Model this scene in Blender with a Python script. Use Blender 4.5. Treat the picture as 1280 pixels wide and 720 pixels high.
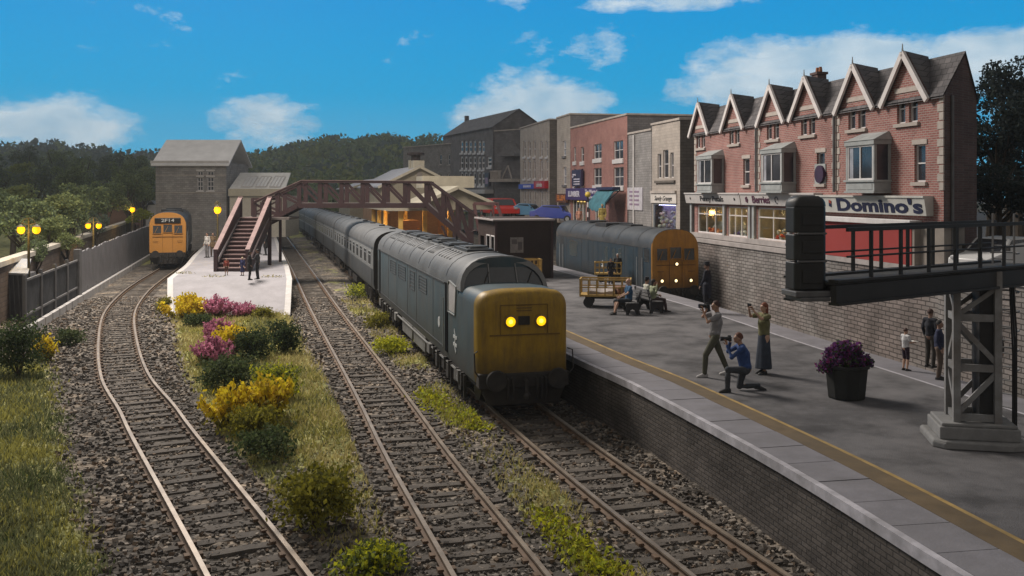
import bpy, bmesh, math, random
from mathutils import Vector, Matrix, noise
R = math.radians
rnd = random.Random(11)
SC = bpy.context.scene
COL = SC.collection
for _o in list(bpy.data.objects):
    bpy.data.objects.remove(_o)

# ------------------------------------------------------------------ camera
H, F = 5.7, 1200.0                      # eye height above the rail tops, focal length in photo pixels
cam = bpy.data.cameras.new('camera')
cam.sensor_width = 36.0
cam.lens = 36.0 * F / 1280.0
cam.shift_y = -120.0 / 1280.0
cam.clip_start, cam.clip_end = 0.1, 6000
camo = bpy.data.objects.new('camera', cam)
COL.objects.link(camo)
camo.location = (0, 0, H)
camo.rotation_euler = (R(90), 0, 0)
SC.camera = camo

# ------------------------------------------------------------------ sky
world = bpy.data.worlds.new('World')
SC.world = world
world.use_nodes = True
def build_sky():
    nt = world.node_tree; N = nt.nodes; L = nt.links
    N.clear()
    out = N.new('ShaderNodeOutputWorld'); bg = N.new('ShaderNodeBackground')
    L.new(bg.outputs[0], out.inputs[0])
    tc = N.new('ShaderNodeTexCoord'); sp = N.new('ShaderNodeSeparateXYZ')
    L.new(tc.outputs['Generated'], sp.inputs[0])
    def math_(op, a, b=None, c=None, clamp=False):
        n = N.new('ShaderNodeMath'); n.operation = op; n.use_clamp = clamp
        for i, v in enumerate((a, b, c)):
            if v is None: continue
            if isinstance(v, (int, float)): n.inputs[i].default_value = v
            else: L.new(v, n.inputs[i])
        return n.outputs[0]
    x, z = sp.outputs[0], sp.outputs[2]
    ramp = N.new('ShaderNodeValToRGB'); L.new(z, ramp.inputs[0])
    e = ramp.color_ramp.elements
    e[0].position = 0.0; e[0].color = (.10, .52, .80, 1)
    e[1].position = 1.0; e[1].color = SKY_ZENITH
    a = e.new(.10); a.color = (.0, .39, .75, 1)
    b = e.new(.20); b.color = (.0, .31, .72, 1)
    c = e.new(.40); c.color = SKY_UPPER
    # cumulus: fractal noise over the direction, gathered into banks
    cv = N.new('ShaderNodeCombineXYZ')
    L.new(math_('MULTIPLY', x, 13.0), cv.inputs[0]); L.new(math_('MULTIPLY', z, 27.0), cv.inputs[2])
    nz = N.new('ShaderNodeTexNoise'); nz.inputs['Scale'].default_value = 1.0
    nz.inputs['Detail'].default_value = 9; nz.inputs['Roughness'].default_value = .68
    L.new(cv.outputs[0], nz.inputs['Vector'])
    tot = None
    banks = [(-.44, .062, .12, .034, 1.0), (-.245, .068, .07, .035, .9), (.02, .085, .10, .05, 1.1), (.07, .15, .09, .03, .5),
             (.30, .115, .16, .055, 1.25), (.47, .12, .13, .04, 1.2), (.15, .19, .12, .012, .75), (.0, .195, .03, .012, .6),
             (.60, .09, .2, .05, 1.0), (-.75, .1, .2, .05, 1.0)]
    for (u0, v0, a_, b_, w_) in banks:
        du = math_('DIVIDE', math_('SUBTRACT', x, u0), a_)
        dv = math_('DIVIDE', math_('SUBTRACT', z, v0), b_)
        q = math_('SUBTRACT', 1.0, math_('ADD', math_('MULTIPLY', du, du), math_('MULTIPLY', dv, dv)), clamp=True)
        q = math_('MULTIPLY', q, w_)
        tot = q if tot is None else math_('MAXIMUM', tot, q)
    dens = math_('ADD', math_('MULTIPLY', tot, .52), math_('MULTIPLY', math_('SUBTRACT', nz.outputs['Fac'], .60), 1.55))
    mask = math_('MULTIPLY', dens, 3.2, clamp=True)
    shade = N.new('ShaderNodeTexNoise'); shade.inputs['Scale'].default_value = 1.7; shade.inputs['Detail'].default_value = 5
    L.new(cv.outputs[0], shade.inputs['Vector'])
    cr = N.new('ShaderNodeValToRGB'); L.new(shade.outputs['Fac'], cr.inputs[0])
    cr.color_ramp.elements[0].position = .32; cr.color_ramp.elements[0].color = (.42, .60, .74, 1)
    cr.color_ramp.elements[1].position = .66; cr.color_ramp.elements[1].color = (.72, .82, .88, 1)
    mx = N.new('ShaderNodeMix'); mx.data_type = 'RGBA'
    L.new(math_('MULTIPLY', mask, .88), mx.inputs[0]); L.new(ramp.outputs[0], mx.inputs[6]); L.new(cr.outputs[0], mx.inputs[7])
    # the painted sky stands in front of the viewer only; the room behind is dim and neutral
    back = N.new('ShaderNodeMapRange'); back.inputs[1].default_value = .05; back.inputs[2].default_value = .55
    L.new(sp.outputs[1], back.inputs[0])
    rm = N.new('ShaderNodeMix'); rm.data_type = 'RGBA'; rm.inputs[6].default_value = ROOM
    L.new(back.outputs[0], rm.inputs[0]); L.new(mx.outputs[2], rm.inputs[7]); L.new(rm.outputs[2], bg.inputs[0])
    bg.inputs[1].default_value = 1.0
ROOM = (.29, .27, .25, 1)
SKY_UPPER = (.10, .13, .15, 1)
SKY_ZENITH = (.15, .15, .15, 1)
build_sky()

# ------------------------------------------------------------------ the room lamp over the layout
def area_lamp(name, loc, target, size, energy, col):
    l = bpy.data.lights.new(name, 'AREA'); l.shape = 'DISK'; l.size = size; l.energy = energy; l.color = col
    o = bpy.data.objects.new(name, l); COL.objects.link(o); o.location = loc
    o.rotation_euler = (Vector(target) - Vector(loc)).to_track_quat('-Z', 'Y').to_euler()
    return o
area_lamp('ceiling_lamp', (-20, 51, 31), (-9, 42, 0), 13, 22000, (1, .90, .80))
fill_sun = bpy.data.lights.new('fill_sun', 'SUN'); fill_sun.energy = .75; fill_sun.angle = R(14); fill_sun.color = (1, .93, .84)  # weak extra sun, added so light reaches the hills
suno = bpy.data.objects.new('fill_sun', fill_sun); COL.objects.link(suno)
suno.rotation_euler = (Vector((.52, -.50, -.70))).to_track_quat('-Z', 'Y').to_euler()

SC.view_settings.view_transform = 'Standard'
SC.view_settings.look = 'None'
SC.view_settings.exposure = 0.0
SC.view_settings.gamma = 1.0
SC.render.engine = 'CYCLES'

# ------------------------------------------------------------------ helpers
def P(x, y, z=0.0):
    """a point at height z seen at photo pixel x, y"""
    s = (y - 240.0) / (H - z)
    return Vector(((x - 640.0) / s, F / s, z))
def PD(x, Y, z=0.0):
    return Vector(((x - 640.0) / F * Y, Y, z))
def ppm(Y): return F / Y

class MB:
    def __init__(s, M=None):
        s.v, s.f, s.m = [], [], []
        s.M = M
    def add(s, vs, fs, mi=0):
        o = len(s.v)
        if s.M is not None: vs = [s.M @ Vector(v) for v in vs]
        s.v.extend([tuple(v) for v in vs])
        s.f.extend([tuple(i + o for i in f) for f in fs])
        s.m.extend([mi] * len(fs))
    def box(s, x0, x1, y0, y1, z0, z1, mi=0):
        s.add([(x0,y0,z0),(x1,y0,z0),(x1,y1,z0),(x0,y1,z0),(x0,y0,z1),(x1,y0,z1),(x1,y1,z1),(x0,y1,z1)],
              [(0,3,2,1),(4,5,6,7),(0,1,5,4),(1,2,6,5),(2,3,7,6),(3,0,4,7)], mi)
    def cbox(s, c, d, mi=0):
        s.box(c[0]-d[0]/2, c[0]+d[0]/2, c[1]-d[1]/2, c[1]+d[1]/2, c[2]-d[2]/2, c[2]+d[2]/2, mi)
    def bar(s, a, b, w, h, mi=0, up=(0,0,1)):
        a, b = Vector(a), Vector(b); d = (b-a).normalized(); up = Vector(up)
        if abs(d.dot(up)) > .98: up = Vector((0,1,0))
        sd = d.cross(up).normalized(); u = sd.cross(d).normalized()
        vs = []
        for p in (a, b):
            for (i, j) in ((-1,-1),(1,-1),(1,1),(-1,1)):
                vs.append(p + sd*(i*w/2) + u*(j*h/2))
        s.add(vs, [(3,2,1,0),(4,5,6,7),(0,1,5,4),(1,2,6,5),(2,3,7,6),(3,0,4,7)], mi)
    def tube(s, pts, r, n=8, mi=0, caps=True):
        pts = [Vector(p) for p in pts]; k = len(pts)
        rs = r if isinstance(r, (list, tuple)) else [r]*k
        vs = []; ref = None
        for i, p in enumerate(pts):
            d = (pts[min(i+1,k-1)] - pts[max(i-1,0)]).normalized()
            if ref is None:
                ref = Vector((0,0,1)) if abs(d.z) < .9 else Vector((1,0,0))
            a = d.cross(ref).normalized(); b = a.cross(d).normalized(); ref = b
            for j in range(n):
                t = 2*math.pi*j/n
                vs.append(p + a*(math.cos(t)*rs[i]) + b*(math.sin(t)*rs[i]))
        fs = []
        for i in range(k-1):
            for j in range(n):
                j2 = (j+1) % n
                fs.append((i*n+j, i*n+j2, (i+1)*n+j2, (i+1)*n+j))
        if caps:
            fs.append(tuple(range(n-1,-1,-1))); fs.append(tuple(range((k-1)*n, k*n)))
        s.add(vs, fs, mi)
    def prism(s, poly, axis, a, b, mi=0):
        n = len(poly)
        def pt(p, t):
            return {'x': (t, p[0], p[1]), 'y': (p[0], t, p[1]), 'z': (p[0], p[1], t)}[axis]
        vs = [pt(p, a) for p in poly] + [pt(p, b) for p in poly]
        fs = [tuple(range(n-1,-1,-1)), tuple(range(n, 2*n))] + [(i, (i+1)%n, n+(i+1)%n, n+i) for i in range(n)]
        s.add(vs, fs, mi)
    def rings(s, rings, mi=0, closed=True, cap0=True, cap1=True):
        n = len(rings[0]); vs = [p for r_ in rings for p in r_]; fs = []
        for i in range(len(rings)-1):
            for j in range(n if closed else n-1):
                j2 = (j+1) % n
                fs.append((i*n+j, i*n+j2, (i+1)*n+j2, (i+1)*n+j))
        if cap0: fs.append(tuple(range(n-1,-1,-1)))
        if cap1: fs.append(tuple(range((len(rings)-1)*n, len(rings)*n)))
        s.add(vs, fs, mi)
    def lathe(s, prof, c=(0,0,0), n=16, mi=0):
        s.rings([[(c[0]+r*math.cos(2*math.pi*j/n), c[1]+r*math.sin(2*math.pi*j/n), c[2]+z) for j in range(n)] for r, z in prof], mi)
    def ball(s, c, r, mi=0, n=10, m=7):
        rx, ry, rz = r if isinstance(r, (list, tuple)) else (r, r, r)
        rg = []
        for i in range(m+1):
            t = math.pi*(i+.02*(i==0)-.02*(i==m))/m - math.pi/2
            rg.append([(c[0]+rx*math.cos(t)*math.cos(2*math.pi*j/n), c[1]+ry*math.cos(t)*math.sin(2*math.pi*j/n), c[2]+rz*math.sin(t)) for j in range(n)])
        s.rings(rg, mi)
    def disc(s, c, r, ax, depth, n=16, mi=0):
        ax = Vector(ax).normalized(); c = Vector(c)
        s.tube([c, c+ax*depth], r, n, mi)
    def quad(s, a, b, c, d, mi=0): s.add([a,b,c,d], [(0,1,2,3)], mi)
    def mesh(s, name='mesh', mats=(), smooth=None, recalc=True):
        me = bpy.data.meshes.new(name)
        me.from_pydata(s.v, [], s.f)
        for m in (mats if isinstance(mats, (list, tuple)) else [mats]): me.materials.append(m)
        if len(me.materials) > 1: me.polygons.foreach_set('material_index', s.m)
        if recalc:
            b = bmesh.new(); b.from_mesh(me); bmesh.ops.recalc_face_normals(b, faces=b.faces); b.to_mesh(me); b.free()
        if smooth is not None:
            me.polygons.foreach_set('use_smooth', [True]*len(me.polygons))
            me.set_sharp_from_angle(angle=R(smooth))
        me.update()
        return me
    def build(s, name, mats, parent=None, smooth=None, bevel=0, loc=None, rz=None, recalc=True, seg=2):
        o = bpy.data.objects.new(name, s.mesh(name, mats, smooth, recalc)); COL.objects.link(o)
        if parent: o.parent = parent
        if loc is not None: o.location = loc
        if rz is not None: o.rotation_euler = (0,0,rz)
        if bevel:
            b = o.modifiers.new('bevel', 'BEVEL'); b.width = bevel; b.segments = seg; b.limit_method = 'ANGLE'; b.angle_limit = R(35)
        return o
def link_mesh(name, me, parent=None, loc=None, rz=None):
    o = bpy.data.objects.new(name, me); COL.objects.link(o)
    if parent: o.parent = parent
    if loc is not None: o.location = loc
    if rz is not None: o.rotation_euler = (0,0,rz)
    return o
def tag(o, label=None, cat=None, group=None, kind=None):
    if label: o['label'] = label
    if cat: o['category'] = cat
    if group: o['group'] = group
    if kind: o['kind'] = kind
    return o
def thing(name, label, cat, loc=(0,0,0), rz=0, group=None, kind=None):
    o = bpy.data.objects.new(name, None); COL.objects.link(o)
    o.empty_display_size = .3
    o.location = loc; o.rotation_euler = (0,0,rz)
    return tag(o, label, cat, group, kind)
def children(o): return [c for c in COL.objects if c.parent == o]
def copy_tree(o, parent=None):
    c = o.copy(); COL.objects.link(c)
    if parent: c.parent = parent
    for ch in children(o): copy_tree(ch, c)
    return c
def spline(ctrl, step=.5):
    """Catmull-Rom through 2D points, resampled evenly"""
    c = [Vector((p[0], p[1])) for p in ctrl]
    c = [c[0]*2-c[1]] + c + [c[-1]*2-c[-2]]
    dense = []
    for i in range(1, len(c)-2):
        p0, p1, p2, p3 = c[i-1], c[i], c[i+1], c[i+2]
        for k in range(40):
            t = k/40
            dense.append(.5*((2*p1)+(p2-p0)*t+(2*p0-5*p1+4*p2-p3)*t*t+(3*p1-p0-3*p2+p3)*t**3))
    dense.append(c[-2])
    out = [dense[0]]; acc = 0
    for a, b in zip(dense, dense[1:]):
        l = (b-a).length
        while l > 0 and acc + l >= step:
            a = a + (b-a)*((step-acc)/l); out.append(a.copy()); l = (b-a).length; acc = 0
        acc += l
    return out
def normals2(pts):
    ns = []
    for i in range(len(pts)):
        d = (pts[min(i+1,len(pts)-1)] - pts[max(i-1,0)]).normalized()
        ns.append(Vector((d.y, -d.x)))            # to the right of the direction of travel
    return ns
def ipl(ctrl, Y):
    """x at depth Y on a polyline of (x, Y) sorted by Y"""
    c = sorted(ctrl, key=lambda p: p[1])
    for a, b in zip(c, c[1:]):
        if Y <= b[1] or b is c[-1]:
            t = (Y-a[1])/(b[1]-a[1]); return a[0]+(b[0]-a[0])*t

# ------------------------------------------------------------------ materials
MATS = {}
def nmat(name):
    m = bpy.data.materials.new(name); m.use_nodes = True
    nt = m.node_tree
    return m, nt, nt.nodes, nt.links, nt.nodes['Principled BSDF']
def rgb(c): return (c[0], c[1], c[2], 1)
def M(name, col, rough=.7, var=.22, scale=2.5, bump=0.0, bscale=None, metal=0.0, dirt=None, damt=.4, dscale=1.2, streak=False, spec=.4, grime=None):
    """painted / plain surface with worn, uneven colour"""
    if name in MATS: return MATS[name]
    m, nt, N, L, B = nmat(name)
    tc = N.new('ShaderNodeTexCoord')
    n1 = N.new('ShaderNodeTexNoise'); n1.inputs['Scale'].default_value = scale; n1.inputs['Detail'].default_value = 6; n1.inputs['Roughness'].default_value = .6
    L.new(tc.outputs['Object'], n1.inputs['Vector'])
    mx = N.new('ShaderNodeMix'); mx.data_type = 'RGBA'
    lo = tuple(c*(1-var) for c in col); hi = tuple(min(1, c*(1+var)) for c in col)
    mx.inputs[6].default_value = rgb(lo); mx.inputs[7].default_value = rgb(hi)
    mr = N.new('ShaderNodeMapRange'); mr.inputs[1].default_value = .3; mr.inputs[2].default_value = .7
    L.new(n1.outputs['Fac'], mr.inputs[0]); L.new(mr.outputs[0], mx.inputs[0])
    outc = mx.outputs[2]
    if dirt is not None:
        n2 = N.new('ShaderNodeTexNoise'); n2.inputs['Scale'].default_value = dscale; n2.inputs['Detail'].default_value = 8; n2.inputs['Roughness'].default_value = .7
        if streak:
            mp = N.new('ShaderNodeMapping'); mp.inputs['Scale'].default_value = (3.5, 3.5, .5)
            L.new(tc.outputs['Object'], mp.inputs[0]); L.new(mp.outputs[0], n2.inputs['Vector'])
        else:
            L.new(tc.outputs['Object'], n2.inputs['Vector'])
        r2 = N.new('ShaderNodeMapRange'); r2.inputs[1].default_value = .42; r2.inputs[2].default_value = .68; r2.inputs[4].default_value = damt
        L.new(n2.outputs['Fac'], r2.inputs[0])
        m2 = N.new('ShaderNodeMix'); m2.data_type = 'RGBA'; m2.inputs[7].default_value = rgb(dirt)
        L.new(r2.outputs[0], m2.inputs[0]); L.new(outc, m2.inputs[6]); outc = m2.outputs[2]
    if grime is not None:                                   # brake dust thrown up from below: (z low, z high, colour, amount)
        sp = N.new('ShaderNodeSeparateXYZ'); L.new(tc.outputs['Object'], sp.inputs[0])
        n4 = N.new('ShaderNodeTexNoise'); n4.inputs['Scale'].default_value = 3; n4.inputs['Detail'].default_value = 8; L.new(tc.outputs['Object'], n4.inputs['Vector'])
        ma = N.new('ShaderNodeMath'); ma.operation = 'MULTIPLY_ADD'; ma.inputs[1].default_value = .9; L.new(n4.outputs['Fac'], ma.inputs[0]); L.new(sp.outputs[2], ma.inputs[2])
        r4 = N.new('ShaderNodeMapRange'); r4.inputs[1].default_value = grime[0]+.45; r4.inputs[2].default_value = grime[1]+.45; r4.inputs[3].default_value = grime[3]; r4.inputs[4].default_value = 0
        L.new(ma.outputs[0], r4.inputs[0])
        m4 = N.new('ShaderNodeMix'); m4.data_type = 'RGBA'; m4.inputs[7].default_value = rgb(grime[2]); L.new(r4.outputs[0], m4.inputs[0]); L.new(outc, m4.inputs[6]); outc = m4.outputs[2]
    L.new(outc, B.inputs['Base Color'])
    B.inputs['Roughness'].default_value = rough; B.inputs['Metallic'].default_value = metal
    B.inputs['Specular IOR Level'].default_value = spec
    if bump:
        n3 = N.new('ShaderNodeTexNoise'); n3.inputs['Scale'].default_value = bscale or scale*6; n3.inputs['Detail'].default_value = 5
        L.new(tc.outputs['Object'], n3.inputs['Vector'])
        bp = N.new('ShaderNodeBump'); bp.inputs['Strength'].default_value = bump; bp.inputs['Distance'].default_value = .03
        L.new(n3.outputs['Fac'], bp.inputs['Height']); L.new(bp.outputs[0], B.inputs['Normal'])
    MATS[name] = m
    return m
def BRICK(name, c1, c2, mortar, bw=.24, bh=.085, ms=.012, bump=.5, rough=.85, var=.5, offset=.5, patch=None):
    if name in MATS: return MATS[name]
    m, nt, N, L, B = nmat(name)
    tc = N.new('ShaderNodeTexCoord'); sp = N.new('ShaderNodeSeparateXYZ'); L.new(tc.outputs['Object'], sp.inputs[0])
    ad = N.new('ShaderNodeMath'); ad.operation = 'ADD'; L.new(sp.outputs[0], ad.inputs[0]); L.new(sp.outputs[1], ad.inputs[1])
    cb = N.new('ShaderNodeCombineXYZ'); L.new(ad.outputs[0], cb.inputs[0]); L.new(sp.outputs[2], cb.inputs[1])
    # a little wobble so the courses are not ruled
    wn = N.new('ShaderNodeTexNoise'); wn.inputs['Scale'].default_value = 1.5; L.new(tc.outputs['Object'], wn.inputs['Vector'])
    va = N.new('ShaderNodeVectorMath'); va.operation = 'SCALE'; va.inputs['Scale'].default_value = bh*.35; L.new(wn.outputs['Color'], va.inputs[0])
    vb = N.new('ShaderNodeVectorMath'); vb.operation = 'ADD'; L.new(cb.outputs[0], vb.inputs[0]); L.new(va.outputs[0], vb.inputs[1])
    br = N.new('ShaderNodeTexBrick'); br.offset = offset
    br.inputs['Scale'].default_value = 1; br.inputs['Brick Width'].default_value = bw; br.inputs['Row Height'].default_value = bh
    br.inputs['Mortar Size'].default_value = ms; br.inputs['Mortar Smooth'].default_value = .3; br.inputs['Bias'].default_value = -.1
    br.inputs['Color1'].default_value = rgb(c1); br.inputs['Color2'].default_value = rgb(c2); br.inputs['Mortar'].default_value = rgb(mortar)
    L.new(vb.outputs[0], br.inputs['Vector'])
    n1 = N.new('ShaderNodeTexNoise'); n1.inputs['Scale'].default_value = .9; n1.inputs['Detail'].default_value = 7; L.new(tc.outputs['Object'], n1.inputs['Vector'])
    mr = N.new('ShaderNodeMapRange'); mr.inputs[1].default_value = .3; mr.inputs[2].default_value = .7; mr.inputs[3].default_value = 1-var*.5; mr.inputs[4].default_value = 1+var*.35
    L.new(n1.outputs['Fac'], mr.inputs[0])
    mul = N.new('ShaderNodeMix'); mul.data_type = 'RGBA'; mul.blend_type = 'MULTIPLY'; mul.inputs[0].default_value = 1
    L.new(br.outputs['Color'], mul.inputs[6]); L.new(mr.outputs[0], mul.inputs[7])
    outc = mul.outputs[2]
    if patch:
        n2 = N.new('ShaderNodeTexNoise'); n2.inputs['Scale'].default_value = .22; n2.inputs['Detail'].default_value = 4; L.new(tc.outputs['Object'], n2.inputs['Vector'])
        r2 = N.new('ShaderNodeMapRange'); r2.inputs[1].default_value = .45; r2.inputs[2].default_value = .6; r2.inputs[4].default_value = .55; L.new(n2.outputs['Fac'], r2.inputs[0])
        m2 = N.new('ShaderNodeMix'); m2.data_type = 'RGBA'; m2.blend_type = 'MULTIPLY'; m2.inputs[7].default_value = rgb(patch)
        L.new(r2.outputs[0], m2.inputs[0]); L.new(outc, m2.inputs[6]); outc = m2.outputs[2]
    L.new(outc, B.inputs['Base Color'])
    n3 = N.new('ShaderNodeTexNoise'); n3.inputs['Scale'].default_value = 14; n3.inputs['Detail'].default_value = 4; L.new(tc.outputs['Object'], n3.inputs['Vector'])
    hs = N.new('ShaderNodeMath'); hs.operation = 'MULTIPLY_ADD'; hs.inputs[1].default_value = -1.0
    L.new(br.outputs['Fac'], hs.inputs[0]); L.new(n3.outputs['Fac'], hs.inputs[2])
    bp = N.new('ShaderNodeBump'); bp.inputs['Strength'].default_value = bump; bp.inputs['Distance'].default_value = .02
    L.new(hs.outputs[0], bp.inputs['Height']); L.new(bp.outputs[0], B.inputs['Normal'])
    B.inputs['Roughness'].default_value = rough; B.inputs['Specular IOR Level'].default_value = .25
    MATS[name] = m
    return m
def SLATE(name, c1, c2, w=.32, h=.22):
    """roof slates: rows run along local x; v is taken down the slope from height"""
    return BRICK(name, c1, c2, tuple(c*.45 for c in c1), w, h, .012, .6, .75)
def EMIT(name, col, s):
    if name in MATS: return MATS[name]
    m, nt, N, L, B = nmat(name)
    B.inputs['Base Color'].default_value = rgb(col); B.inputs['Emission Color'].default_value = rgb(col); B.inputs['Emission Strength'].default_value = s
    MATS[name] = m; return m
def GLASS(name, tint=(.9,.95,.95), clear=.85):
    if name in MATS: return MATS[name]
    m, nt, N, L, B = nmat(name)
    tr = N.new('ShaderNodeBsdfTransparent'); tr.inputs[0].default_value = rgb(tint)
    gl = N.new('ShaderNodeBsdfGlossy'); gl.inputs['Roughness'].default_value = .05
    mx = N.new('ShaderNodeMixShader'); mx.inputs[0].default_value = clear
    L.new(gl.outputs[0], mx.inputs[1]); L.new(tr.outputs[0], mx.inputs[2]); L.new(mx.outputs[0], N['Material Output'].inputs[0])
    MATS[name] = m; return m
def LEAF(name, col, var=.45, trans=.38):
    if name in MATS: return MATS[name]
    m, nt, N, L, B = nmat(name)
    tc = N.new('ShaderNodeTexCoord'); n1 = N.new('ShaderNodeTexNoise'); n1.inputs['Scale'].default_value = 1.3; n1.inputs['Detail'].default_value = 3
    L.new(tc.outputs['Object'], n1.inputs['Vector'])
    gi = N.new('ShaderNodeNewGeometry'); 
    ad = N.new('ShaderNodeMath'); ad.operation = 'MULTIPLY_ADD'; ad.inputs[1].default_value = .5
    L.new(gi.outputs['Random Per Island'], ad.inputs[0]); 
    hf = N.new('ShaderNodeMath'); hf.operation = 'MULTIPLY'; hf.inputs[1].default_value = .5; L.new(n1.outputs['Fac'], hf.inputs[0]); L.new(hf.outputs[0], ad.inputs[2])
    mx = N.new('ShaderNodeMix'); mx.data_type = 'RGBA'
    mx.inputs[6].default_value = rgb(tuple(c*(1-var) for c in col)); mx.inputs[7].default_value = rgb(tuple(min(1,c*(1+var)) for c in col))
    L.new(ad.outputs[0], mx.inputs[0]); L.new(mx.outputs[2], B.inputs['Base Color'])
    B.inputs['Roughness'].default_value = .75; B.inputs['Specular IOR Level'].default_value = .2
    if trans:
        t = N.new('ShaderNodeBsdfTranslucent'); L.new(mx.outputs[2], t.inputs[0])
        ms = N.new('ShaderNodeMixShader'); ms.inputs[0].default_value = trans
        L.new(B.outputs[0], ms.inputs[1]); L.new(t.outputs[0], ms.inputs[2]); L.new(ms.outputs[0], N['Material Output'].inputs[0])
    MATS[name] = m; return m

_txt = {}
def text_mesh(s, size, mat, extrude=.008, bold=0.0, shear=0.0, align='CENTER', sx=1.0):
    cu = bpy.data.curves.new('lettering', 'FONT'); cu.body = s; cu.size = size; cu.extrude = extrude; cu.offset = bold
    cu.shear = shear; cu.align_x = align; cu.align_y = 'CENTER'; cu.resolution_u = 3
    t = bpy.data.objects.new('lettering_source', cu); COL.objects.link(t)
    bpy.context.view_layer.update()
    dg = bpy.context.evaluated_depsgraph_get()
    me = bpy.data.meshes.new_from_object(t.evaluated_get(dg))
    bpy.data.objects.remove(t)
    # stand it up: letters in local x-z, facing -y
    me.transform(Matrix.Rotation(R(90), 4, 'X') @ Matrix.Diagonal((sx,1,1,1)))
    me.materials.clear(); me.materials.append(mat)
    return me
def lettering(s, size, mat, parent, loc, bold=0.0, shear=0.0, sx=1.0, tilt=0.0, name='lettering', rz=0.0, width=None):
    me = text_mesh(s, size, mat, bold=bold, shear=shear, sx=sx)
    if width:
        xs = [v.co.x for v in me.vertices]; k = width/(max(xs)-min(xs)); me.transform(Matrix.Diagonal((k,1,1,1)))
    o = link_mesh(name, me, parent, loc)
    o.rotation_euler = (tilt, 0, rz)
    return o
# ------------------------------------------------------------------ shared lines (x, Y) measured on the ground
TR1 = [(-1.2,9.0),(-3.75,14.25),(-8.2,22.6),(-9.65,25.4),(-12.1,30),(-15.2,37),(-18.6,45.5),(-21.3,54),(-23.4,62),(-26.0,73),(-29.5,86),(-33,99)]
TR2 = [(1.3,9.0),(-.15,14.25),(-2.05,20.9),(-4.08,28.5),(-9.3,47.5),(-14.5,67),(-23.4,100),(-36,147),(-50,200)]
TR3 = [(5.1,9.0),(3.40,14.3),(.40,24.5),(-5.2,46.5),(-10.3,66),(-18.5,97),(-27,129),(-43,190)]
TR4 = [(7.75,46),(6.7,50),(4.1,60),(-.2,77),(-5,95)]
EDGE_N = [(5.75,9),(5.3,11.2),(4.44,15.9),(2.98,21.9),(2.39,23.9),(1.66,26.2),(-.75,35),(-3.4,46),(-7.2,60),(-11.5,77),(-17.2,100),(-25,130)]
EDGE_E = [(13.2,9),(12.2,15),(11,21.6),(9.5,29.5),(8,38),(5.75,47),(2.5,59.3),(-2.0,77),(-6.5,95),(-15,130)]
WALL_R = [(16.6,9),(14.4,21.6),(12.95,29.6),(11.45,38),(9.29,50),(8.1,60),(5.75,86),(1.0,125),(-4,160)]
FENCE = [(-17.2,28.5),(-20.4,40.7),(-23,50.4),(-26.8,64.5),(-33.3,88.9)]
def fx(Y): return -20.4-.268*(Y-40.7)
def swx(Y): return -22.9-.305*(Y-43.8)

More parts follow.
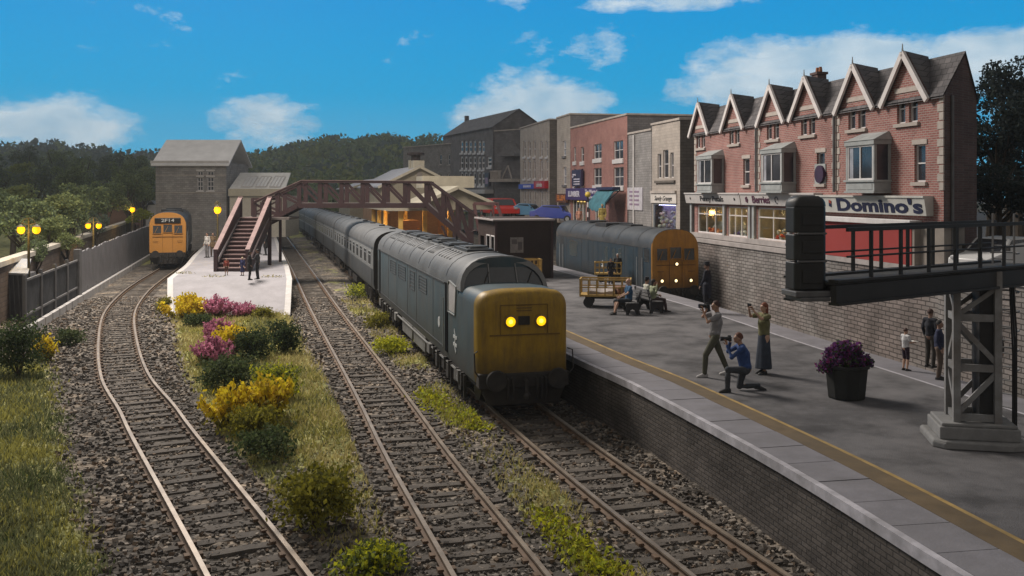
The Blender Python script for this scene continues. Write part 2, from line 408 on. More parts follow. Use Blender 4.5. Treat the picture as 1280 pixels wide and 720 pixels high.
m_ballast = None
def ground_mat():
    m, nt, N, L, B = nmat('ballast_and_turf')
    tc = N.new('ShaderNodeTexCoord')
    vo = N.new('ShaderNodeTexVoronoi'); vo.inputs['Scale'].default_value = 9.0; L.new(tc.outputs['Object'], vo.inputs['Vector'])
    n1 = N.new('ShaderNodeTexNoise'); n1.inputs['Scale'].default_value = .7; n1.inputs['Detail'].default_value = 8; n1.inputs['Roughness'].default_value = .65
    L.new(tc.outputs['Object'], n1.inputs['Vector'])
    cr = N.new('ShaderNodeValToRGB'); L.new(n1.outputs['Fac'], cr.inputs[0])
    e = cr.color_ramp.elements
    e[0].position = .32; e[0].color = (.045,.038,.032,1); e[1].position = .70; e[1].color = (.25,.20,.15,1)
    e.new(.5).color = (.115,.104,.092,1)
    sep = N.new('ShaderNodeSeparateColor'); L.new(vo.outputs['Color'], sep.inputs[0])
    mr = N.new('ShaderNodeMapRange'); mr.inputs[3].default_value = .45; mr.inputs[4].default_value = 2.0; L.new(sep.outputs[0], mr.inputs[0])
    mu = N.new('ShaderNodeMix'); mu.data_type = 'RGBA'; mu.blend_type = 'MULTIPLY'; mu.inputs[0].default_value = 1
    L.new(cr.outputs[0], mu.inputs[6]); L.new(mr.outputs[0], mu.inputs[7])
    # turf
    n2 = N.new('ShaderNodeTexNoise'); n2.inputs['Scale'].default_value = 1.6; n2.inputs['Detail'].default_value = 9; n2.inputs['Roughness'].default_value = .7
    L.new(tc.outputs['Object'], n2.inputs['Vector'])
    cg = N.new('ShaderNodeValToRGB'); L.new(n2.outputs['Fac'], cg.inputs[0])
    g = cg.color_ramp.elements
    g[0].position = .33; g[0].color = (.10,.105,.04,1); g[1].position = .7; g[1].color = (.50,.45,.21,1); g.new(.5).color = (.28,.285,.11,1)
    at = N.new('ShaderNodeAttribute'); at.attribute_name = 'turf'
    n3 = N.new('ShaderNodeTexNoise'); n3.inputs['Scale'].default_value = 2.2; n3.inputs['Detail'].default_value = 7; L.new(tc.outputs['Object'], n3.inputs['Vector'])
    a1 = N.new('ShaderNodeMath'); a1.operation = 'ADD'; L.new(at.outputs['Fac'], a1.inputs[0]); L.new(n3.outputs['Fac'], a1.inputs[1])
    mk = N.new('ShaderNodeMapRange'); mk.inputs[1].default_value = .88; mk.inputs[2].default_value = 1.08; L.new(a1.outputs[0], mk.inputs[0])
    mx = N.new('ShaderNodeMix'); mx.data_type = 'RGBA'
    L.new(mk.outputs[0], mx.inputs[0]); L.new(mu.outputs[2], mx.inputs[6]); L.new(cg.outputs[0], mx.inputs[7])
    L.new(mx.outputs[2], B.inputs['Base Color']); B.inputs['Roughness'].default_value = .95; B.inputs['Specular IOR Level'].default_value = .15
    hm = N.new('ShaderNodeMath'); hm.operation = 'MULTIPLY_ADD'; hm.inputs[1].default_value = -1.2
    L.new(vo.outputs['Distance'], hm.inputs[0]); L.new(n2.outputs['Fac'], hm.inputs[2])
    bp = N.new('ShaderNodeBump'); bp.inputs['Strength'].default_value = .9; bp.inputs['Distance'].default_value = .06
    L.new(hm.outputs[0], bp.inputs['Height']); L.new(bp.outputs[0], B.inputs['Normal'])
    return m
def smooth01(t): t = max(0, min(1, t)); return t*t*(3-2*t)
def turf(x, y):
    """0..1 how grassy the ground is"""
    c1, c2 = ipl(TR1, y), ipl(TR2, y)
    n = noise.noise(Vector((x*.35, y*.35, 3)))
    v = 0
    if c1+1.4 < x < c2-1.3 and y < 48:           # the bed between the first two tracks
        w = c2-c1
        t = (x-c1)/w
        v = smooth01((t-.20)/.12)*smooth01((.88-t)/.14)*(.30+.50*smooth01((y-17)/7))
        v += .12*n
    if x < c1-1.5:                                      # bank on the left
        v = max(v, smooth01((c1-1.5-x)/1.8)*smooth01((36-y)/7)*.85 + .25*n)
        v = max(v, smooth01((fx(y)-x)/3)*.6)
    c3 = ipl(TR3, y)
    if c2+1.2 < x < c3-1.2:
        v = max(v, .30+.6*n)
    return max(0, min(1, v))
def gz(x, y):
    z = -.165 + .035*noise.noise(Vector((x*1.7, y*1.7, 0))) + .03*noise.noise(Vector((x*5, y*5, 7)))
    t = turf(x, y)
    z += .14*t*(1+noise.noise(Vector((x*.6, y*.6, 2))))
    c1 = ipl(TR1, y)
    if x < c1-2.5: z += .35*smooth01((c1-2.5-x)/5)*smooth01((36-y)/6)
    return z
def grid_lines(segs):
    out = []
    for a, b, n in segs: out += [a+(b-a)*i/n for i in range(n)]
    out.append(segs[-1][1]); return out
def build_ground():
    xs = grid_lines([(-900,-200,4),(-200,-60,6),(-60,-26,14),(-26,-14,60),(-14,7,175),(7,60,8),(60,900,5)])
    ys = grid_lines([(-40,9,5),(9,32,200),(32,60,110),(60,110,30),(110,300,10),(300,900,6)])
    vs, ts = [], []
    for y in ys:
        for x in xs:
            fine = -30 < x < 8 and 8 < y < 115
            vs.append((x, y, gz(x, y) if fine else -.22)); ts.append(turf(x, y) if fine else (.8 if x < -26 else .3))
    nx = len(xs)
    fs = [(j*nx+i, j*nx+i+1, (j+1)*nx+i+1, (j+1)*nx+i) for j in range(len(ys)-1) for i in range(nx-1)]
    me = bpy.data.meshes.new('ground'); me.from_pydata(vs, [], fs)
    me.polygons.foreach_set('use_smooth', [True]*len(fs))
    at = me.attributes.new('turf', 'FLOAT', 'POINT'); at.data.foreach_set('value', ts)
    me.materials.append(ground_mat())
    tag(link_mesh('ground', me), kind='structure')
build_ground()

# loose stone between the sleepers and on the cess
def build_stones():
    r = random.Random(5); mb = MB()
    cube = [(-1,-1,-1),(1,-1,-1),(1,1,-1),(-1,1,-1),(-1,-1,1),(1,-1,1),(1,1,1),(-1,1,1)]
    fc = [(0,3,2,1),(4,5,6,7),(0,1,5,4),(1,2,6,5),(2,3,7,6),(3,0,4,7)]
    n = 0
    while n < 38000:
        y = 11.5+(r.random()**1.5)*42
        lim = .57*y
        x = r.uniform(-min(lim, 23), min(lim, ipl(EDGE_N, y)-.05))
        t = turf(x, y)
        if r.random() < t*1.6: continue
        on = min(abs(x-ipl(TR1,y)), abs(x-ipl(TR2,y)), abs(x-ipl(TR3,y)))
        s = r.choice((r.uniform(.014,.034), r.uniform(.014,.034), r.uniform(.03,.052)))*(1.0 if y < 30 else 1.25)
        if on < 1.0: s *= .8
        q = Matrix.Rotation(r.uniform(0,6.3),3,'Z') @ Matrix.Rotation(r.uniform(0,3),3,'X')
        c = Vector((x, y, gz(x,y)+s*.35))
        vs = [c+q@Vector((p[0]*s*r.uniform(.6,1.2), p[1]*s*r.uniform(.6,1.1), p[2]*s*r.uniform(.4,.8))) for p in cube]
        mb.add(vs, fc, r.choice((0,0,0,1,1,2,3)))
        n += 1
    o = mb.build('ballast_stones', [M('stone_dark',(.065,.056,.048),.9), M('stone_mid',(.15,.135,.12),.9), M('stone_pale',(.30,.26,.22),.9), M('stone_brown',(.16,.115,.08),.9)], recalc=False)
    tag(o, kind='stuff', label='loose grey and brown ballast stones strewn round the tracks', cat='ballast')
build_stones()

# ------------------------------------------------------------------ tracks
m_rail = M('rail_steel', (.30,.25,.20), .42, .3, 1.5, metal=.35, dirt=(.14,.09,.055), damt=.5, dscale=2)
m_railside = M('rail_rust', (.13,.085,.055), .8, .3, 3)
m_sleep = M('sleeper_wood', (.07,.06,.052), .9, .45, 3.5, bump=.6, bscale=25, dirt=(.15,.13,.11), damt=.7, dscale=2.2)
GAUGE = 1.36
def track(label, ctrl, ymax, group='running lines of the station'):
    pts = spline(ctrl, .62); ns = normals2(pts)
    t = thing('railway_track', label, 'railway track', (pts[0].x, pts[0].y, 0), group=group)
    o = pts[0]
    for sd in (-1, 1):
        mb = MB(); top, side = [], []
        rg = []
        prof = [(-.075,-.13),(-.075,-.115),(-.018,-.09),(-.018,-.045),(-.04,-.03),(-.04,0),(.04,0),(.04,-.03),(.018,-.045),(.018,-.09),(.075,-.115),(.075,-.13)]
        for p, n in zip(pts, ns):
            b = p + n*(sd*GAUGE/2) - o
            rg.append([(b.x+n.x*a, b.y+n.y*a, z) for a, z in prof])
        mb.rings(rg, 0)
        k = len(prof)
        for i, f in enumerate(mb.f):
            if i < (len(rg)-1)*k and (i % k) not in (4,5,6): mb.m[i] = 1
        mb.build('rail', [m_rail, m_railside], t)
    protos = []
    r = random.Random(len(label))
    for q in range(4):
        mb = MB()
        L_ = 2.12/2
        vs = []
        for xx in [-L_, -.9,-.5, -.2, .2, .5, .9, L_]:
            w = .125+r.uniform(-.012,.012); hz = r.uniform(-.012,.012)
            vs.append([(xx,-w,-.27),(xx,w,-.27),(xx,w*.92,-.135+hz*.6),(xx,-w*.92,-.135+hz*.6)])
        mb.rings(vs)
        for sd in (-1,1):
            for k in (-1,1):
                mb.box(sd*GAUGE/2+k*.10-.045, sd*GAUGE/2+k*.10+.045, -.07, .07, -.14, -.085, 1)
        protos.append(mb.mesh('sleeper', [m_sleep, m_railside]))
    rest = MB(); cnt = 0
    for p, n in zip(pts, ns):
        if p.y > ymax: break
        a = math.atan2(n.y, n.x) + r.uniform(-.025,.025)
        off = p-o
        if cnt < 100 and p.y > 10.5:
            s = link_mesh('sleeper', protos[r.randrange(4)], t, (off.x, off.y, r.uniform(-.012,.008)), a); cnt += 1
        elif p.y > 10.5:
            rest.M = Matrix.Translation((off.x, off.y, 0)) @ Matrix.Rotation(a, 4, 'Z')
            rest.box(-1.06,1.06,-.125,.125,-.27,-.14)
    if rest.v: tag(rest.build('distant_sleepers', m_sleep, t), kind='stuff')
    return t
track('left hand track curving past the grass bed towards the orange fronted locomotive', TR1, 99)
track('clear middle track running beside the long blue and grey train', TR2, 190)
track('track under the front diesel locomotive, next to the brick platform face', TR3, 120)
track('short bay track under the blue locomotive beside the stone wall', TR4, 95)

# ------------------------------------------------------------------ platforms
def edge_points(ctrl, y0, y1, step=1.0):
    return [p for p in spline(ctrl, step) if y0 <= p.y <= y1]
m_tarmac = M('platform_tarmac', (.085,.083,.088), .9, .4, .9, bump=.6, bscale=45, dirt=(.18,.175,.18), damt=.8, dscale=.45)
m_coping = M('coping_slab', (.19,.185,.205), .8, .18, 1.5, bump=.25, bscale=20, dirt=(.15,.145,.15), damt=.45, dscale=.9)
m_edge = M('white_edge', (.42,.41,.45), .75, .3, 3, dirt=(.2,.19,.19), damt=.5)
m_tan = M('tactile_tan', (.125,.09,.05), .85, .25, 2, dirt=(.10,.08,.055), damt=.5)
m_yline = M('yellow_line', (.34,.23,.08), .8, .3, 3, dirt=(.2,.16,.09), damt=.4)
m_pface = BRICK('platform_brick', (.085,.075,.068), (.125,.11,.10), (.05,.045,.042), .24, .085, .012, .7, var=.8)
ZP = 1.2
def strip(mb, pts, ns, a, b, z0, z1, mi=0):
    """a bar following a line between sideways offsets a and b"""
    rg = [[(p.x+n.x*a, p.y+n.y*a, z0), (p.x+n.x*b, p.y+n.y*b, z0), (p.x+n.x*b, p.y+n.y*b, z1), (p.x+n.x*a, p.y+n.y*a, z1)] for p, n in zip(pts, ns)]
    mb.rings(rg, mi)
m_fgap = M('joint_dirt', (.05,.045,.042), .95)
def platform_right():
    t = thing('station_platform', 'broad grey tarmac platform between the two blue trains, with tan edge stripe', 'platform')
    A = edge_points(EDGE_N, 9.2, 128, 1.0); na = normals2(A)
    E = edge_points(EDGE_E, 9.2, 128, 1.0); ne = normals2(E)
    m = MB(); strip(m, A, na, .0, .12, ZP-.16, ZP, 0); m.build('edge_stone', m_edge, t)
    m = MB(); strip(m, A, na, .12, 1.0, ZP-.2, ZP-.03); m.build('slab_bedding', m_fgap, t)
    m = MB(); rs = random.Random(6)
    for p, q, u, v in zip(A, A[1:], na, na[1:]):
        d = (q-p).normalized()*.012; dz = rs.uniform(-.006,.004)
        strip(m, [p+d, q-d], [u, v], .13, .99, ZP-.16, ZP-.002+dz)
    m.build('coping_slabs', m_coping, t)
    m = MB(); strip(m, A, na, 1.0, 1.42, ZP-.16, ZP-.004); m.build('tan_stripe', m_tan, t)
    m = MB(); strip(m, A, na, 1.42, 1.50, ZP-.16, ZP-.001); m.build('yellow_line', m_yline, t)
    m = MB(); strip(m, A, na, .05, .35, -.6, ZP-.16); m.build('brick_face', m_pface, t)
    m = MB(); strip(m, E, ne, -.95, 0, ZP-.16, ZP-.002); m.build('far_coping', m_coping, t)
    m = MB(); strip(m, E, ne, -1.03, -.95, ZP-.16, ZP-.001); m.build('white_line', m_edge, t)
    m = MB(); strip(m, E, ne, -.35, -.05, -.6, ZP-.16); m.build('far_brick_face', m_pface, t)
    m = MB()
    ys = [9.2+i*1.5 for i in range(80)]
    def off(pts, ns, d): return [(p.x+n.x*d, p.y+n.y*d) for p, n in zip(pts, ns)]
    La, Lb = off(A, na, 1.5), off(E, ne, -1.03)
    k = min(len(La), len(Lb)); vs = []; fs = []
    for y in ys:
        if y > 126: break
        xa, xb = ipl(La, y), ipl(Lb, y)
        for j in range(9):
            x = xa+(xb-xa)*j/8
            vs.append((x, y, ZP-.003+(.006*noise.noise(Vector((x*.6,y*.6,1))) if 0<j<8 else 0)))
    n = len(vs)//9
    for i in range(n-1):
        for j in range(8): fs.append((i*9+j, i*9+j+1, (i+1)*9+j+1, (i+1)*9+j))
    m.add(vs, fs); m.build('tarmac_surface', m_tarmac, t, smooth=60)
platform_right()
m_conc = M('platform_concrete', (.29,.28,.30), .85, .14, .7, bump=.25, bscale=25, dirt=(.19,.185,.19), damt=.6, dscale=.6)
m_whedge = M('platform_white_edge', (.46,.45,.45), .8, .12, 2, dirt=(.36,.33,.28), damt=.5)
def platform_left():
    t = thing('station_platform', 'pale concrete island platform with ramped end under the footbridge stairs', 'platform')
    Ls = [(-16.1,44.8),(-17.95,50),(-20.1,59),(-22.6,68),(-26.4,82.6),(-31.3,100),(-39,130)]
    Rs = [(-10.35,44.8),(-11.45,50),(-13.6,58.5),(-18.3,76),(-24.6,100),(-32.6,130)]
    ys = [44.8,46.5,48.2,50]+[52+2.0*i for i in range(39)]
    zt = lambda y: -.05+(ZP+.05)*smooth01(min(1,(y-44.8)/5.2)*.86+.07) if y < 50 else ZP
    m = MB(); vs = []; K = 7
    for y in ys:
        a, b = ipl(Ls, y), ipl(Rs, y)
        for j in range(K):
            vs.append((a+.3+(b-a-.6)*j/(K-1), y, zt(y)-.002))
    n = len(ys)
    m.add(vs, [(i*K+j, i*K+j+1, (i+1)*K+j+1, (i+1)*K+j) for i in range(n-1) for j in range(K-1)])
    m.build('surface', m_conc, t, smooth=40)
    for nm, C, s in (('edge_coping', Ls, 1), ('edge_coping', Rs, -1)):
        m = MB()
        m.rings([[(ipl(C,y), y, zt(y)-.22), (ipl(C,y)+s*.3, y, zt(y)-.22), (ipl(C,y)+s*.3, y, zt(y)), (ipl(C,y), y, zt(y)+.002)] for y in ys])
        m.build(nm, m_whedge, t, bevel=.015)
        m = MB()
        m.rings([[(ipl(C,y)+s*.04, y, -.6), (ipl(C,y)+s*.3, y, -.6), (ipl(C,y)+s*.3, y, zt(y)-.22), (ipl(C,y)+s*.04, y, zt(y)-.22)] for y in ys])
        m.build('platform_face', m_whedge, t)
platform_left()
# ------------------------------------------------------------------ road, retaining wall
ZR = 3.12
m_stonewall = BRICK('retaining_stone', (.20,.187,.178), (.275,.255,.245), (.075,.07,.067), .36, .145, .018, .9, var=.6, patch=(.8,.66,.62))
m_wallcap = M('wall_capping', (.36,.33,.32), .85, .2, 1.5, bump=.3, bscale=15, dirt=(.2,.18,.17), damt=.5)
m_road = M('road_asphalt', (.07,.068,.068), .9, .25, .6, bump=.3, bscale=40)
def right_wall():
    t = thing('retaining_wall', 'long grey block retaining wall below the shops, pale capping along its top', 'wall')
    W = spline(WALL_R, 1.0); n = normals2(W)
    m = MB(); strip(m, W, n, 0, .5, -.5, 3.16)
    m.build('block_face', m_stonewall, t)
    m = MB(); strip(m, W, n, -.07, .56, 3.16, 3.37); m.build('capping', m_wallcap, t, bevel=.02)
    for yy in (28.9, 24.2):
        m = MB(); x = ipl(WALL_R, yy); m.cbox((x-.06, yy, 1.3), (.16, .5, 3.7)); m.build('pier', m_stonewall, t, rz=0)
    m = MB()
    vs = []
    for p, q in zip(W, n): vs += [(p.x+q.x*.45, p.y+q.y*.45, ZR), (max(p.x+60, 60), p.y+q.y*12, ZR)]
    m.add(vs, [(2*i, 2*i+1, 2*i+3, 2*i+2) for i in range(len(W)-1)])
    tag(m.build('road', m_road), kind='structure')
right_wall()

# ------------------------------------------------------------------ building kit
m_glassdark = M('window_glass', (.035,.038,.048), .08, .5, 1.2, spec=.8)
m_glasspale = M('net_curtain_glass', (.30,.30,.33), .25, .35, 2.0, spec=.6)
m_white = M('white_paint', (.62,.60,.60), .6, .1, 3, dirt=(.36,.34,.33), damt=.4)
m_lead = M('grey_paint', (.33,.35,.35), .65, .15, 3, dirt=(.18,.18,.18), damt=.5)
m_stone = M('dressed_stone', (.42,.375,.34), .85, .2, 2.2, bump=.35, bscale=14, dirt=(.26,.23,.21), damt=.5)
m_slate = SLATE('roof_slate', (.095,.09,.095), (.15,.14,.145))
m_redbrick = BRICK('red_brick', (.25,.10,.088), (.34,.15,.13), (.36,.30,.275), .22, .075, .012, .6, var=.45)
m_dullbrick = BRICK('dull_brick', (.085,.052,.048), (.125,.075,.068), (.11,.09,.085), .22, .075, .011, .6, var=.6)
m_shopclear = GLASS('shop_glass')
def facade(mb, x0, x1, z0, z1, ops, y=0.0, dep=.14, mi=0, mr=None):
    """wall sheet facing -y with rectangular openings (x0,x1,z0,z1) and their reveals"""
    xs = sorted({x0, x1, *[v for o in ops for v in o[:2]]}); zs = sorted({z0, z1, *[v for o in ops for v in o[2:4]]})
    xs = [v for v in xs if x0-1e-6 <= v <= x1+1e-6]; zs = [v for v in zs if z0-1e-6 <= v <= z1+1e-6]
    for a, b in zip(xs, xs[1:]):
        for c, d in zip(zs, zs[1:]):
            cx, cz = (a+b)/2, (c+d)/2
            if any(o[0] < cx < o[1] and o[2] < cz < o[3] for o in ops): continue
            mb.quad((a,y,c),(b,y,c),(b,y,d),(a,y,d), mi)
    mr = mi if mr is None else mr
    for o in ops:
        a, b, c, d = o[:4]; k = y+dep
        mb.quad((a,y,c),(a,k,c),(a,k,d),(a,y,d), mr); mb.quad((b,y,c),(b,y,d),(b,k,d),(b,k,c), mr)
        mb.quad((a,y,d),(a,k,d),(b,k,d),(b,y,d), mr); mb.quad((a,y,c),(b,y,c),(b,k,c),(a,k,c), mr)
_wc = {}
def window(parent, a, b, c, d, cols=1, rows=2, y=.11, glass=None, frame=None, sill=None, fw=.055, sillh=.12, lintel=None, name='window'):
    """pane (part) > frame, sill, lintel"""
    glass = glass or m_glassdark; frame = frame or m_white
    w, h = round(b-a, 3), round(d-c, 3)
    key = (w, h, cols, rows, glass.name, frame.name, sill and sill.name, fw, sillh, lintel and lintel.name)
    if key not in _wc:
        p = MB(); p.box(-w/2, w/2, .02, .05, 0, h)
        f = MB()
        f.box(-w/2, -w/2+fw, -.03, .019, 0, h); f.box(w/2-fw, w/2, -.03, .019, 0, h)
        f.box(-w/2+fw, w/2-fw, -.03, .019, 0, fw); f.box(-w/2+fw, w/2-fw, -.03, .019, h-fw, h)
        for i in range(1, cols): f.box(-w/2+w*i/cols-fw*.35, -w/2+w*i/cols+fw*.35, -.02, .018, fw, h-fw)
        for i in range(1, rows): f.box(-w/2+fw, w/2-fw, -.025, .0185, h*i/rows-fw*.4, h*i/rows+fw*.4)
        s = l = None
        if sill:
            m = MB(); m.box(-w/2-.1, w/2+.1, -y-.09, .0, -sillh, -.002); s = m.mesh('sill', sill)
        if lintel:
            m = MB(); m.box(-w/2-.1, w/2+.1, -y-.03, .0, h+.002, h+.16); l = m.mesh('lintel', lintel)
        _wc[key] = (p.mesh('pane', glass), f.mesh('frame', frame), s, l)
    p, f, s, l = _wc[key]
    o = link_mesh(name, p, parent, ((a+b)/2, y, c))
    link_mesh('frame', f, o)
    if s: link_mesh('sill', s, o)
    if l: link_mesh('lintel', l, o)
    return o
class Front:
    """a facade line on the plan; turns photo pixels into (u along, z) on it"""
    def __init__(s, p0, p1):
        s.p0, s.p1 = Vector(p0), Vector(p1); s.d = (s.p1-s.p0).normalized(); s.w = (s.p1-s.p0).length
        s.rz = math.atan2(s.d.y, s.d.x)
    def u(s, px):
        k = (px-640)/F
        return (k*s.p0.y - s.p0.x)/(s.d.x - k*s.d.y)
    def Y(s, px): return s.p0.y + s.d.y*s.u(px)
    def z(s, px, py): return H - (py-240)/F*s.Y(px)
def roof_gable(mb, x0, x1, y0, y1, ze, zr, over=.12, mi=0, axis='x', th=.08):
    if axis == 'x':
        ym = (y0+y1)/2
        k = (zr-ze)/(ym-y0)
        pol = [(y0-over, ze-k*over), (ym, zr), (y1+over, ze-k*over), (y1+over, ze-k*over-th), (ym, zr-th), (y0-over, ze-k*over-th)]
        mb.prism(pol, 'x', x0-over, x1+over, mi)
    else:
        xm = (x0+x1)/2; k = (zr-ze)/(xm-x0)
        pol = [(x0-over, ze-k*over), (xm, zr), (x1+over, ze-k*over), (x1+over, ze-k*over-th), (xm, zr-th), (x0-over, ze-k*over-th)]
        mb.prism(pol, 'y', y0-over, y1+over, mi)

# ------------------------------------------------------------------ the red brick terrace
TF = Front((9.29+.22, 50), (13.0+.22, 29.4))
m_fascia = M('fascia_cream', (.50,.48,.47), .6, .1, 2, dirt=(.36,.34,.33), damt=.4)
m_fascia_dom = M('fascia_pale', (.50,.50,.47), .6, .1, 2, dirt=(.3,.3,.29), damt=.4)
m_navy = M('navy_letters', (.012,.016,.05), .5)
m_plum = M('plum_letters', (.09,.03,.06), .5)
m_ink = M('dark_letters', (.03,.03,.035), .5)
m_redwall = M('red_render', (.30,.035,.03), .8, .15, 1.2, bump=.15, dirt=(.19,.03,.028), damt=.4)
m_pinkwhite = M('white_barge', (.62,.58,.57), .7, .1, 3)
m_warm = EMIT('shop_light', (1,.62,.18), 1.8)
m_beige = M('beige_render', (.26,.23,.20), .85, .15, 1.5, dirt=(.17,.15,.14), damt=.5)
def terrace():
    ux = TF.u
    t = thing('terraced_shops', 'red brick Victorian terrace with bay windows and white gables over a row of shops', 'building', (TF.p0.x, TF.p0.y, 0), TF.rz)
    Wd = TF.w; D = 2.3; SK = -.7
    EAVE, APEX = 8.75, 10.25
    doors = [ux(947), ux(1045)]
    ops, wins = [], []
    def win(x0, x1, y0, y1, **k):
        a, b = ux(x0), ux(x1); c, d = k.pop('z', None) or (TF.z((x0+x1)/2, y1), TF.z((x0+x1)/2, y0))
        ops.append((a, b, c, d)); wins.append((a, b, c, d, k))
    Z1 = (6.02, 7.22)
    for x0, x1 in ((879,884),(929,937),(957.5,965),(1021,1031),(1062,1073.5),(1143,1157)):
        win(x0, x1, 0, 0, z=Z1)
    gab = [ux(x) for x in (876, 918, 966, 1010, 1071, 1134)]
    for g in gab:                                          # paired lights high in each gable
        for s in (-1, 1): ops.append((g+s*.34-.24, g+s*.34+.24, 7.95, 8.95)); wins.append((g+s*.34-.24, g+s*.34+.24, 7.95, 8.95, {}))
    # shop openings
    shops = [(ux(872), ux(904), 3.62, 5.02), (ux(910), ux(934), 3.62, 5.02), (ux(947), ux(985), 3.62, 5.02), (ux(992), ux(1027), 3.62, 5.02)]
    bays = [(ux(887), ux(903.5)), (ux(970), ux(993)), (ux(1080), ux(1111))]
    m = MB(); facade(m, 0, Wd, ZR-.1, EAVE, ops+shops, dep=.13)
    # gable peaks
    hw = 1.2
    for g in gab:
        m.add([(g-hw, 0, APEX-hw*1.24), (g+hw, 0, APEX-hw*1.24), (g, 0, APEX)], [(0,1,2)])
    m.build('front_wall', m_redbrick, t, recalc=False)
    # end wall facing the car park, back wall
    def bk(u, d): return (u + SK*d, d)
    m = MB()
    zr = 10.15; dr = D*.62
    a0, a1, a2 = bk(Wd, .005), bk(Wd, dr), bk(Wd, D)
    def wall5(u, mi=0):
        p = [bk(u, .0), bk(u, dr), bk(u, D)]
        m.add([(p[0][0], p[0][1], ZR-.1), (p[2][0], p[2][1], ZR-.1), (p[2][0], p[2][1], EAVE), (p[1][0], p[1][1], zr), (p[0][0], p[0][1], EAVE)], [(0,1,2,3,4)], mi)
    wall5(Wd); wall5(0)
    b0, b1 = bk(0, D), bk(Wd, D)
    m.add([(b0[0], b0[1], ZR), (b1[0], b1[1], ZR), (b1[0], b1[1], EAVE), (b0[0], b0[1], EAVE)], [(0,1,2,3)])
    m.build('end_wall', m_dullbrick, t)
    # quoins
    for e in (0, doors[0], doors[1], Wd):
        m = MB(); z = 5.75; k = 0
        while z < EAVE-.1:
            w_ = .30 if k % 2 else .20
            m.box(max(e-w_, -.012) if e > .1 else -.012, min(e+w_, Wd+.012), -.022, .02, z, z+.24); z += .27; k += 1
        m.build('quoins', m_stone, t, bevel=.008)
    # main roof
    m = MB()
    th = .07
    A = [bk(-.05, -.12), bk(Wd+.05, -.12)]; B_ = [bk(-.05, dr), bk(Wd+.05, dr)]; C_ = [bk(-.05, D+.1), bk(Wd+.05, D+.1)]
    ze = EAVE-.1
    for lo, hi in ((0, 1),):
        m.add([(A[0][0],A[0][1],ze),(A[1][0],A[1][1],ze),(B_[1][0],B_[1][1],zr+.05),(B_[0][0],B_[0][1],zr+.05),
               (C_[0][0],C_[0][1],ze),(C_[1][0],C_[1][1],ze)], [(0,1,2,3),(3,2,5,4)])
        m.add([(A[0][0],A[0][1],ze-th),(A[1][0],A[1][1],ze-th),(B_[1][0],B_[1][1],zr+.05-th),(B_[0][0],B_[0][1],zr+.05-th),
               (C_[0][0],C_[0][1],ze-th),(C_[1][0],C_[1][1],ze-th)], [(0,1,2,3),(3,2,5,4)])
    m.build('roof', m_slate, t, recalc=False)
    for g in gab:
        r = MB()                                           # roof of the cross gable running back into the main slope
        for s in (-1, 1):
            e = g+s*(hw+.14); ze2 = APEX+.06-(hw+.14)*1.24
            p = [(e, -.14, ze2), (g, -.14, APEX+.06), (g+SK*dr, dr, APEX+.04), (e+SK*.3, .3, ze2)]
            r.add(p+[(q[0], q[1], q[2]-.06) for q in p], [(0,1,2,3),(7,6,5,4),(0,4,5,1),(1,5,6,2),(2,6,7,3),(3,7,4,0)])
        ro = r.build('gable_roof', m_slate, t)
        b = MB()
        for s in (-1, 1):
            e = g+s*(hw+.12)
            b.bar((e, -.17, APEX-.05-(hw+.12)*1.24), (g, -.17, APEX-.03), .09, .19, up=(0,0,1))
        b.build('bargeboard', m_pinkwhite, ro)
        f = MB(); f.tube([(g, -.17, APEX-.05), (g, -.17, APEX+.28)], [.04,.015], 6); f.build('finial', m_lead, ro)
    for u in (ux(985)+.9,):
        c = MB(); q = bk(u, dr); 
        c.box(q[0]-.26, q[0]+.26, q[1]-.2, q[1]+.2, zr-.3, zr+.42); c.box(q[0]-.31, q[0]+.31, q[1]-.25, q[1]+.25, zr+.42, zr+.52)
        ch = c.build('chimney', m_dullbrick, t)
        c = MB()
        for s in (-.13, .13): c.lathe([(.07,0),(.085,.05),(.06,.22)], (q[0]+s, q[1], zr+.52), 8)
        c.build('chimney_pots', M('terracotta',(.30,.13,.07),.85), ch)
    for a, b, c, d, k in wins:
        window(t, a, b, c, d, sill=m_stone, lintel=m_stone, frame=m_white, **k)
    # bay windows
    for a, b in bays:
        mb = MB(); pr = .62
        a_, b_ = a-.14, b+.14
        mb.box(a_, b_, -pr, 0, 5.72, 6.04)                       # panelled base
        mb.box(a_-.05, b_+.05, -pr-.05, 0, 5.66, 5.72); mb.box(a_-.06, b_+.06, -pr-.06, 0, 6.04, 6.11)
        mb.box(a_-.04, b_+.04, -pr-.04, 0, 7.30, 7.46)
        mb.add([(a_-.07,-pr-.07,7.46),(b_+.07,-pr-.07,7.46),(b_+.07,0,7.46),(a_-.07,0,7.46),(a_+.1,-.05,7.75),(b_-.1,-.05,7.75),(b_-.1,0,7.75),(a_+.1,0,7.75)],
               [(0,1,5,4),(1,2,6,5),(3,0,4,7),(0,3,2,1),(4,5,6,7)])
        for x in (a_, b_-.1): mb.box(x, x+.1, -pr, -pr+.1, 6.11, 7.30)
        for x in (a_, b_-.08): mb.box(x, x+.08, -.1, 0, 6.11, 7.30)
        for z0 in (5.78,): mb.box(a_+.12, b_-.12, -pr-.015, -pr, z0, z0+.2)
        bo = mb.build('bay_window', m_lead, t, bevel=.01)
        g = MB(); g.box(a_+.1, b_-.1, -pr+.05, -pr+.07, 6.11, 7.30)
        for x in (a_+.03, b_-.05): g.box(x, x+.02, -pr+.1, -.1, 6.11, 7.30)
        g.build('pane', m_glassdark, bo)
        f = MB(); xm = (a_+b_)/2
        f.box(a_+.1, a_+.16, -pr+.015, -pr+.045, 6.11, 7.30); f.box(b_-.16, b_-.1, -pr+.015, -pr+.045, 6.11, 7.30)
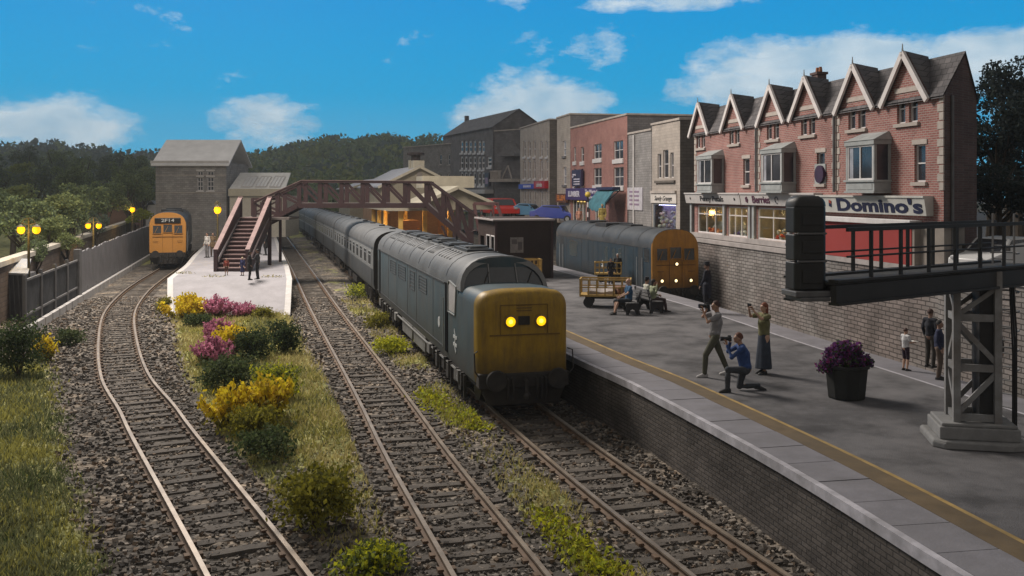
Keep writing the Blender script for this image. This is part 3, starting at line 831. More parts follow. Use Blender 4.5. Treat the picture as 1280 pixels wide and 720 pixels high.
        f.box(xm-.03, xm+.03, -pr+.015, -pr+.045, 6.11, 7.30); f.box(a_+.16, b_-.16, -pr+.018, -pr+.042, 6.11, 6.17); f.box(a_+.16, b_-.16, -pr+.018, -pr+.042, 7.24, 7.30)
        f.build('frame', m_white, bo)
        c = MB(); c.box(a_+.16, a_+.42, -pr+.045, -pr+.0495, 6.17, 7.24); c.build('curtain', m_glasspale, bo)
    for x in (947, 1045):
        m = MB(); m.tube([(ux(x), -.09, 5.7), (ux(x), -.09, 8.7)], .05, 8); m.build('drainpipe', M('pipe_grey',(.12,.12,.125),.6), t)
    m = MB(); m.tube([(Wd+SK*.5+.06, .5, 3.5), (Wd+SK*.5+.06, .5, 8.7)], .05, 8); m.build('drainpipe', MATS['pipe_grey'], t)
    # plaque on the front
    m = MB(); m.disc((ux(1027.5), -.0, 6.38), .34, (0,-1,0), .14, 24); pl = m.build('round_plaque', M('plaque_plum',(.035,.014,.045),.6), t, smooth=40)
    m = MB(); m.box(ux(1026)-.42, ux(1026)+.42, -.04, -.002, 5.98, 6.78); m.build('plaque_board', m_lead, t)
    # shop fascias
    def fascia(x0, x1, z0, z1, mat, nm='shop_fascia'):
        a, b = ux(x0), ux(x1); m = MB()
        pol = [(0, z0), (-.24, z0), (-.33, z1-.07), (-.37, z1-.07), (-.37, z1), (0, z1)]
        m.prism(pol, 'x', a, b)
        return m.build(nm, mat, t, bevel=.006), a, b
    tilt = math.atan2(.09, .50)
    fo, a, b = fascia(863, 932, 5.12, 5.66, m_fascia)
    lettering('Penny Petals', .36, m_ink, fo, ((ux(882)+ux(911))/2, -.298, 5.36), bold=.004, tilt=tilt, width=ux(911)-ux(882))
    for s in (-1, 1):
        l = MB()
        for q in range(3): l.bar((0,0,0), (.13*math.cos(.5+q*.5)*s, 0, .13*math.sin(.5+q*.5)), .012, .03, up=(0,1,0))
        lo = l.build('leaf_motif', m_ink, fo); lo.location = (ux(870 if s < 0 else 925), -.292, 5.31); lo.rotation_euler = (tilt,0,0)
    fo, a, b = fascia(933, 1028, 5.12, 5.66, m_fascia)
    lettering('Berries', .44, m_plum, fo, ((ux(948)+ux(970))/2, -.30, 5.36), bold=.008, tilt=tilt, width=ux(970)-ux(948))
    l = MB()
    for q in range(5): l.disc((math.cos(q*1.26)*.09, 0, math.sin(q*1.26)*.09), .055, (0,-1,0), .012, 10)
    lo = l.build('berry_motif', m_plum, fo); lo.location = (ux(941), -.30, 5.36); lo.rotation_euler = (tilt,0,0)
    l = MB(); l.tube([(.14*math.cos(q*.5), 0, .14*math.sin(q*.5)) for q in range(11)], .016, 6)
    lo = l.build('ring_motif', m_navy, fo); lo.location = (ux(979), -.302, 5.36); lo.rotation_euler = (tilt,0,0)
    fo, a, b = fascia(1030, 1167, 4.95, 5.58, m_fascia_dom)
    xm = (ux(1055)+ux(1163))/2
    lettering("Domino's", .62, m_navy, fo, (xm, -.292, 5.22), bold=.022, tilt=tilt, width=ux(1163)-ux(1055))
    l = MB(); l.box(-.09,.09,-.012,.0,-.12,.0); l.box(-.09,.09,-.012,.0,.01,.12,1)
    lo = l.build('logo_tile', [m_navy, M('logo_red',(.30,.05,.03),.6)], fo); lo.location = (ux(1047), -.30, 5.28); lo.rotation_euler = (tilt, R(12), 0)
    # pilasters between shops
    for x in (866, 907, 939, 944, 988.5, 1029):
        m = MB(); m.box(ux(x)-.11, ux(x)+.11, -.12, 0, 3.4, 5.12); m.build('pilaster', m_lead, t, bevel=.008)
    m = MB(); m.box(0, ux(1030), -.2, 0, 3.4, 3.62); m.build('stall_riser', m_wallcap, t)
    # lit interiors behind shop glass
    inr = M('shop_wall', (.34,.29,.22), .9, .2, 2)
    goods = [[(.75,.19,.05),(.8,.28,.08)], [(.12,.06,.22),(.6,.6,.62)], [(.1,.07,.06),(.45,.42,.4),(.5,.04,.03)], [(.2,.2,.22)]]
    r = random.Random(4)
    for i, (a, b, c, d) in enumerate(shops):
        m = MB(); k = 1.0
        m.quad((a,k,c),(b,k,c),(b,k,d),(a,k,d)); m.quad((a,.13,c),(b,.13,c),(b,k,c),(a,k,c)); m.quad((a,.13,d),(b,.13,d),(b,k,d),(a,k,d))
        m.quad((a,.13,c),(a,k,c),(a,k,d),(a,.13,d)); m.quad((b,.13,c),(b,k,c),(b,k,d),(b,.13,d))
        so = m.build('shop_interior', inr, t, recalc=False)
        m = MB(); m.box(a+.3, b-.2, .55, .75, d-.06, d-.02); m.build('light_strip', m_warm, so)
        if i != 0:
            m = MB(); m.box(a+(b-a)*.45, b-.15, .86, .9, d-.38, d-.09); m.build('lit_panel', EMIT('amber_light',(1,.62,.12),1.1), so)
        for cc in goods[i]:
            m = MB(); gx = r.uniform(a+.3, b-.3)
            for q in range(9): m.ball((gx+r.uniform(-.22,.22), .3+r.uniform(0,.2), c+.06+r.uniform(0,.16)), r.uniform(.05,.09), 0, 7, 5)
            m.build('window_display', M('goods_%.2f_%.2f' % cc[:2], cc, .7), so)
        m = MB()                                            # display stand, figures of dress stock
        for q in range(3):
            gx = a+(b-a)*(.25+.25*q); hh = r.uniform(.4,.75)
            m.lathe([(.1,0),(.03,.03),(.03,hh*.5),(.10,hh*.55),(.12,hh*.8),(.04,hh*.95),(.05,hh)], (gx, .5+r.uniform(-.1,.2), c), 8)
        m.build('display_stand', M('stand_pale',(.5,.48,.45),.7), so)
        p = MB(); p.box(a, b, .10, .11, c, d); po = p.build('shop_window', m_shopclear, t)
        f = MB(); n = 3 if i < 2 else 2
        f.box(a, a+.07, .04, .099, c, d); f.box(b-.07, b, .04, .099, c, d); f.box(a+.07, b-.07, .04, .099, c, c+.07); f.box(a+.07, b-.07, .04, .099, d-.07, d)
        for q in range(1, n): f.box(a+(b-a)*q/n-.025, a+(b-a)*q/n+.025, .05, .098, c+.07, d-.07)
        f.box(a+.07, b-.07, .05, .097, d-.45, d-.40)
        f.build('frame', m_white, po)
        if i in (1, 2):
            li = bpy.data.lights.new('shop_lamp', 'POINT'); li.energy = 14; li.color = (1,.72,.35); li.shadow_soft_size = .08
            lo = bpy.data.objects.new('shop_lamp', li); COL.objects.link(lo); lo.parent = t; lo.location = ((a+b)/2, .5, d-.2)
terrace()
def extension():
    u0, u1 = TF.u(1030), TF.u(1150)
    t = thing('flat_roofed_extension', 'flat roofed shop extension with red front wall below the pizza sign', 'building', (TF.p0.x, TF.p0.y, 0), TF.rz)
    K = -.30
    m = MB(); m.box(u0, u1, K, -.01, 3.36, 4.62, 0); m.build('red_wall', m_redwall, t)
    m = MB(); m.box(u1+.003, u1+.13, K+.02, -.01, 3.36, 4.61); m.build('corner_post', m_beige, t)
    Wd, q = TF.w, 1.35                                    # returns along the end of the terrace
    def skew(mb, off, z0, z1):
        pl = [(u1+.133, K+.22), (Wd+off, -.02), (Wd-.7*q+off, q), (Wd-.7*q-.5, q), (u1+.133, -.012)]
        mb.prism(pl, 'z', z0, z1)
    m = MB(); skew(m, .05, 3.36, 4.60); m.build('side_wall', m_beige, t)
    m = MB(); m.box(u0-.1, u1+.12, K-.14, .0, 4.62, 4.80); m.build('white_gutter', m_white, t, bevel=.02)
    m = MB(); skew(m, .22, 4.605, 4.72); m.build('felt_roof', M('roof_felt',(.19,.18,.17),.9,.2,2), t)
extension()

# ------------------------------------------------------------------ street buildings further along
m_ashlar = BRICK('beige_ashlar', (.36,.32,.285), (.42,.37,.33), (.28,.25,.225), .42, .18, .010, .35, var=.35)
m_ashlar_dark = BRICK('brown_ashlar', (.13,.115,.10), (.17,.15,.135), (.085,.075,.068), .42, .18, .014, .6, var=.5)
m_greystone = BRICK('grey_stone', (.24,.23,.225), (.30,.285,.28), (.18,.17,.17), .36, .16, .014, .5, var=.5)
m_darkstone = BRICK('dark_stone', (.15,.145,.15), (.20,.19,.195), (.11,.105,.11), .36, .16, .014, .5, var=.5)
m_pinkbrick = BRICK('pink_brick', (.27,.115,.10), (.36,.16,.14), (.36,.28,.25), .22, .075, .010, .5, var=.35)
m_purple = M('purple_fascia', (.06,.035,.14), .5, .15)
m_lilac = M('lilac_letters', (.62,.60,.70), .6)
m_teal = M('teal_canvas', (.05,.16,.20), .8, .3, 2)
m_cream = M('cream_sign', (.60,.56,.52), .6, .1)
def block(label, p0, p1, depth, ztop, wall, end, cat='building', name='shop_building', roof='slate', parapet=.3, ops=(), shops=(), zb=3.0):
    f = Front(p0, p1)
    t = thing(name, label, cat, (p0[0], p0[1], 0), f.rz)
    m = MB(); facade(m, 0, f.w, zb, ztop, list(ops)+list(shops), dep=.14); m.build('front_wall', wall, t, recalc=False)
    m = MB()
    for u in (0, f.w): m.quad((u,.0,zb),(u,depth,zb),(u,depth,ztop),(u,.0,ztop))
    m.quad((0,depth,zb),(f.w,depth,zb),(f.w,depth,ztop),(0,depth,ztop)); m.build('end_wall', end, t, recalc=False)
    m = MB()
    if roof == 'flat':
        m.box(-.06, f.w+.06, -.08, depth+.06, ztop, ztop+.14)
        m.build('cornice', m_stone, t, bevel=.02)
    else:
        roof_gable(m, 0, f.w, 0, depth, ztop+.01, ztop+depth*.33, over=.15); m.build('roof', m_slate, t)
        m = MB(); m.prism([(0,ztop),(depth,ztop),(depth/2,ztop+depth*.33-.1)], 'x', .0, .06); m.build('gable_wall', end, t); m = MB(); m.prism([(0,ztop),(depth,ztop),(depth/2,ztop+depth*.33-.1)], 'x', f.w-.06, f.w); m.build('gable_wall', end, t)
        c = MB(); c.box(.2,.9,depth/2-.25,depth/2+.25,ztop+depth*.2,ztop+depth*.33+.7); c.build('chimney', end, t)
    return t, f
def zat(f, px, py): return f.z(px, py)
def street():
    # beige stone shop with a dark rough end wall beside the terrace
    f = Front((8.85, 60.7), (9.8, 56)); u = lambda p: f.u(p)
    wn = [(u(822), u(826.5), 6.55, 8.05), (u(829), u(835.5), 6.55, 8.25), (u(838), u(842), 6.55, 8.05)]
    sh = [(u(816), u(845), 3.3, 5.3-.28)]
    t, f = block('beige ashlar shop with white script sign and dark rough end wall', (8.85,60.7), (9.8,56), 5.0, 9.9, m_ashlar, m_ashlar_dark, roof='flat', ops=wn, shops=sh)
    for a, b, c, d in wn: window(t, a, b, c, d, sill=None)
    m = MB(); m.box(u(820), u(844.5), -.12, 0, 6.25, 6.40); m.build('window_ledge', m_ashlar_dark, t)
    m = MB(); m.box(u(815), u(846), -.14, 0, 5.62, 5.78); m.build('ledge', m_stone, t)
    m = MB(); m.box(u(814.5), u(846.5), -.07, 0, 5.02, 5.60); so = m.build('shop_sign', m_cream, t)
    lettering('Sandy Grange', .40, m_ink, so, ((u(814.5)+u(846.5))/2, -.08, 5.3), shear=.35, sx=1.35)
    a, b, c, d = sh[0]
    m = MB(); m.box(a, b, .6, .64, c, d); m.build('shop_interior', M('lavender_wall',(.30,.26,.40),.8), t)
    m = MB(); m.box(a+.3, b-.3, .3, .38, d-.14, d-.06); m.build('light_strip', EMIT('violet_light', (.72,.66,1), 6), t)
    r = random.Random(3); m = MB()
    for q in range(40): m.ball((r.uniform(a+.3,b-.3), r.uniform(.2,.5), r.uniform(c,d-.5)), r.uniform(.06,.14), r.randrange(3), 6, 4)
    m.build('window_display', [M('disp_pink',(.6,.42,.42),.7), M('disp_cream',(.6,.55,.45),.7), M('disp_grey',(.3,.28,.33),.7)], t)
    p = MB(); p.box(a, b, .10, .11, c, d); po = p.build('shop_window', m_shopclear, t)
    fr = MB(); fr.box(a,a+.1,.03,.099,c,d); fr.box(b-.1,b,.03,.099,c,d); fr.box(a+.1,b-.1,.03,.099,d-.1,d); fr.build('frame', m_lead, po)
    # grey rendered building with drainpipe and white board
    f = Front((7.95,65.5),(8.85,60.9)); u = lambda p: f.u(p)
    t, f = block('grey rendered building with a drainpipe and white notice board', (7.95,65.5), (8.85,60.9), 5, 9.6, m_greystone, m_greystone, roof='flat')
    m = MB(); m.tube([(u(793.5),-.08,3.5),(u(793.5),-.08,9.5)], .07, 8); m.build('drainpipe', m_white, t)
    m = MB(); m.box(u(786)-.1, u(804), -.07, 0, 4.5, 6.0); bo = m.build('notice_board', M('board_white',(.5,.48,.52),.6), t)
    m = MB()
    for q in range(4): m.box(u(788), u(800), -.078, -.07, 5.65-q*.28, 5.78-q*.28)
    m.build('board_stripes', M('stripe_mauve',(.25,.18,.26),.6), bo)
    # red brick shops with purple fascia
    f = Front((4.9,80.5),(7.95,66.2)); u = lambda p: f.u(p)
    Yc = f.Y(748)
    wn = []
    for (x0, x1, y0, y1) in ((742,752,210,231.5),(742,752,180,198.5),(767,779.5,209,233),(767,779,176,199),(717.5,720,211,232),(727,729.5,211,232),(717,720,184,202),(726,730,184,202)):
        wn.append((u(x0), u(x1), f.z((x0+x1)/2, y1), f.z((x0+x1)/2, y0)))
    sh = [(u(716), u(732), 3.2, 5.0), (u(744), u(757), 3.2, 5.0)]
    t, f = block('pink brick shop building with purple fascia and hanging dark sign', (4.9,80.5), (7.95,66.2), 5, 11.0, m_pinkbrick, m_darkstone, roof='flat', ops=wn, shops=sh)
    for i, (a, b, c, d) in enumerate(wn): window(t, a, b, c, d, cols=2 if i < 4 else 1, sill=m_white, sillh=.3, glass=m_glassdark)
    m = MB(); m.box(u(712), u(762), -.35, 0, 5.05, 6.0); fo = m.build('shop_fascia', m_purple, t, bevel=.02)
    lettering('LUMBER', .62, m_lilac, fo, (u(722.5), -.37, 5.52), bold=.02, sx=1.5)
    lettering('The Warm Food', .42, m_lilac, fo, (u(747), -.37, 5.72), bold=.008, sx=1.5)
    lettering('Convenience', .34, m_lilac, fo, (u(747), -.37, 5.3), bold=.004, sx=1.6)
    m = MB(); m.box(u(719), u(731), -.3, -.12, 6.15, 7.1+.4); ho = m.build('hanging_sign', M('sign_violet',(.035,.025,.06),.5), t)
    m = MB(); m.tube([(u(722)+.45*math.cos(q*.7), -.31, 7.0+.14*math.sin(q*1.3)) for q in range(8)], .05, 5); 
    for q in range(3): m.box(u(721.5), u(729), -.312, -.3, 6.3+q*.2, 6.38+q*.2)
    m.build('sign_scroll', m_lilac, ho)
    for a, b, c, d in sh:
        m = MB(); m.box(a, b, .5, .54, c, d); m.build('shop_interior', inr_w, t)
        m = MB(); m.box(a+.2, b-.2, .3, .36, d-.12, d-.05); m.build('light_strip', m_warm, t)
        p = MB(); p.box(a, b, .1, .11, c, d); po = p.build('shop_window', m_shopclear, t)
        fr = MB(); [fr.box(a+(b-a)*q/4-.05, a+(b-a)*q/4+.05, .03, .099, c, d) for q in range(5)]; fr.build('frame', m_white, po)
    # teal awning
    # narrow grey shop with orange sign
    f = Front((4.0,85.2),(4.9,80.7)); u = lambda p: f.u(p)
    wn = [(u(703.5), u(708), f.z(706,231), f.z(706,209)), (u(703.5), u(707.5), f.z(706,195), f.z(706,176))]
    sh = [(u(699), u(707), 3.2, 4.6)]
    t, f = block('narrow pale stone shop with orange sign', (4.0,85.2), (4.9,80.7), 5, 12.2, m_ashlar, m_darkstone, roof='flat', ops=wn, shops=sh)
    for a, b, c, d in wn: window(t, a, b, c, d, glass=m_glasspale, sill=m_darkstone, sillh=.2, fw=.1)
    m = MB(); m.box(u(698.5), u(712), -.3, 0, 4.8, 5.55); fo = m.build('shop_fascia', M('sign_brown',(.12,.05,.025),.6), t)
    lettering('ELLEN', .6, M('sign_orange',(.6,.20,.04),.5), fo, (u(705.5), -.32, 5.17), bold=.02, sx=1.7)
    for a, b, c, d in sh: window(t, a, b, c, d, cols=2, rows=1, glass=m_glasspale, name='shop_window', fw=.12)
    # beige bank building with blue and red signs
    f = Front((.9,105),(3.6,92)); u = lambda p: f.u(p)
    wn = []
    for x in (655.5, 661.8, 668, 676.8, 683.5):
        x0, x1 = x-1.3, x+1.3
        wn.append((u(x0), u(x1), f.z(x,223.5), f.z(x,201))); wn.append((u(x0), u(x1), f.z(x,196), f.z(x,176))); wn.append((u(x0), u(x1), f.z(x,262), f.z(x,238.5)))
    t, f = block('beige stone bank building with blue sign and red betting shop sign', (.9,105), (3.6,92), 6, 12.6, m_ashlar, m_ashlar_dark, roof='flat', ops=wn)
    for a, b, c, d in wn: window(t, a, b, c, d, sill=m_white, sillh=.2, fw=.12)
    m = MB(); m.box(u(651), u(671.5), -.25, 0, f.z(662,236), f.z(662,230)); fo = m.build('shop_fascia', M('sign_blue',(.03,.07,.42),.5), t)
    m = MB(); a = u(657)
    for q in range(6): m.box(a+q*.62, a+q*.62+.4, -.27, -.25, f.z(662,234.3), f.z(662,231.6))
    m.build('sign_strokes', m_lilac, fo)
    zc = f.z(679, 231)
    m = MB(); m.box(u(672), u(685.5), -.4, 0, zc-.36, zc+.36); fo = m.build('betting_sign', M('sign_red',(.42,.02,.03),.5), t)
    lettering('Ladbrokes', .62, m_white, fo, (u(678.8), -.42, zc), bold=.012, sx=.95)
    # grey building with a balcony, standing back across the side street
    f = Front((-2.6,122),(.8,118)); 
    t, f = block('dark grey building with a stone balcony and porch roof, beyond the red vehicle', (-2.1,116), (.9,113), 8, 13.0, m_darkstone, m_darkstone, roof='flat', name='town_house')
    m = MB(); m.box(.6, 4.4, -1.5, 0, 6.9, 7.25); m.build('balcony_slab', m_stone, t)
    m = MB()
    for q in range(8): m.box(.7+q*.22, .82+q*.22, -1.4, -1.28, 7.25, 8.1)
    m.box(.65, 2.5, -1.42, -1.26, 8.1, 8.25); m.bar((2.6,-1.3,7.3),(3.6,-1.3,8.8),.12,.12); m.bar((3.6,-1.3,8.8),(4.2,-1.3,7.3),.12,.12)
    m.build('balustrade', m_stone, t)
    m = MB(); m.prism([(2.0,10.2),(4.6,10.2),(3.4,11.6)], 'y', -1.2, 0); m.box(1.8, 4.7, -1.35, 0, 9.9, 10.2); m.build('pediment', M('pediment_grey',(.17,.165,.17),.8), t)
    # dark stone terrace with white framed sashes
    f = Front((-10.2,142),(-2.4,121)); u = lambda p: f.u(p)
    wn = []
    for x in (577, 582.3, 587.6, 593, 599, 603.8):
        for y0, y1 in ((195.5,212),(215,232),(176,191)):
            wn.append((u(x-1.7), u(x+1.7), f.z(x,y1), f.z(x,y0)))
    for y0, y1 in ((196,209),):
        wn.append((u(609), u(614.5), f.z(611,y1), f.z(611,y0)))
    t, f = block('long dark stone terrace with two rows of white framed sash windows', (-10.2,142), (-2.4,121), 7, 14.0, m_darkstone, m_darkstone, roof='slate', ops=wn, name='town_house')
    for a, b, c, d in wn: window(t, a, b, c, d, sill=m_white, sillh=.25, fw=.26, cols=1, rows=2)
    m = MB(); m.box(u(609), u(614), -.35, 0, f.z(611,233), f.z(611,216)); hs = m.build('hanging_sign', M('sign_slate',(.05,.05,.07),.5), t)
    m = MB(); m.box(u(610), u(613), -.37, -.35, f.z(611,230), f.z(611,222)); m.build('sign_panel', M('sign_mauve',(.3,.22,.32),.6), hs)
    m = MB(); m.box(u(595), u(617), -1.2, 0, f.z(606,242), f.z(606,237)); m.build('shop_canopy', m_fascia, t)
    # grey warehouse block at the far end
    f = Front((-17,150),(-9.0,138)); u = lambda p: f.u(p)
    wn = [(u(x-1.5), u(x+1.5), f.z(x,y1), f.z(x,y0)) for x in (548.5, 559, 568.5) for y0, y1 in ((193,206),(217,228))]
    t, f = block('grey stone warehouse with paired narrow windows behind the station', (-17,150), (-8.6,138), 8, 12.6, m_greystone, m_darkstone, roof='flat', ops=wn, name='warehouse')
    for a, b, c, d in wn: window(t, a, b, c, d, fw=.12, glass=m_glassdark, sill=m_stone)
inr_w = M('shop_wall_far', (.36,.30,.22), .9, .2, 2)
street()
def awning():
    p = PD(773, 65.5, 0); f = Front((7.2, 69.2), (7.9, 66.2))
    t = thing('shop_awning', 'teal and navy fabric awning over the pavement beside the purple fascia', 'awning', (f.p0.x-.05, f.p0.y, 0), f.rz)
    m = MB(); n = 9
    for k, (za, zb) in enumerate(((5.9, 4.6),)):
        rg = []
        for q in range(n):
            s = q/(n-1); x = -.6+3.6*s; sag = .15*math.sin(s*math.pi)
            rg.append([(x, -.36, 5.95), (x, -.9, 5.75-sag*.3), (x, -1.5, 5.0-sag), (x, -1.55, 4.5-sag*1.4+.12*(q%2)), (x,-1.5,4.5-sag*1.4+.12*(q%2)), (x,-1.42,4.95-sag), (x,-.85,5.7-sag*.3), (x,-.36,5.88)])
        m.rings(rg)
    m.build('canvas', m_teal, t, smooth=50)
    m = MB()
    for x in (-.55, 2.95): m.tube([(x,-1.45,3.15),(x,-1.45,4.9),(x,-.36,5.85)], .04, 6)
    m.build('frame', M('awning_frame',(.03,.03,.04),.5), t)
    m = MB(); m.box(-.62, 3.0, -.95, -.38, 5.85, 6.05); m.build('roller_box', M('awning_navy',(.02,.025,.07),.6), t)
awning()

# ------------------------------------------------------------------ station buildings
m_boards = BRICK('cream_boards', (.33,.295,.22), (.36,.32,.24), (.20,.18,.14), .55, 40, .03, .4, var=.25, offset=0)
m_stroof = M('station_roof', (.42,.42,.46), .7, .12, .8, dirt=(.30,.30,.32), damt=.5)
m_stcream = M('station_cream', (.50,.46,.36), .8, .12, 1.5, dirt=(.36,.33,.27), damt=.4)
m_stbrick = BRICK('station_brick', (.34,.19,.105), (.42,.25,.14), (.30,.22,.15), .24, .085, .014, .5, var=.4)
m_colamp = M('amber_column', (.78,.48,.12), .6, .15, 2)
def gable_shed(name, label, apex, rz, half, length, ze, zr, zwall, wall, roofm, cat='building'):
    t = thing(name, label, cat, apex, rz)
    m = MB(); m.prism([(-half,zwall),(half,zwall),(half,ze),(0,zr-.1),(-half,ze)], 'y', 0, .12); m.build('boarded_gable', wall, t)
    m = MB(); m.box(-half,-half+.1,.12,length,zwall,ze); m.box(half-.1,half,.12,length,zwall,ze); m.build('side_wall', wall, t)
    m = MB(); roof_gable(m, -half, half, 0, length, ze, zr, over=.3, axis='y', th=.12); m.build('roof', roofm, t)
    m = MB()
    for s in (-1,1): m.bar((s*(half+.3), -.32, ze-.3*(zr-ze)/half-.1), (0,-.32,zr-.12), .06, .22)
    m.build('bargeboard', m_stcream, t)
    return t
def station():
    a = math.atan(.27)
    t = gable_shed('station_building', 'cream boarded station building with pale roof and a tall capped chimney', (-8.2,85,0), a, 3.4, 17, 6.35, 8.05, 4.6, m_boards, m_stroof)
    m = MB(); m.box(-3.2, 3.2, .4, 16, ZP, 4.6); 
    m.build('brick_wall', m_stbrick, t)
    for x in (-2.2, 0, 2.2):
        m = MB(); m.box(x-.5, x+.5, .3, .42, 2.0, 3.8); wo = m.build('window', M('painted_glow_window',(.45,.22,.08),.4), t)  # lit look is put into the amber pane colour; nothing emits
        m = MB(); m.box(x-.55, x+.55, .26, .3, 3.8, 3.95); m.box(x-.04,x+.04,.26,.3,2.0,3.8); m.box(x-.55, x+.55, .26, .3, 1.9, 2.0); m.build('frame', m_colamp, wo)
    m = MB(); m.box(-.5,.5,2.2,3.1,7.7,8.6); m.build('roof_vent', m_stcream, t)
    m = MB(); m.box(-.5,.5,.3,1.6,7.7,8.5); m.build('roof_vent', m_stcream, t)
    c = MB(); c.lathe([(.42,7.4),(.42,9.0),(.8,9.05),(.8,9.25),(.3,9.35)], (0,1.95,0), 12); c.build('chimney', M('chimney_soot',(.05,.04,.04),.9), t)
    m = MB(); m.prism([(.22,7.35),(.22,7.0),(-.22,7.0),(-.22,7.35),(0,7.5)], 'y', -.05, -.005); m.build('gable_vent', m_beige, t)
    # canopy towards the train
    t2 = thing('platform_canopy', 'cream flat topped platform canopy on amber lit columns', 'canopy', (-6.5, 76.5, 0), a)
    m = MB(); m.box(-3.4, 2.4, 0, 16, 4.55, 4.75); m.build('roof', m_stroof, t2)
    m = MB(); m.box(-3.45, 2.45, -.08, 0, 4.2, 4.8); m.box(-3.48, -3.4, 0, 16, 4.2, 4.8); m.build('valance', m_stcream, t2)
    for x, y in ((-2.3,.6),(-.35,.6),(1.7,.6),(-3.0,4.5),(-3.0,8.5),(-3.0,12.5),(-1.0,6.5)):
        m = MB(); m.box(x-.17, x+.17, y-.17, y+.17, ZP, 4.55); m.box(x-.26, x+.26, y-.26, y+.26, ZP, ZP+.35); m.box(x-.24,x+.24,y-.24,y+.24,4.3,4.55); m.build('column', m_colamp, t2, bevel=.02)
    m = MB(); m.box(-1.95, -.6, 1.6, 4.4, ZP, 3.4); m.build('brick_kiosk', m_stbrick, t2)
    m = MB(); m.box(-2.0, 2.2, 8.5, 8.8, ZP, 4.5); m.build('waiting_room_wall', m_stbrick, t2)
    for (x, y) in ((-2.0,2.3),(.6,2.3),(-2.2,9.8),(-2.2,13.5)):
        m = MB(); m.lathe([(.02,.25),(.16,.12),(.18,0),(.1,-.06)], (x,y,4.25), 10); lo = m.build('hanging_lamp', EMIT('amber_bulb',(1,.6,.16),9), t2)
        li = bpy.data.lights.new('canopy_lamp', 'POINT'); li.energy = 110; li.color = (1,.55,.16); li.shadow_soft_size = .2
        o = bpy.data.objects.new('canopy_lamp', li); COL.objects.link(o); o.parent = t2; o.location = (x, y-.1, 3.9)
    gable_shed('canopy_shed', 'low cream boarded gable roof at the near end of the station', (-4.0,70.5,0), a, 2.6, 7, 5.0, 6.15, 4.4, m_boards, m_stcream, 'building')
    m = MB(); m.box(-1.7, 2.6, 0, 3, 6.05, 7.0); tag(m.build('parapet_block', m_stcream, None, loc=(-5.6,78,0), rz=a), 'cream flat topped parapet block between the two station gables', 'building')
    gable_shed('station_annexe', 'far low station annexe with pale roof beyond the chimney', (-14.3,104,0), a, 3.2, 14, 6.2, 7.2, 1.2, m_boards, m_stroof)
station()
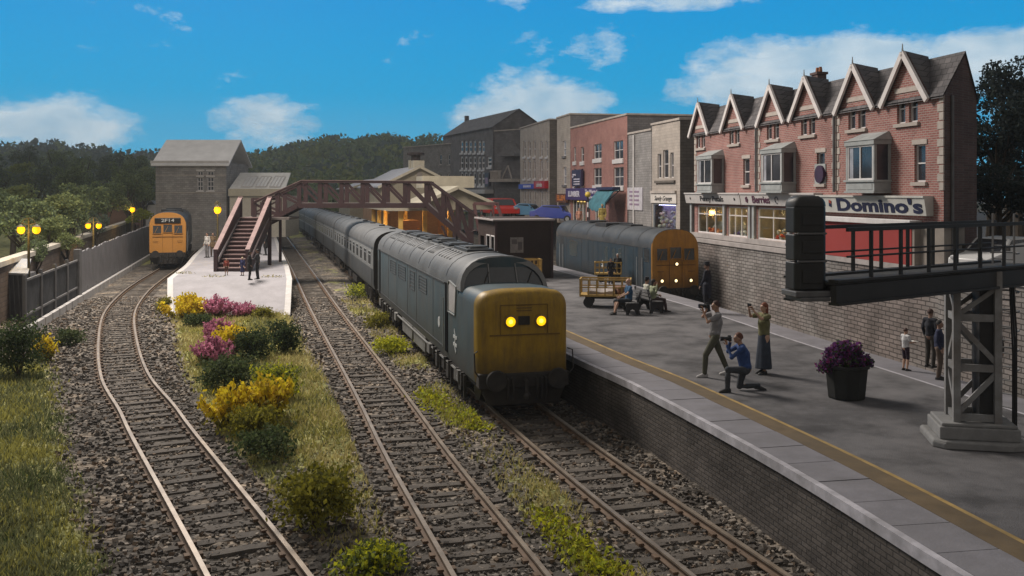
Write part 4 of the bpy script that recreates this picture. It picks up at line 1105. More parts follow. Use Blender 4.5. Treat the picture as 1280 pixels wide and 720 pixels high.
def stone_house():
    Y = 96; s = ppm(Y)
    x0, x1 = (194.5-640)/s, (283-640)/s
    t = thing('stone_house', 'square grey stone house with pale roof behind the orange fronted locomotive', 'house', (x0, Y, 0))
    w = x1-x0
    z = lambda py: H-(py-240)/s
    ops = [((246.5-194.5)/s, (254-194.5)/s, z(238.5), z(221.5)), ((259-194.5)/s, (267.5-194.5)/s, z(238.5), z(221.5)),
           ((246.5-194.5)/s, (254-194.5)/s, z(219.5), z(214)), ((259-194.5)/s, (267.5-194.5)/s, z(219.5), z(214))]
    hs = BRICK('house_stone', (.27,.26,.255), (.37,.35,.34), (.23,.22,.215), .42, .2, .018, .7, var=.5)
    m = MB(); facade(m, 0, w, -.2, z(203), ops, dep=.2); m.build('front_wall', hs, t, recalc=False)
    m = MB(); m.box(.01, .3, .21, 8, -.2, z(203)); m.build('side_wall', hs, t)
    m = MB(); m.box(w-.3, w-.01, .01, 8, -.2, z(203)); m.build('side_wall', hs, t)
    for a, b, c, d in ops: window(t, a, b, c, d, cols=2, rows=3 if d-c > .8 else 1, y=.12, sill=m_white, lintel=m_white, fw=.08)
    m = MB()
    for py in (219.5, 241.5): m.box(0, w, -.03, 0, z(py), z(py)+.08)
    m.build('string_course', m_stone, t)
    m = MB(); roof_gable(m, 0, w, 0, 8, z(203), z(172), over=.35, th=.15); m.build('roof', M('pale_roof',(.78,.78,.79),.8,.1,1,dirt=(.62,.62,.63)), t)
    m = MB(); m.box(-.35, w+.35, -.48, -.36, z(204.5), z(201)); m.build('gutter', m_white, t)
    # side wing with rooflights
    x2, x3 = (287-640)/s, (357-640)/s
    t = thing('house_wing', 'low pale wing with three rooflights beside the stone house', 'building', (x2, Y, 0)); w2 = x3-x2
    m = MB(); m.box(0, w2, 0, 6, ZP, z(245)); m.build('wall', M('wing_cream',(.55,.51,.43),.85,.12), t)
    m = MB(); m.add([(0,-.2,z(236)),(w2,-.2,z(236)),(w2-.3,3.5,z(215)),(.1,3.5,z(215)),(0,-.2,z(236)-.15),(w2,-.2,z(236)-.15),(w2-.3,3.5,z(215)-.15),(.1,3.5,z(215)-.15)],
                    [(0,1,2,3),(7,6,5,4),(0,4,5,1),(1,5,6,2),(2,6,7,3),(3,7,4,0)])
    m.build('roof', M('wing_roof',(.62,.62,.61),.8,.1), t)
    m = MB(); m.box(-.05, w2+.05, -.3, -.18, z(245), z(236)); m.build('fascia_board', m_stcream, t)
    for q in range(3):
        xa = (301+q*17.5-287)/s; xb = xa+13.0/s
        za, zb = z(234), z(220.5); f = lambda zz: -.2+3.7*(zz-z(236))/(z(215)-z(236))
        m = MB(); m.add([(xa,f(za),za+.05),(xb,f(za),za+.05),(xb,f(zb),zb+.05),(xa,f(zb),zb+.05)], [(0,1,2,3)]); ro = m.build('rooflight', M('frosted',(.62,.63,.64),.35,.08), t)
        m = MB()
        for u_ in (xa, (xa*2+xb)/3, (xa+2*xb)/3, xb): m.bar((u_,f(za)-.02,za+.07),(u_,f(zb)-.02,zb+.07),.07,.06)
        m.bar((xa,f(za)-.02,za+.07),(xb,f(za)-.02,za+.07),.07,.06); m.bar((xa,f(zb)-.02,zb+.07),(xb,f(zb)-.02,zb+.07),.07,.06)
        m.build('frame', m_white, ro)
    m = MB(); m.cbox((0,0,1.2),(2.2,2,2.6)); m.build
    t = thing('white_shed', 'small white shed by the left edge of the stone house', 'shed', ((189-640)/ppm(104), 104, 0))
    m = MB(); m.box(-.6,.6,0,2,-.2,4.3); m.build('wall', m_white, t)
    m = MB(); roof_gable(m, -.6, .6, 0, 2, 4.3, 4.8, over=.1, axis='y'); m.build('roof', m_stroof, t)
stone_house()
def pink_cottage():
    Y = 104; p = PD(142, Y); s = ppm(Y)
    t = thing('cottage', 'pinkish brick cottage with gable among the trees behind the lamps', 'house', (p.x-2.4, Y, 0))
    m = MB(); m.prism([(0,-.2),(4.6,-.2),(4.6,2.4),(2.0,4.9),(0,2.4)], 'y', 0, 4); m.build('wall', BRICK('cottage_brick',(.26,.15,.12),(.31,.18,.145),(.24,.17,.14),.22,.075,.01,.4), t)
    m = MB(); m.prism([(-.3,2.1),(2.0,5.1),(4.9,2.1),(4.9,1.95),(2.0,4.92),(-.3,1.95)], 'y', .05, 4.1); m.build('roof', M('cottage_roof',(.20,.12,.10),.85), t)
    m = MB(); m.prism([(4.6,-.2),(7.4,-.2),(7.4,2.0),(6.2,3.0),(4.6,2.2)], 'y', .6, 3.6); m.build('lean_to', M('cottage_pink',(.36,.23,.19),.85), t)
pink_cottage()
# ------------------------------------------------------------------ trains
m_blue = M('loco_blue', (.042,.076,.095), .5, .25, 1.2, dirt=(.085,.085,.082), damt=.8, dscale=.8, streak=True, bump=.06, bscale=8, grime=(.8,1.6,(.05,.046,.042),.8))
m_blue2 = M('loco_blue_clean', (.016,.036,.055), .5, .2, 1.2, dirt=(.05,.055,.058), damt=.6, dscale=.8, streak=True, grime=(.9,1.7,(.045,.042,.04),.8))
m_roofg = M('loco_roof', (.105,.11,.115), .6, .25, 1.0, dirt=(.055,.053,.05), damt=.6, dscale=.9, bump=.1, bscale=10)
m_roofd = M('roof_dark', (.035,.04,.046), .55, .25, 1.0, dirt=(.09,.09,.09), damt=.4)
m_yel = M('warning_yellow', (.32,.195,.012), .5, .16, 2.2, dirt=(.14,.085,.02), damt=.75, dscale=1.5, streak=True, bump=.05, grime=(.85,1.75,(.035,.028,.02),.92))
m_yel2 = M('warning_amber', (.42,.20,.03), .55, .15, 2, dirt=(.2,.10,.03), damt=.6, dscale=2, streak=True, grime=(.9,1.9,(.05,.035,.02),.7))
m_yel3 = M('warning_orange', (.55,.25,.05), .55, .12, 2, dirt=(.35,.17,.05), damt=.5, dscale=2)
m_black = M('underframe_black', (.022,.02,.019), .75, .4, 4, dirt=(.06,.05,.042), damt=.5, dscale=3)
m_grime = M('buffer_grime', (.03,.026,.023), .8, .3, 3)
m_tank = M('tank_grey', (.16,.16,.155), .7, .2, 2, dirt=(.07,.065,.06), damt=.6)
m_glassy = M('cab_glass', (.04,.045,.05), .12, .3, 1, spec=.9)
m_glasswhite = M('cab_glass_pale', (.42,.42,.43), .25, .12, 1.2)
m_silver = M('alloy_trim', (.28,.30,.31), .45, .15, 3)
m_emblem = M('emblem_white', (.50,.52,.52), .6)
m_head = EMIT('headlamp_glow', (1,.55,.004), 1.35)
m_headcore = EMIT('headlamp_core', (1,.80,.12), 1.8)
m_marker = EMIT('marker_glow', (1,.78,.40), 2.2)
def loco_section(hw, zb, zs, zr, n=14, tuck=.06):
    """closed section: straight sides from zb to zs and an arched roof up to zr"""
    pts = [(-hw+tuck, zb), (-hw, zb+.25), (-hw, zs)]
    for i in range(1, n):
        t = math.pi*i/n
        c, s_ = math.cos(t), math.sin(t)
        pts.append((-hw*math.copysign(abs(c)**.80, c), zs+(zr-zs)*s_**.9))
    pts += [(hw, zs), (hw, zb+.25), (hw-tuck, zb)]
    return pts
def bogie(parent, y0, y1, hw, axles=3, name='bogie'):
    m = MB()
    for s in (-1, 1):
        pol = [(y0,.62),(y0+.2,.82),((y0+y1)/2-.5,.82),((y0+y1)/2-.3,.68),((y0+y1)/2+.3,.68),((y0+y1)/2+.5,.82),(y1-.2,.82),(y1,.62),(y1-.3,.42),((y0+y1)/2,.36),(y0+.3,.42)]
        m.prism(pol, 'x', s*(hw-.22), s*(hw-.06))
        for k in range(axles):
            y = y0+.55+(y1-y0-1.1)*k/(axles-1)
            m.box(s*(hw-.06)-.06, s*(hw-.06)+.06, y-.17, y+.17, .32, .68)
            m.tube([(s*(hw-.02),y-.34,.48),(s*(hw-.02),y-.34,.85)], .07, 6); m.tube([(s*(hw-.02),y+.34,.48),(s*(hw-.02),y+.34,.85)], .07, 6)
            m.box(s*(hw-.05)-.04, s*(hw-.05)+.04, y-.52, y-.44, .2, .8)
    m.box(-hw+.3, hw-.3, y0+.1, y1-.1, .5, .8)
    b = m.build(name, m_black, parent)
    for k in range(axles):
        y = y0+.55+(y1-y0-1.1)*k/(axles-1)
        w = MB()
        for s in (-1, 1):
            w.tube([(s*(GAUGE/2-.06),y,.5),(s*(GAUGE/2+.06),y,.5)], .5, 20); w.tube([(s*(GAUGE/2-.10),y,.5),(s*(GAUGE/2-.06),y,.5)], .54, 20)
        w.tube([(-GAUGE/2,y,.5),(GAUGE/2,y,.5)], .09, 8)
        w.build('wheelset', M('wheel_steel',(.06,.055,.05),.5,metal=.5), b)
    return b
def arrow_emblem(parent, loc, s, rz, sx=1):
    """two bars crossed by a zigzag: white double arrow mark on the body side, drawn in the local x-z plane"""
    m = MB()
    def bar(z, x0, x1): m.box(x0*s, x1*s, -.012, 0, (z-.07)*s, (z+.07)*s)
    bar(.17, -.5, .5); bar(-.17, -.5, .5)
    for a, b in (((-.22,.50),(.12,.17)), ((.12,.17),(-.14,-.17)), ((-.14,-.17),(.22,-.50))):
        m.bar((a[0]*s,-.006,a[1]*s), (b[0]*s,-.006,b[1]*s), .012, .14*s, up=(-(b[1]-a[1]),0,b[0]-a[0]))
    o = m.build('arrow_emblem', m_emblem, parent); o.location = loc; o.rotation_euler = (0,0,rz); o.scale = (sx,1,1)
    return o
def nosed_loco():
    p = Vector((.30, 24.4)); a = math.atan(.258)
    t = thing('diesel_locomotive', 'large weathered blue diesel locomotive with yellow nose and two lit headlamps', 'locomotive', (p.x, p.y, 0), a)
    hw = 1.23; L = 22.2; yc = 2.35                      # local: x across, y back along the train
    # body
    m = MB()
    ys = [yc+.02, yc+.4, 4.2, 7.5, 9.6, 11.6, 16, 19.6, L-.9, L-.25, L]
    rg = []
    for i, y in enumerate(ys):
        k = 1.0 if y < L-.3 else (.97 if y < L else .92)
        rg.append([(x*k, y, z if z < 2 else 2+(z-2)*(1 if y < L-.3 else k)) for x, z in loco_section(hw, .84, 3.02, 3.90)])
    m.rings(rg)
    body = m.build('body', [m_blue, m_roofg], t, smooth=40)
    me = body.data
    for pl in me.polygons:
        if pl.center.z > 3.02 and abs(pl.normal.y) < .8: pl.material_index = 1
    # roof detail: ribs, panels, hatches, fan grilles
    m = MB()
    for y in (4.3, 7.4, 9.5, 11.7, 14.6, 17.4, 19.7):
        sec = loco_section(hw+.012, .84, 3.0, 3.918)[3:-3]
        m.rings([[(x, y-.03, z) for x, z in sec]+[(x*.97, y-.03, z-.04) for x, z in sec[::-1]], [(x, y+.03, z) for x, z in sec]+[(x*.97, y+.03, z-.04) for x, z in sec[::-1]]])
    m.build('roof_rib', m_roofd, body)
    m = MB()
    for y0, y1 in ((5.0,7.1),(8.0,9.2),(10.0,11.4),(12.2,14.2),(15,17),(17.8,19.4)):
        m.box(-.42, .42, y0, y1, 3.84, 3.96); m.box(-.3, .3, y0+.2, y1-.2, 3.96, 3.99)
        for s in (-1, 1):
            for q in range(5): m.bar((s*.55, y0+.15+q*(y1-y0-.3)/4, 3.865), (s*.95, y0+.15+q*(y1-y0-.3)/4, 3.66), .10, .035)
    for y in (5.6, 10.7, 13.3): m.lathe([(.34,3.98),(.36,4.03),(.22,4.05)], (0,y,0), 14)
    m.build('roof_equipment', m_roofd, body, bevel=.012)
    m = MB()                                              # cant rail
    for s in (-1, 1): m.bar((s*(hw+.005), 4.4, 3.02), (s*(hw+.005), L-.6, 3.02), .03, .05)
    m.build('cant_rail', m_roofd, body)
    m = MB()                                              # body side grilles, panel seams, kick plates
    for s in (-1, 1):
        for y0, y1, z0, z1 in ((7.6,9.2,2.35,2.85),(10.2,11.3,2.2,2.85),(12.5,14.4,2.35,2.85),(15.2,16.9,2.35,2.85)):
            for q in range(6): m.bar((s*(hw+.006), y0, z0+(z1-z0)*q/5), (s*(hw+.006), y1, z0+(z1-z0)*q/5), .02, .025)
            m.bar((s*(hw+.006), y0, z0), (s*(hw+.006), y0, z1), .02, .03, up=(0,1,0)); m.bar((s*(hw+.006), y1, z0), (s*(hw+.006), y1, z1), .02, .03, up=(0,1,0))
        for y in (6.4, 9.8, 12.0, 14.9, 17.6): m.bar((s*(hw+.002), y, 1.15), (s*(hw+.002), y, 3.0), .012, .02, up=(0,1,0))
        m.bar((s*(hw+.004), 4.6, 1.12), (s*(hw+.004), L-.4, 1.12), .02, .035)
    m.build('side_grille', m_roofd, body)
    # cab door slots: recess shade painted as near-black strips on the side
    for s in (-1, 1):
        for y0 in (3.95, L-1.6):
            m = MB(); m.box(s*hw-.02, s*hw+.02, y0-.08, y0+.30, 1.05, 3.05); d = m.build('cab_door', M('door_recess_shade',(.006,.006,.007),.9,spec=.02), t)
            m = MB()
            for y in (y0+.36,): m.tube([(s*(hw+.06), y, 1.15), (s*(hw+.06), y, 2.6)], .018, 6)
            m.build('handrail', m_silver, d)
    # cab side windows
    for s in (-1, 1):
        m = MB(); m.prism([(3.78,2.02+.28),(2.78,2.02+.28),(2.62,3.05),(3.62,3.12),(3.78,3.02)], 'x', s*hw-.006, s*hw+.014); w = m.build('cab_side_window', m_glasswhite, t)
        m = MB()
        pol = [(3.8,2.26),(2.75,2.26),(2.58,3.07),(3.62,3.16),(3.81,3.04)]
        for q in range(5):
            a_, b_ = pol[q], pol[(q+1) % 5]; m.bar((s*(hw+.01),a_[0],a_[1]), (s*(hw+.01),b_[0],b_[1]), .02, .05, up=(1,0,0))
        m.build('frame', m_silver, w)
    # windscreen under the brow
    sec = [(x, z) for x, z in loco_section(hw-.03, .84, 3.02, 3.84) if z >= 3.0]
    lo = [(-hw+.02, 3.0), (hw-.02, 3.0)]
    m = MB(); n = len(sec)
    front = [(x, yc-.28 + .42*((z-3.0)/.85), z) for x, z in sec]
    m.add(front, [tuple(range(n))]); 
    m.build('windscreen', m_glassy, t, recalc=False)
    for x in (-.40, .40):
        m = MB(); m.bar((x, yc-.29, 3.0), (x*.95, yc-.29+.40, 3.78), .10, .03, up=(1,0,0)); m.build('windscreen_pillar', M('brow_grey',(.19,.19,.19),.6,.2,2,dirt=(.09,.09,.09),damt=.5), t)
    m = MB()                                              # brow around the glass
    o1 = loco_section(hw+.01, .84, 3.0, 3.93)[2:-2]; i1 = loco_section(hw-.10, .84, 3.0, 3.76)[2:-2]
    y_of = lambda z: yc-.34 + .42*max(0, (z-3.0))/.85
    m.rings([[(x, y_of(z), z) for x, z in i1], [(x, y_of(z)-.02, z) for x, z in o1], [(x, yc+.3, z) for x, z in o1], [(x, yc+.3, z-.02) for x, z in i1]], closed=False, cap0=False, cap1=False)
    m.build('windscreen_brow', M('brow_grey',(.19,.19,.19),.6,.2,2,dirt=(.09,.09,.09),damt=.5), t, smooth=40)
    for s in (-.62, .62):
        m = MB(); m.bar((s, yc-.31, 3.06), (s+.22, yc-.12, 3.5), .02, .02); m.build('wiper', m_black, t)
    # nose: rounded box lofted forward
    def nsec(hwn, zt, rad, y, zb=.84, arch=.06):
        pts = [(-hwn+.04, y, zb), (-hwn, y, zb+.2)]
        for i in range(9):
            q = math.pi - (math.pi/2)*i/8
            pts.append((-hwn+rad+rad*math.cos(q), y, zt-rad+rad*math.sin(q)))
        for x in (-.5,-.25,0,.25,.5):
            pts.append((x*hwn, y, zt+arch*(1-(x/1.0)**2)))
        for i in range(9):
            q = math.pi/2 - (math.pi/2)*i/8
            pts.append((hwn-rad+rad*math.cos(q), y, zt-rad+rad*math.sin(q)))
        pts += [(hwn, y, zb+.2), (hwn-.04, y, zb)]
        return pts
    m = MB()
    m.rings([nsec(hw, 3.14, .30, yc+.1), nsec(hw-.005, 3.16, .34, 1.5), nsec(hw-.02, 3.17, .36, .42)], cap0=False, cap1=False)
    m.build('nose', m_blue, t, smooth=50)
    m = MB()
    m.rings([nsec(hw-.02, 3.17, .36, .42), nsec(hw-.03, 3.165, .37, .26), nsec(hw-.07, 3.12, .37, .10), nsec(hw-.14, 3.04, .34, .02), nsec(hw-.24, 2.92, .28, -.02)], cap0=False)
    yp = m.build('yellow_nose_panel', m_yel, t, smooth=50)
    m = MB(); m.box(-.145, .145, -.05, -.02, 2.33, 2.55); m.build('headcode_panel', m_grime, yp)
    m = MB(); m.bar((-.9,-.03,2.08),(.95,-.03,2.08),.02,.03); m.bar((-.62,-.035,2.84),(.62,-.035,2.84),.012,.018); m.bar((-.62,-.035,2.08),(-.62,-.035,2.84),.012,.018,up=(0,1,0)); m.bar((.62,-.035,2.08),(.62,-.035,2.84),.012,.018,up=(0,1,0))
    m.build('nose_door_seam', M('seam_brown',(.14,.08,.015),.7), yp)
    m = MB()
    for q in range(3): m.box(-.2,.2,-.035,-.02,2.68+q*.07,2.70+q*.07)
    m.build('nose_vent', MATS['seam_brown'], yp)
    for x, e in ((-.36,0), (.44,1)):
        m = MB(); m.lathe([(.165,-.03),(.165,.05),(.13,.07),(.125,.02)], (0,0,0), 18)
        h = m.build('headlamp', M('lamp_rim',(.2,.13,.03),.4), t); h.location = (x, -.03, 2.42); h.rotation_euler = (R(90),0,0)
        m = MB(); m.disc((0,0,.03), .122, (0,0,1), .02, 18); m.build('lens', m_head, h)
        m = MB(); m.ball((0,0,.05), (.055,.055,.02), 0, 10, 6); m.build('bulb', m_headcore, h)
    # buffer beam, buffers, pipes, coupling
    m = MB(); m.box(-hw+.05, hw-.05, -.06, .3, .74, 1.12); m.prism([(-hw+.1,.76),(hw-.1,.76),(hw-.3,.30),(-hw+.3,.30)], 'y', .02, .14)
    bb = m.build('buffer_beam', m_grime, t, bevel=.03)
    for s in (-1, 1):
        m = MB(); m.tube([(s*.80,-.06,1.0),(s*.80,-.36,1.0)], .11, 12); m.tube([(s*.80,-.36,1.0),(s*.80,-.42,1.0)], [.27,.25], 20)
        m.build('buffer', m_black, t, smooth=40)
    m = MB()
    for x in (-.45,-.32,.32,.45,.56): m.tube([(x,-.06,1.0),(x,-.16,.98),(x,-.18,.7),(x,-.12,.45)], .03, 6)
    m.build('brake_hose', m_black, t)
    m = MB(); m.tube([(0,-.06,1.0),(0,-.3,.95),(0,-.32,.6)], .05, 6); m.ball((0,-.31,.58),.1,0,8,6); m.build('coupling_hook', m_black, t)
    for s in (-1,1):
        m = MB(); m.tube([(s*(hw-.06),-.06,1.05),(s*(hw+.06),-.1,1.2),(s*(hw+.06),-.02,1.65),(s*(hw-.04),.1,1.68)], .018, 6); m.build('handrail', m_black, t)
    # below the frame
    for s in (-1,1):
        for y0, y1 in ((8.2,10.9),(11.1,13.8)):
            m = MB(); m.prism([(y0,.86),(y1,.86),(y1-.12,.30),(y0+.12,.30)], 'x', s*(hw-.35), s*(hw-.05)); m.build('fuel_tank', m_tank, t, bevel=.03)
    m = MB(); m.box(-hw+.12, hw-.12, .4, L-.4, .70, .86); m.build('underframe', m_black, t)
    m = MB()
    for s in (-1,1):
        m.tube([(s*(hw-.04), 2.0, .74),(s*(hw-.04), L-2, .74)], .035, 6)
        for y in (2.2, 6.9, 15.0, 20.2): m.box(s*(hw-.02)-.06, s*(hw-.02)+.06, y, y+.5, .52, .82)
    m.build('air_pipe', m_tank, t)
    bogie(t, 1.6, 6.4, hw, 3); bogie(t, L-6.6, L-1.8, hw, 3)
    arrow_emblem(t, (-hw-.004, 2.75, 1.55), .62, R(-90), .8); arrow_emblem(t, (hw+.004, 2.75, 1.55), .62, R(90), .8)
    m = MB(); m.disc((-hw, 5.3, 1.75), .16, (-1,0,0), .015, 18); m.build('works_plate', m_emblem, t)
    o = lettering('55 013', .22, m_emblem, t, (-hw-.005, 2.0, 2.2), rz=R(-90), name='number')
    bpy.data.objects.remove(o)                            # too worn in the picture to be read
    return t
nosed_loco()
def coach(label, p0, p1):
    p0, p1 = Vector(p0), Vector(p1); L = (p1-p0).length-.5; a = math.atan2(-(p1-p0).x, (p1-p0).y)
    t = thing('railway_coach', label, 'railway coach', (p0.x, p0.y, 0), a, group='coaches of the long blue and grey train')
    hw = 1.23
    def sec(z0, z1): return None
    m = MB(); sc = loco_section(hw, .95, 3.0, 3.80)
    m.rings([[(x*.985, .0, z) for x, z in sc], [(x, .15, z) for x, z in sc], [(x, L-.15, z) for x, z in sc], [(x*.985, L, z) for x, z in sc]])
    b = m.build('body', [M('coach_grey_blue',(.065,.075,.085),.6,.2,1.5,dirt=(.09,.085,.08),damt=.6), M('coach_roof',(.115,.12,.125),.65,.2,1,dirt=(.07,.07,.07),damt=.5), m_grime], t, smooth=40)
    for pl in b.data.polygons:
        if abs(pl.normal.y) > .8: pl.material_index = 2
        elif pl.center.z > 3.02: pl.material_index = 1
    m = MB()
    for s in (-1,1): m.box(s*hw-.008, s*hw+.008, .02, L-.02, 1.92, 2.86)
    m.build('window_band', M('coach_band',(.19,.20,.205),.6,.15,1.5,dirt=(.15,.15,.15),damt=.5), t)
    n = int(L/2.2)
    w = MB(); w.box(-hw-.014, hw+.014, -.55, .55, 2.08, 2.72); wm = w.mesh('window', m_glassy)
    fm = MB()
    for s in (-1,1):
        x = s*(hw+.012)
        for z in (2.06, 2.74, 2.56): fm.bar((x,-.57,z),(x,.57,z),.02,.03)
        for y in (-.57, .57): fm.bar((x,y,2.06),(x,y,2.74),.02,.03,up=(0,1,0))
    fmm = fm.mesh('frame', m_silver)
    for i in range(n):
        y = 1.7+(L-3.4)*i/(n-1)
        o = link_mesh('window', wm, t, (0,y,0)); link_mesh('frame', fmm, o)
    d = MB()
    for y in (.5, L-.5, L*.5):
        for s in (-1,1):
            for e in (-.36,.36): d.bar((s*(hw+.008), y+e, 1.0), (s*(hw+.008), y+e, 2.95), .012, .02, up=(0,1,0))
    d.build('door_seams', m_black, t)
    m = MB()
    for y in [L*(k+.5)/6 for k in range(6)]:
        q = MB(); q.lathe([(.16,3.78),(.17,3.86),(.08,3.9)], (0,y,0), 10); q.build('roof_vent', m_roofd, t)
    for y in (L*.18, L*.5, L*.82):
        sec_ = loco_section(hw+.008, .95, 3.0, 3.815)[3:-3]
        m.rings([[(x, y-.02, z) for x, z in sec_]+[(x*.97, y-.02, z-.04) for x, z in sec_[::-1]], [(x, y+.02, z) for x, z in sec_]+[(x*.97, y+.02, z-.04) for x, z in sec_[::-1]]])
    m.build('roof_seams', m_roofd, t)
    m = MB(); m.box(-.55,.55,-.22,.0,1.15,3.25); m.box(-.55,.55,L,L+.2,1.15,3.25); m.build('gangway', m_black, t)
    m = MB(); m.box(-1.0,1.0,.3,L-.3,.72,.95)
    for y0, y1 in ((L*.36,L*.46),(L*.5,L*.58)): m.box(-1.12,1.12,y0,y1,.38,.74)
    m.build('underframe', m_black, t)
    bogie(t, 1.2, 4.4, hw-.05, 2); bogie(t, L-4.4, L-1.2, hw-.05, 2)
cp = [(-5.55,47.0),(-12.6,74.5),(-18.6,97.0),(-24.6,119.5),(-30.5,140.5)]
lb = ['first blue and grey coach, coupled right behind the blue locomotive', 'second coach of the train, passing below the footbridge',
      'third coach of the train, just beyond the footbridge', 'last far coach of the train, near the wooded hill']
for i in range(4): coach(lb[i], cp[i], cp[i+1])

def flat_loco(label, p, slope, yel, glow, L=15.6, headcode=None, body_m=None, sc=1.0, headroof=None):
    a = math.atan(slope)
    t = thing('diesel_locomotive', label, 'locomotive', (p[0], p[1], 0), a)
    t.scale = (sc,)*3
    hw = 1.22; bm = body_m or m_blue2
    m = MB(); rg = []
    for y, k, dz in ((.12,1,0),(.5,1,0),(L-.5,1,0),(L-.1,.96,.0),(L,.93,0)):
        rg.append([(x*k, y, z) for x, z in loco_section(hw, .95, 3.0, 3.92)])
    m.rings(rg, cap0=False)
    b = m.build('body', [bm, m_roofd], t, smooth=40)
    for pl in b.data.polygons:
        if pl.center.z > 3.02 and abs(pl.normal.y) < .8: pl.material_index = 1
    # cab front: slightly raked upper half, rounded edges
    def fsec(k, dy, y): 
        pts = loco_section(hw*k, .95, 3.0, 3.92-(1-k)*1.2)
        return [(x, y+dy*(max(0, z-2.2)), z) for x, z in pts]
    m = MB(); m.rings([fsec(1.0, .0, .12), fsec(.985, .05, .03), fsec(.95, .07, 0)], cap0=False)
    f = m.build('cab_front', [yel, m_roofd], t, smooth=50)
    for pl in f.data.polygons:
        if pl.center.z > 3.25 and pl.normal.z > .25: pl.material_index = 1
    for x0, x1, z0, z1 in ((-.98,-.42,2.42,3.0),(-.30,.30,2.5,3.06),(.42,.98,2.42,3.0)):
        m = MB(); yy = lambda z: .07*max(0, z-2.2)-.012
        m.add([(x0,yy(z0),z0),(x1,yy(z0),z0),(x1,yy(z1),z1),(x0,yy(z1),z1)], [(0,1,2,3)]); w = m.build('windscreen', m_glassy, t, recalc=False)
        m = MB()
        c = [(x0,yy(z0)-.004,z0),(x1,yy(z0)-.004,z0),(x1,yy(z1)-.004,z1),(x0,yy(z1)-.004,z1)]
        for q in range(4): m.bar(c[q], c[(q+1)%4], .025, .05, up=(0,1,0))
        m.bar((x0+.1, yy(z0)-.03, z0-.02), (x0+.32, yy(z1)-.03, z1-.12), .02, .02)
        m.build('frame', yel, w)
    m = MB(); m.bar((-.33,-.0,1.1),(-.33,-.0,2.45),.012,.025,up=(0,1,0)); m.bar((.33,-.0,1.1),(.33,-.0,2.45),.012,.025,up=(0,1,0)); m.bar((-1.0,-.0,2.2),(1.0,-.0,2.2),.02,.025)
    for x in (-.8, .8): m.tube([(x-.16,-.02,1.9),(x-.16,-.06,1.9),(x+.16,-.06,1.9),(x+.16,-.02,1.9)], .015, 5)
    m.build('front_seams', M('seam_amber',(.12,.06,.02),.7), t)
    if headcode:
        m = MB(); m.box(-.86,.86,-.02,.16,3.14,3.52); h = m.build('headcode_box', M('headcode_black',(.012,.012,.013),.4), t, bevel=.03)
        lettering(headcode, .30, m_emblem, h, (0,-.026,3.33), bold=.004, sx=1.5)
    for x, z in glow:
        m = MB(); m.lathe([(.10,-.02),(.10,.04),(.075,.05),(.07,.02)], (0,0,0), 14); h = m.build('marker_lamp', m_grime, t); h.location = (x, -.0, z); h.rotation_euler = (R(90),0,0)
        m = MB(); m.disc((0,0,.02), .07, (0,0,1), .02, 14); m.build('lens', m_marker, h)
    m = MB(); m.box(-hw+.06, hw-.06, -.04, .3, .74, 1.1); m.prism([(-hw+.1,.76),(hw-.1,.76),(hw-.3,.3),(-hw+.3,.3)], 'y', .0, .12); m.build('buffer_beam', m_grime, t, bevel=.02)
    for s in (-1,1):
        m = MB(); m.tube([(s*.8,-.04,1.0),(s*.8,-.34,1.0)], .1, 10); m.tube([(s*.8,-.34,1.0),(s*.8,-.40,1.0)], [.26,.24], 18); m.build('buffer', m_black, t, smooth=40)
    m = MB()
    for x in (-.45,-.3,.3,.45): m.tube([(x,-.04,1.0),(x,-.14,.96),(x,-.16,.5)], .03, 6)
    m.tube([(0,-.04,1.0),(0,-.26,.94),(0,-.28,.6)], .05, 6); m.build('brake_hose', m_black, t)
    for s in (-1,1):
        for y0 in (1.15, L-1.8):
            m = MB(); m.box(s*hw-.01, s*hw+.012, y0, y0+.62, 1.05, 2.98); d = m.build('cab_door', M('door_dull_blue',(.03,.036,.042),.6), t)  # flat door panel in its own dull grey-blue
            m = MB()
            for y in (y0-.04, y0+.66): m.tube([(s*(hw+.05),y,1.1),(s*(hw+.05),y,2.5)], .02, 6)
            m.build('handrail', m_silver, d)
        m = MB(); m.box(s*hw-.006, s*hw+.014, .35, 1.0, 2.32, 2.95); m.build('cab_side_window', m_glassy, t)
        m = MB()
        for y0, y1, z0, z1 in ((4.0,4.5,2.0,2.75),(4.9,5.3,2.0,2.75),(6.0,6.5,2.0,2.75),(11.2,12.6,1.9,2.8)):
            m.box(s*hw-.006, s*hw+.012, y0, y1, z0, z1)
        m.build('side_window', M('side_glass',(.04,.055,.062),.25,.3), t)
        m = MB()
        for y in (2.4, 3.6, 7.6, 8.4, 9.2, 10.4, 13.2): m.bar((s*(hw+.003), y, 1.05), (s*(hw+.003), y, 2.95), .012, .025, up=(0,1,0))
        for q in range(6): m.bar((s*(hw+.008), 7.7, 1.2+q*.11), (s*(hw+.008), 10.3, 1.2+q*.11), .015, .03)
        m.bar((s*(hw+.006), .6, 3.0), (s*(hw+.006), L-.5, 3.0), .02, .05)
        m.build('side_grille', m_roofd, t)
    m = MB()
    for y in (1.9, 4.6, 7.0, 9.6, 12.6):
        sec_ = loco_section(hw+.01, .95, 3.0, 3.935)[3:-3]
        m.rings([[(x, y-.03, z) for x, z in sec_]+[(x*.97, y-.03, z-.04) for x, z in sec_[::-1]], [(x, y+.03, z) for x, z in sec_]+[(x*.97, y+.03, z-.04) for x, z in sec_[::-1]]])
    m.box(-.8,.8,7.4,9.2,3.7,3.98); m.lathe([(.6,3.95),(.62,4.02),(.4,4.04)], (0,11,0), 18); m.box(-.35,.35,4.9,6.6,3.85,3.98)
    m.build('roof_equipment', M('roof_rib_dark',(.03,.032,.036),.6), t)
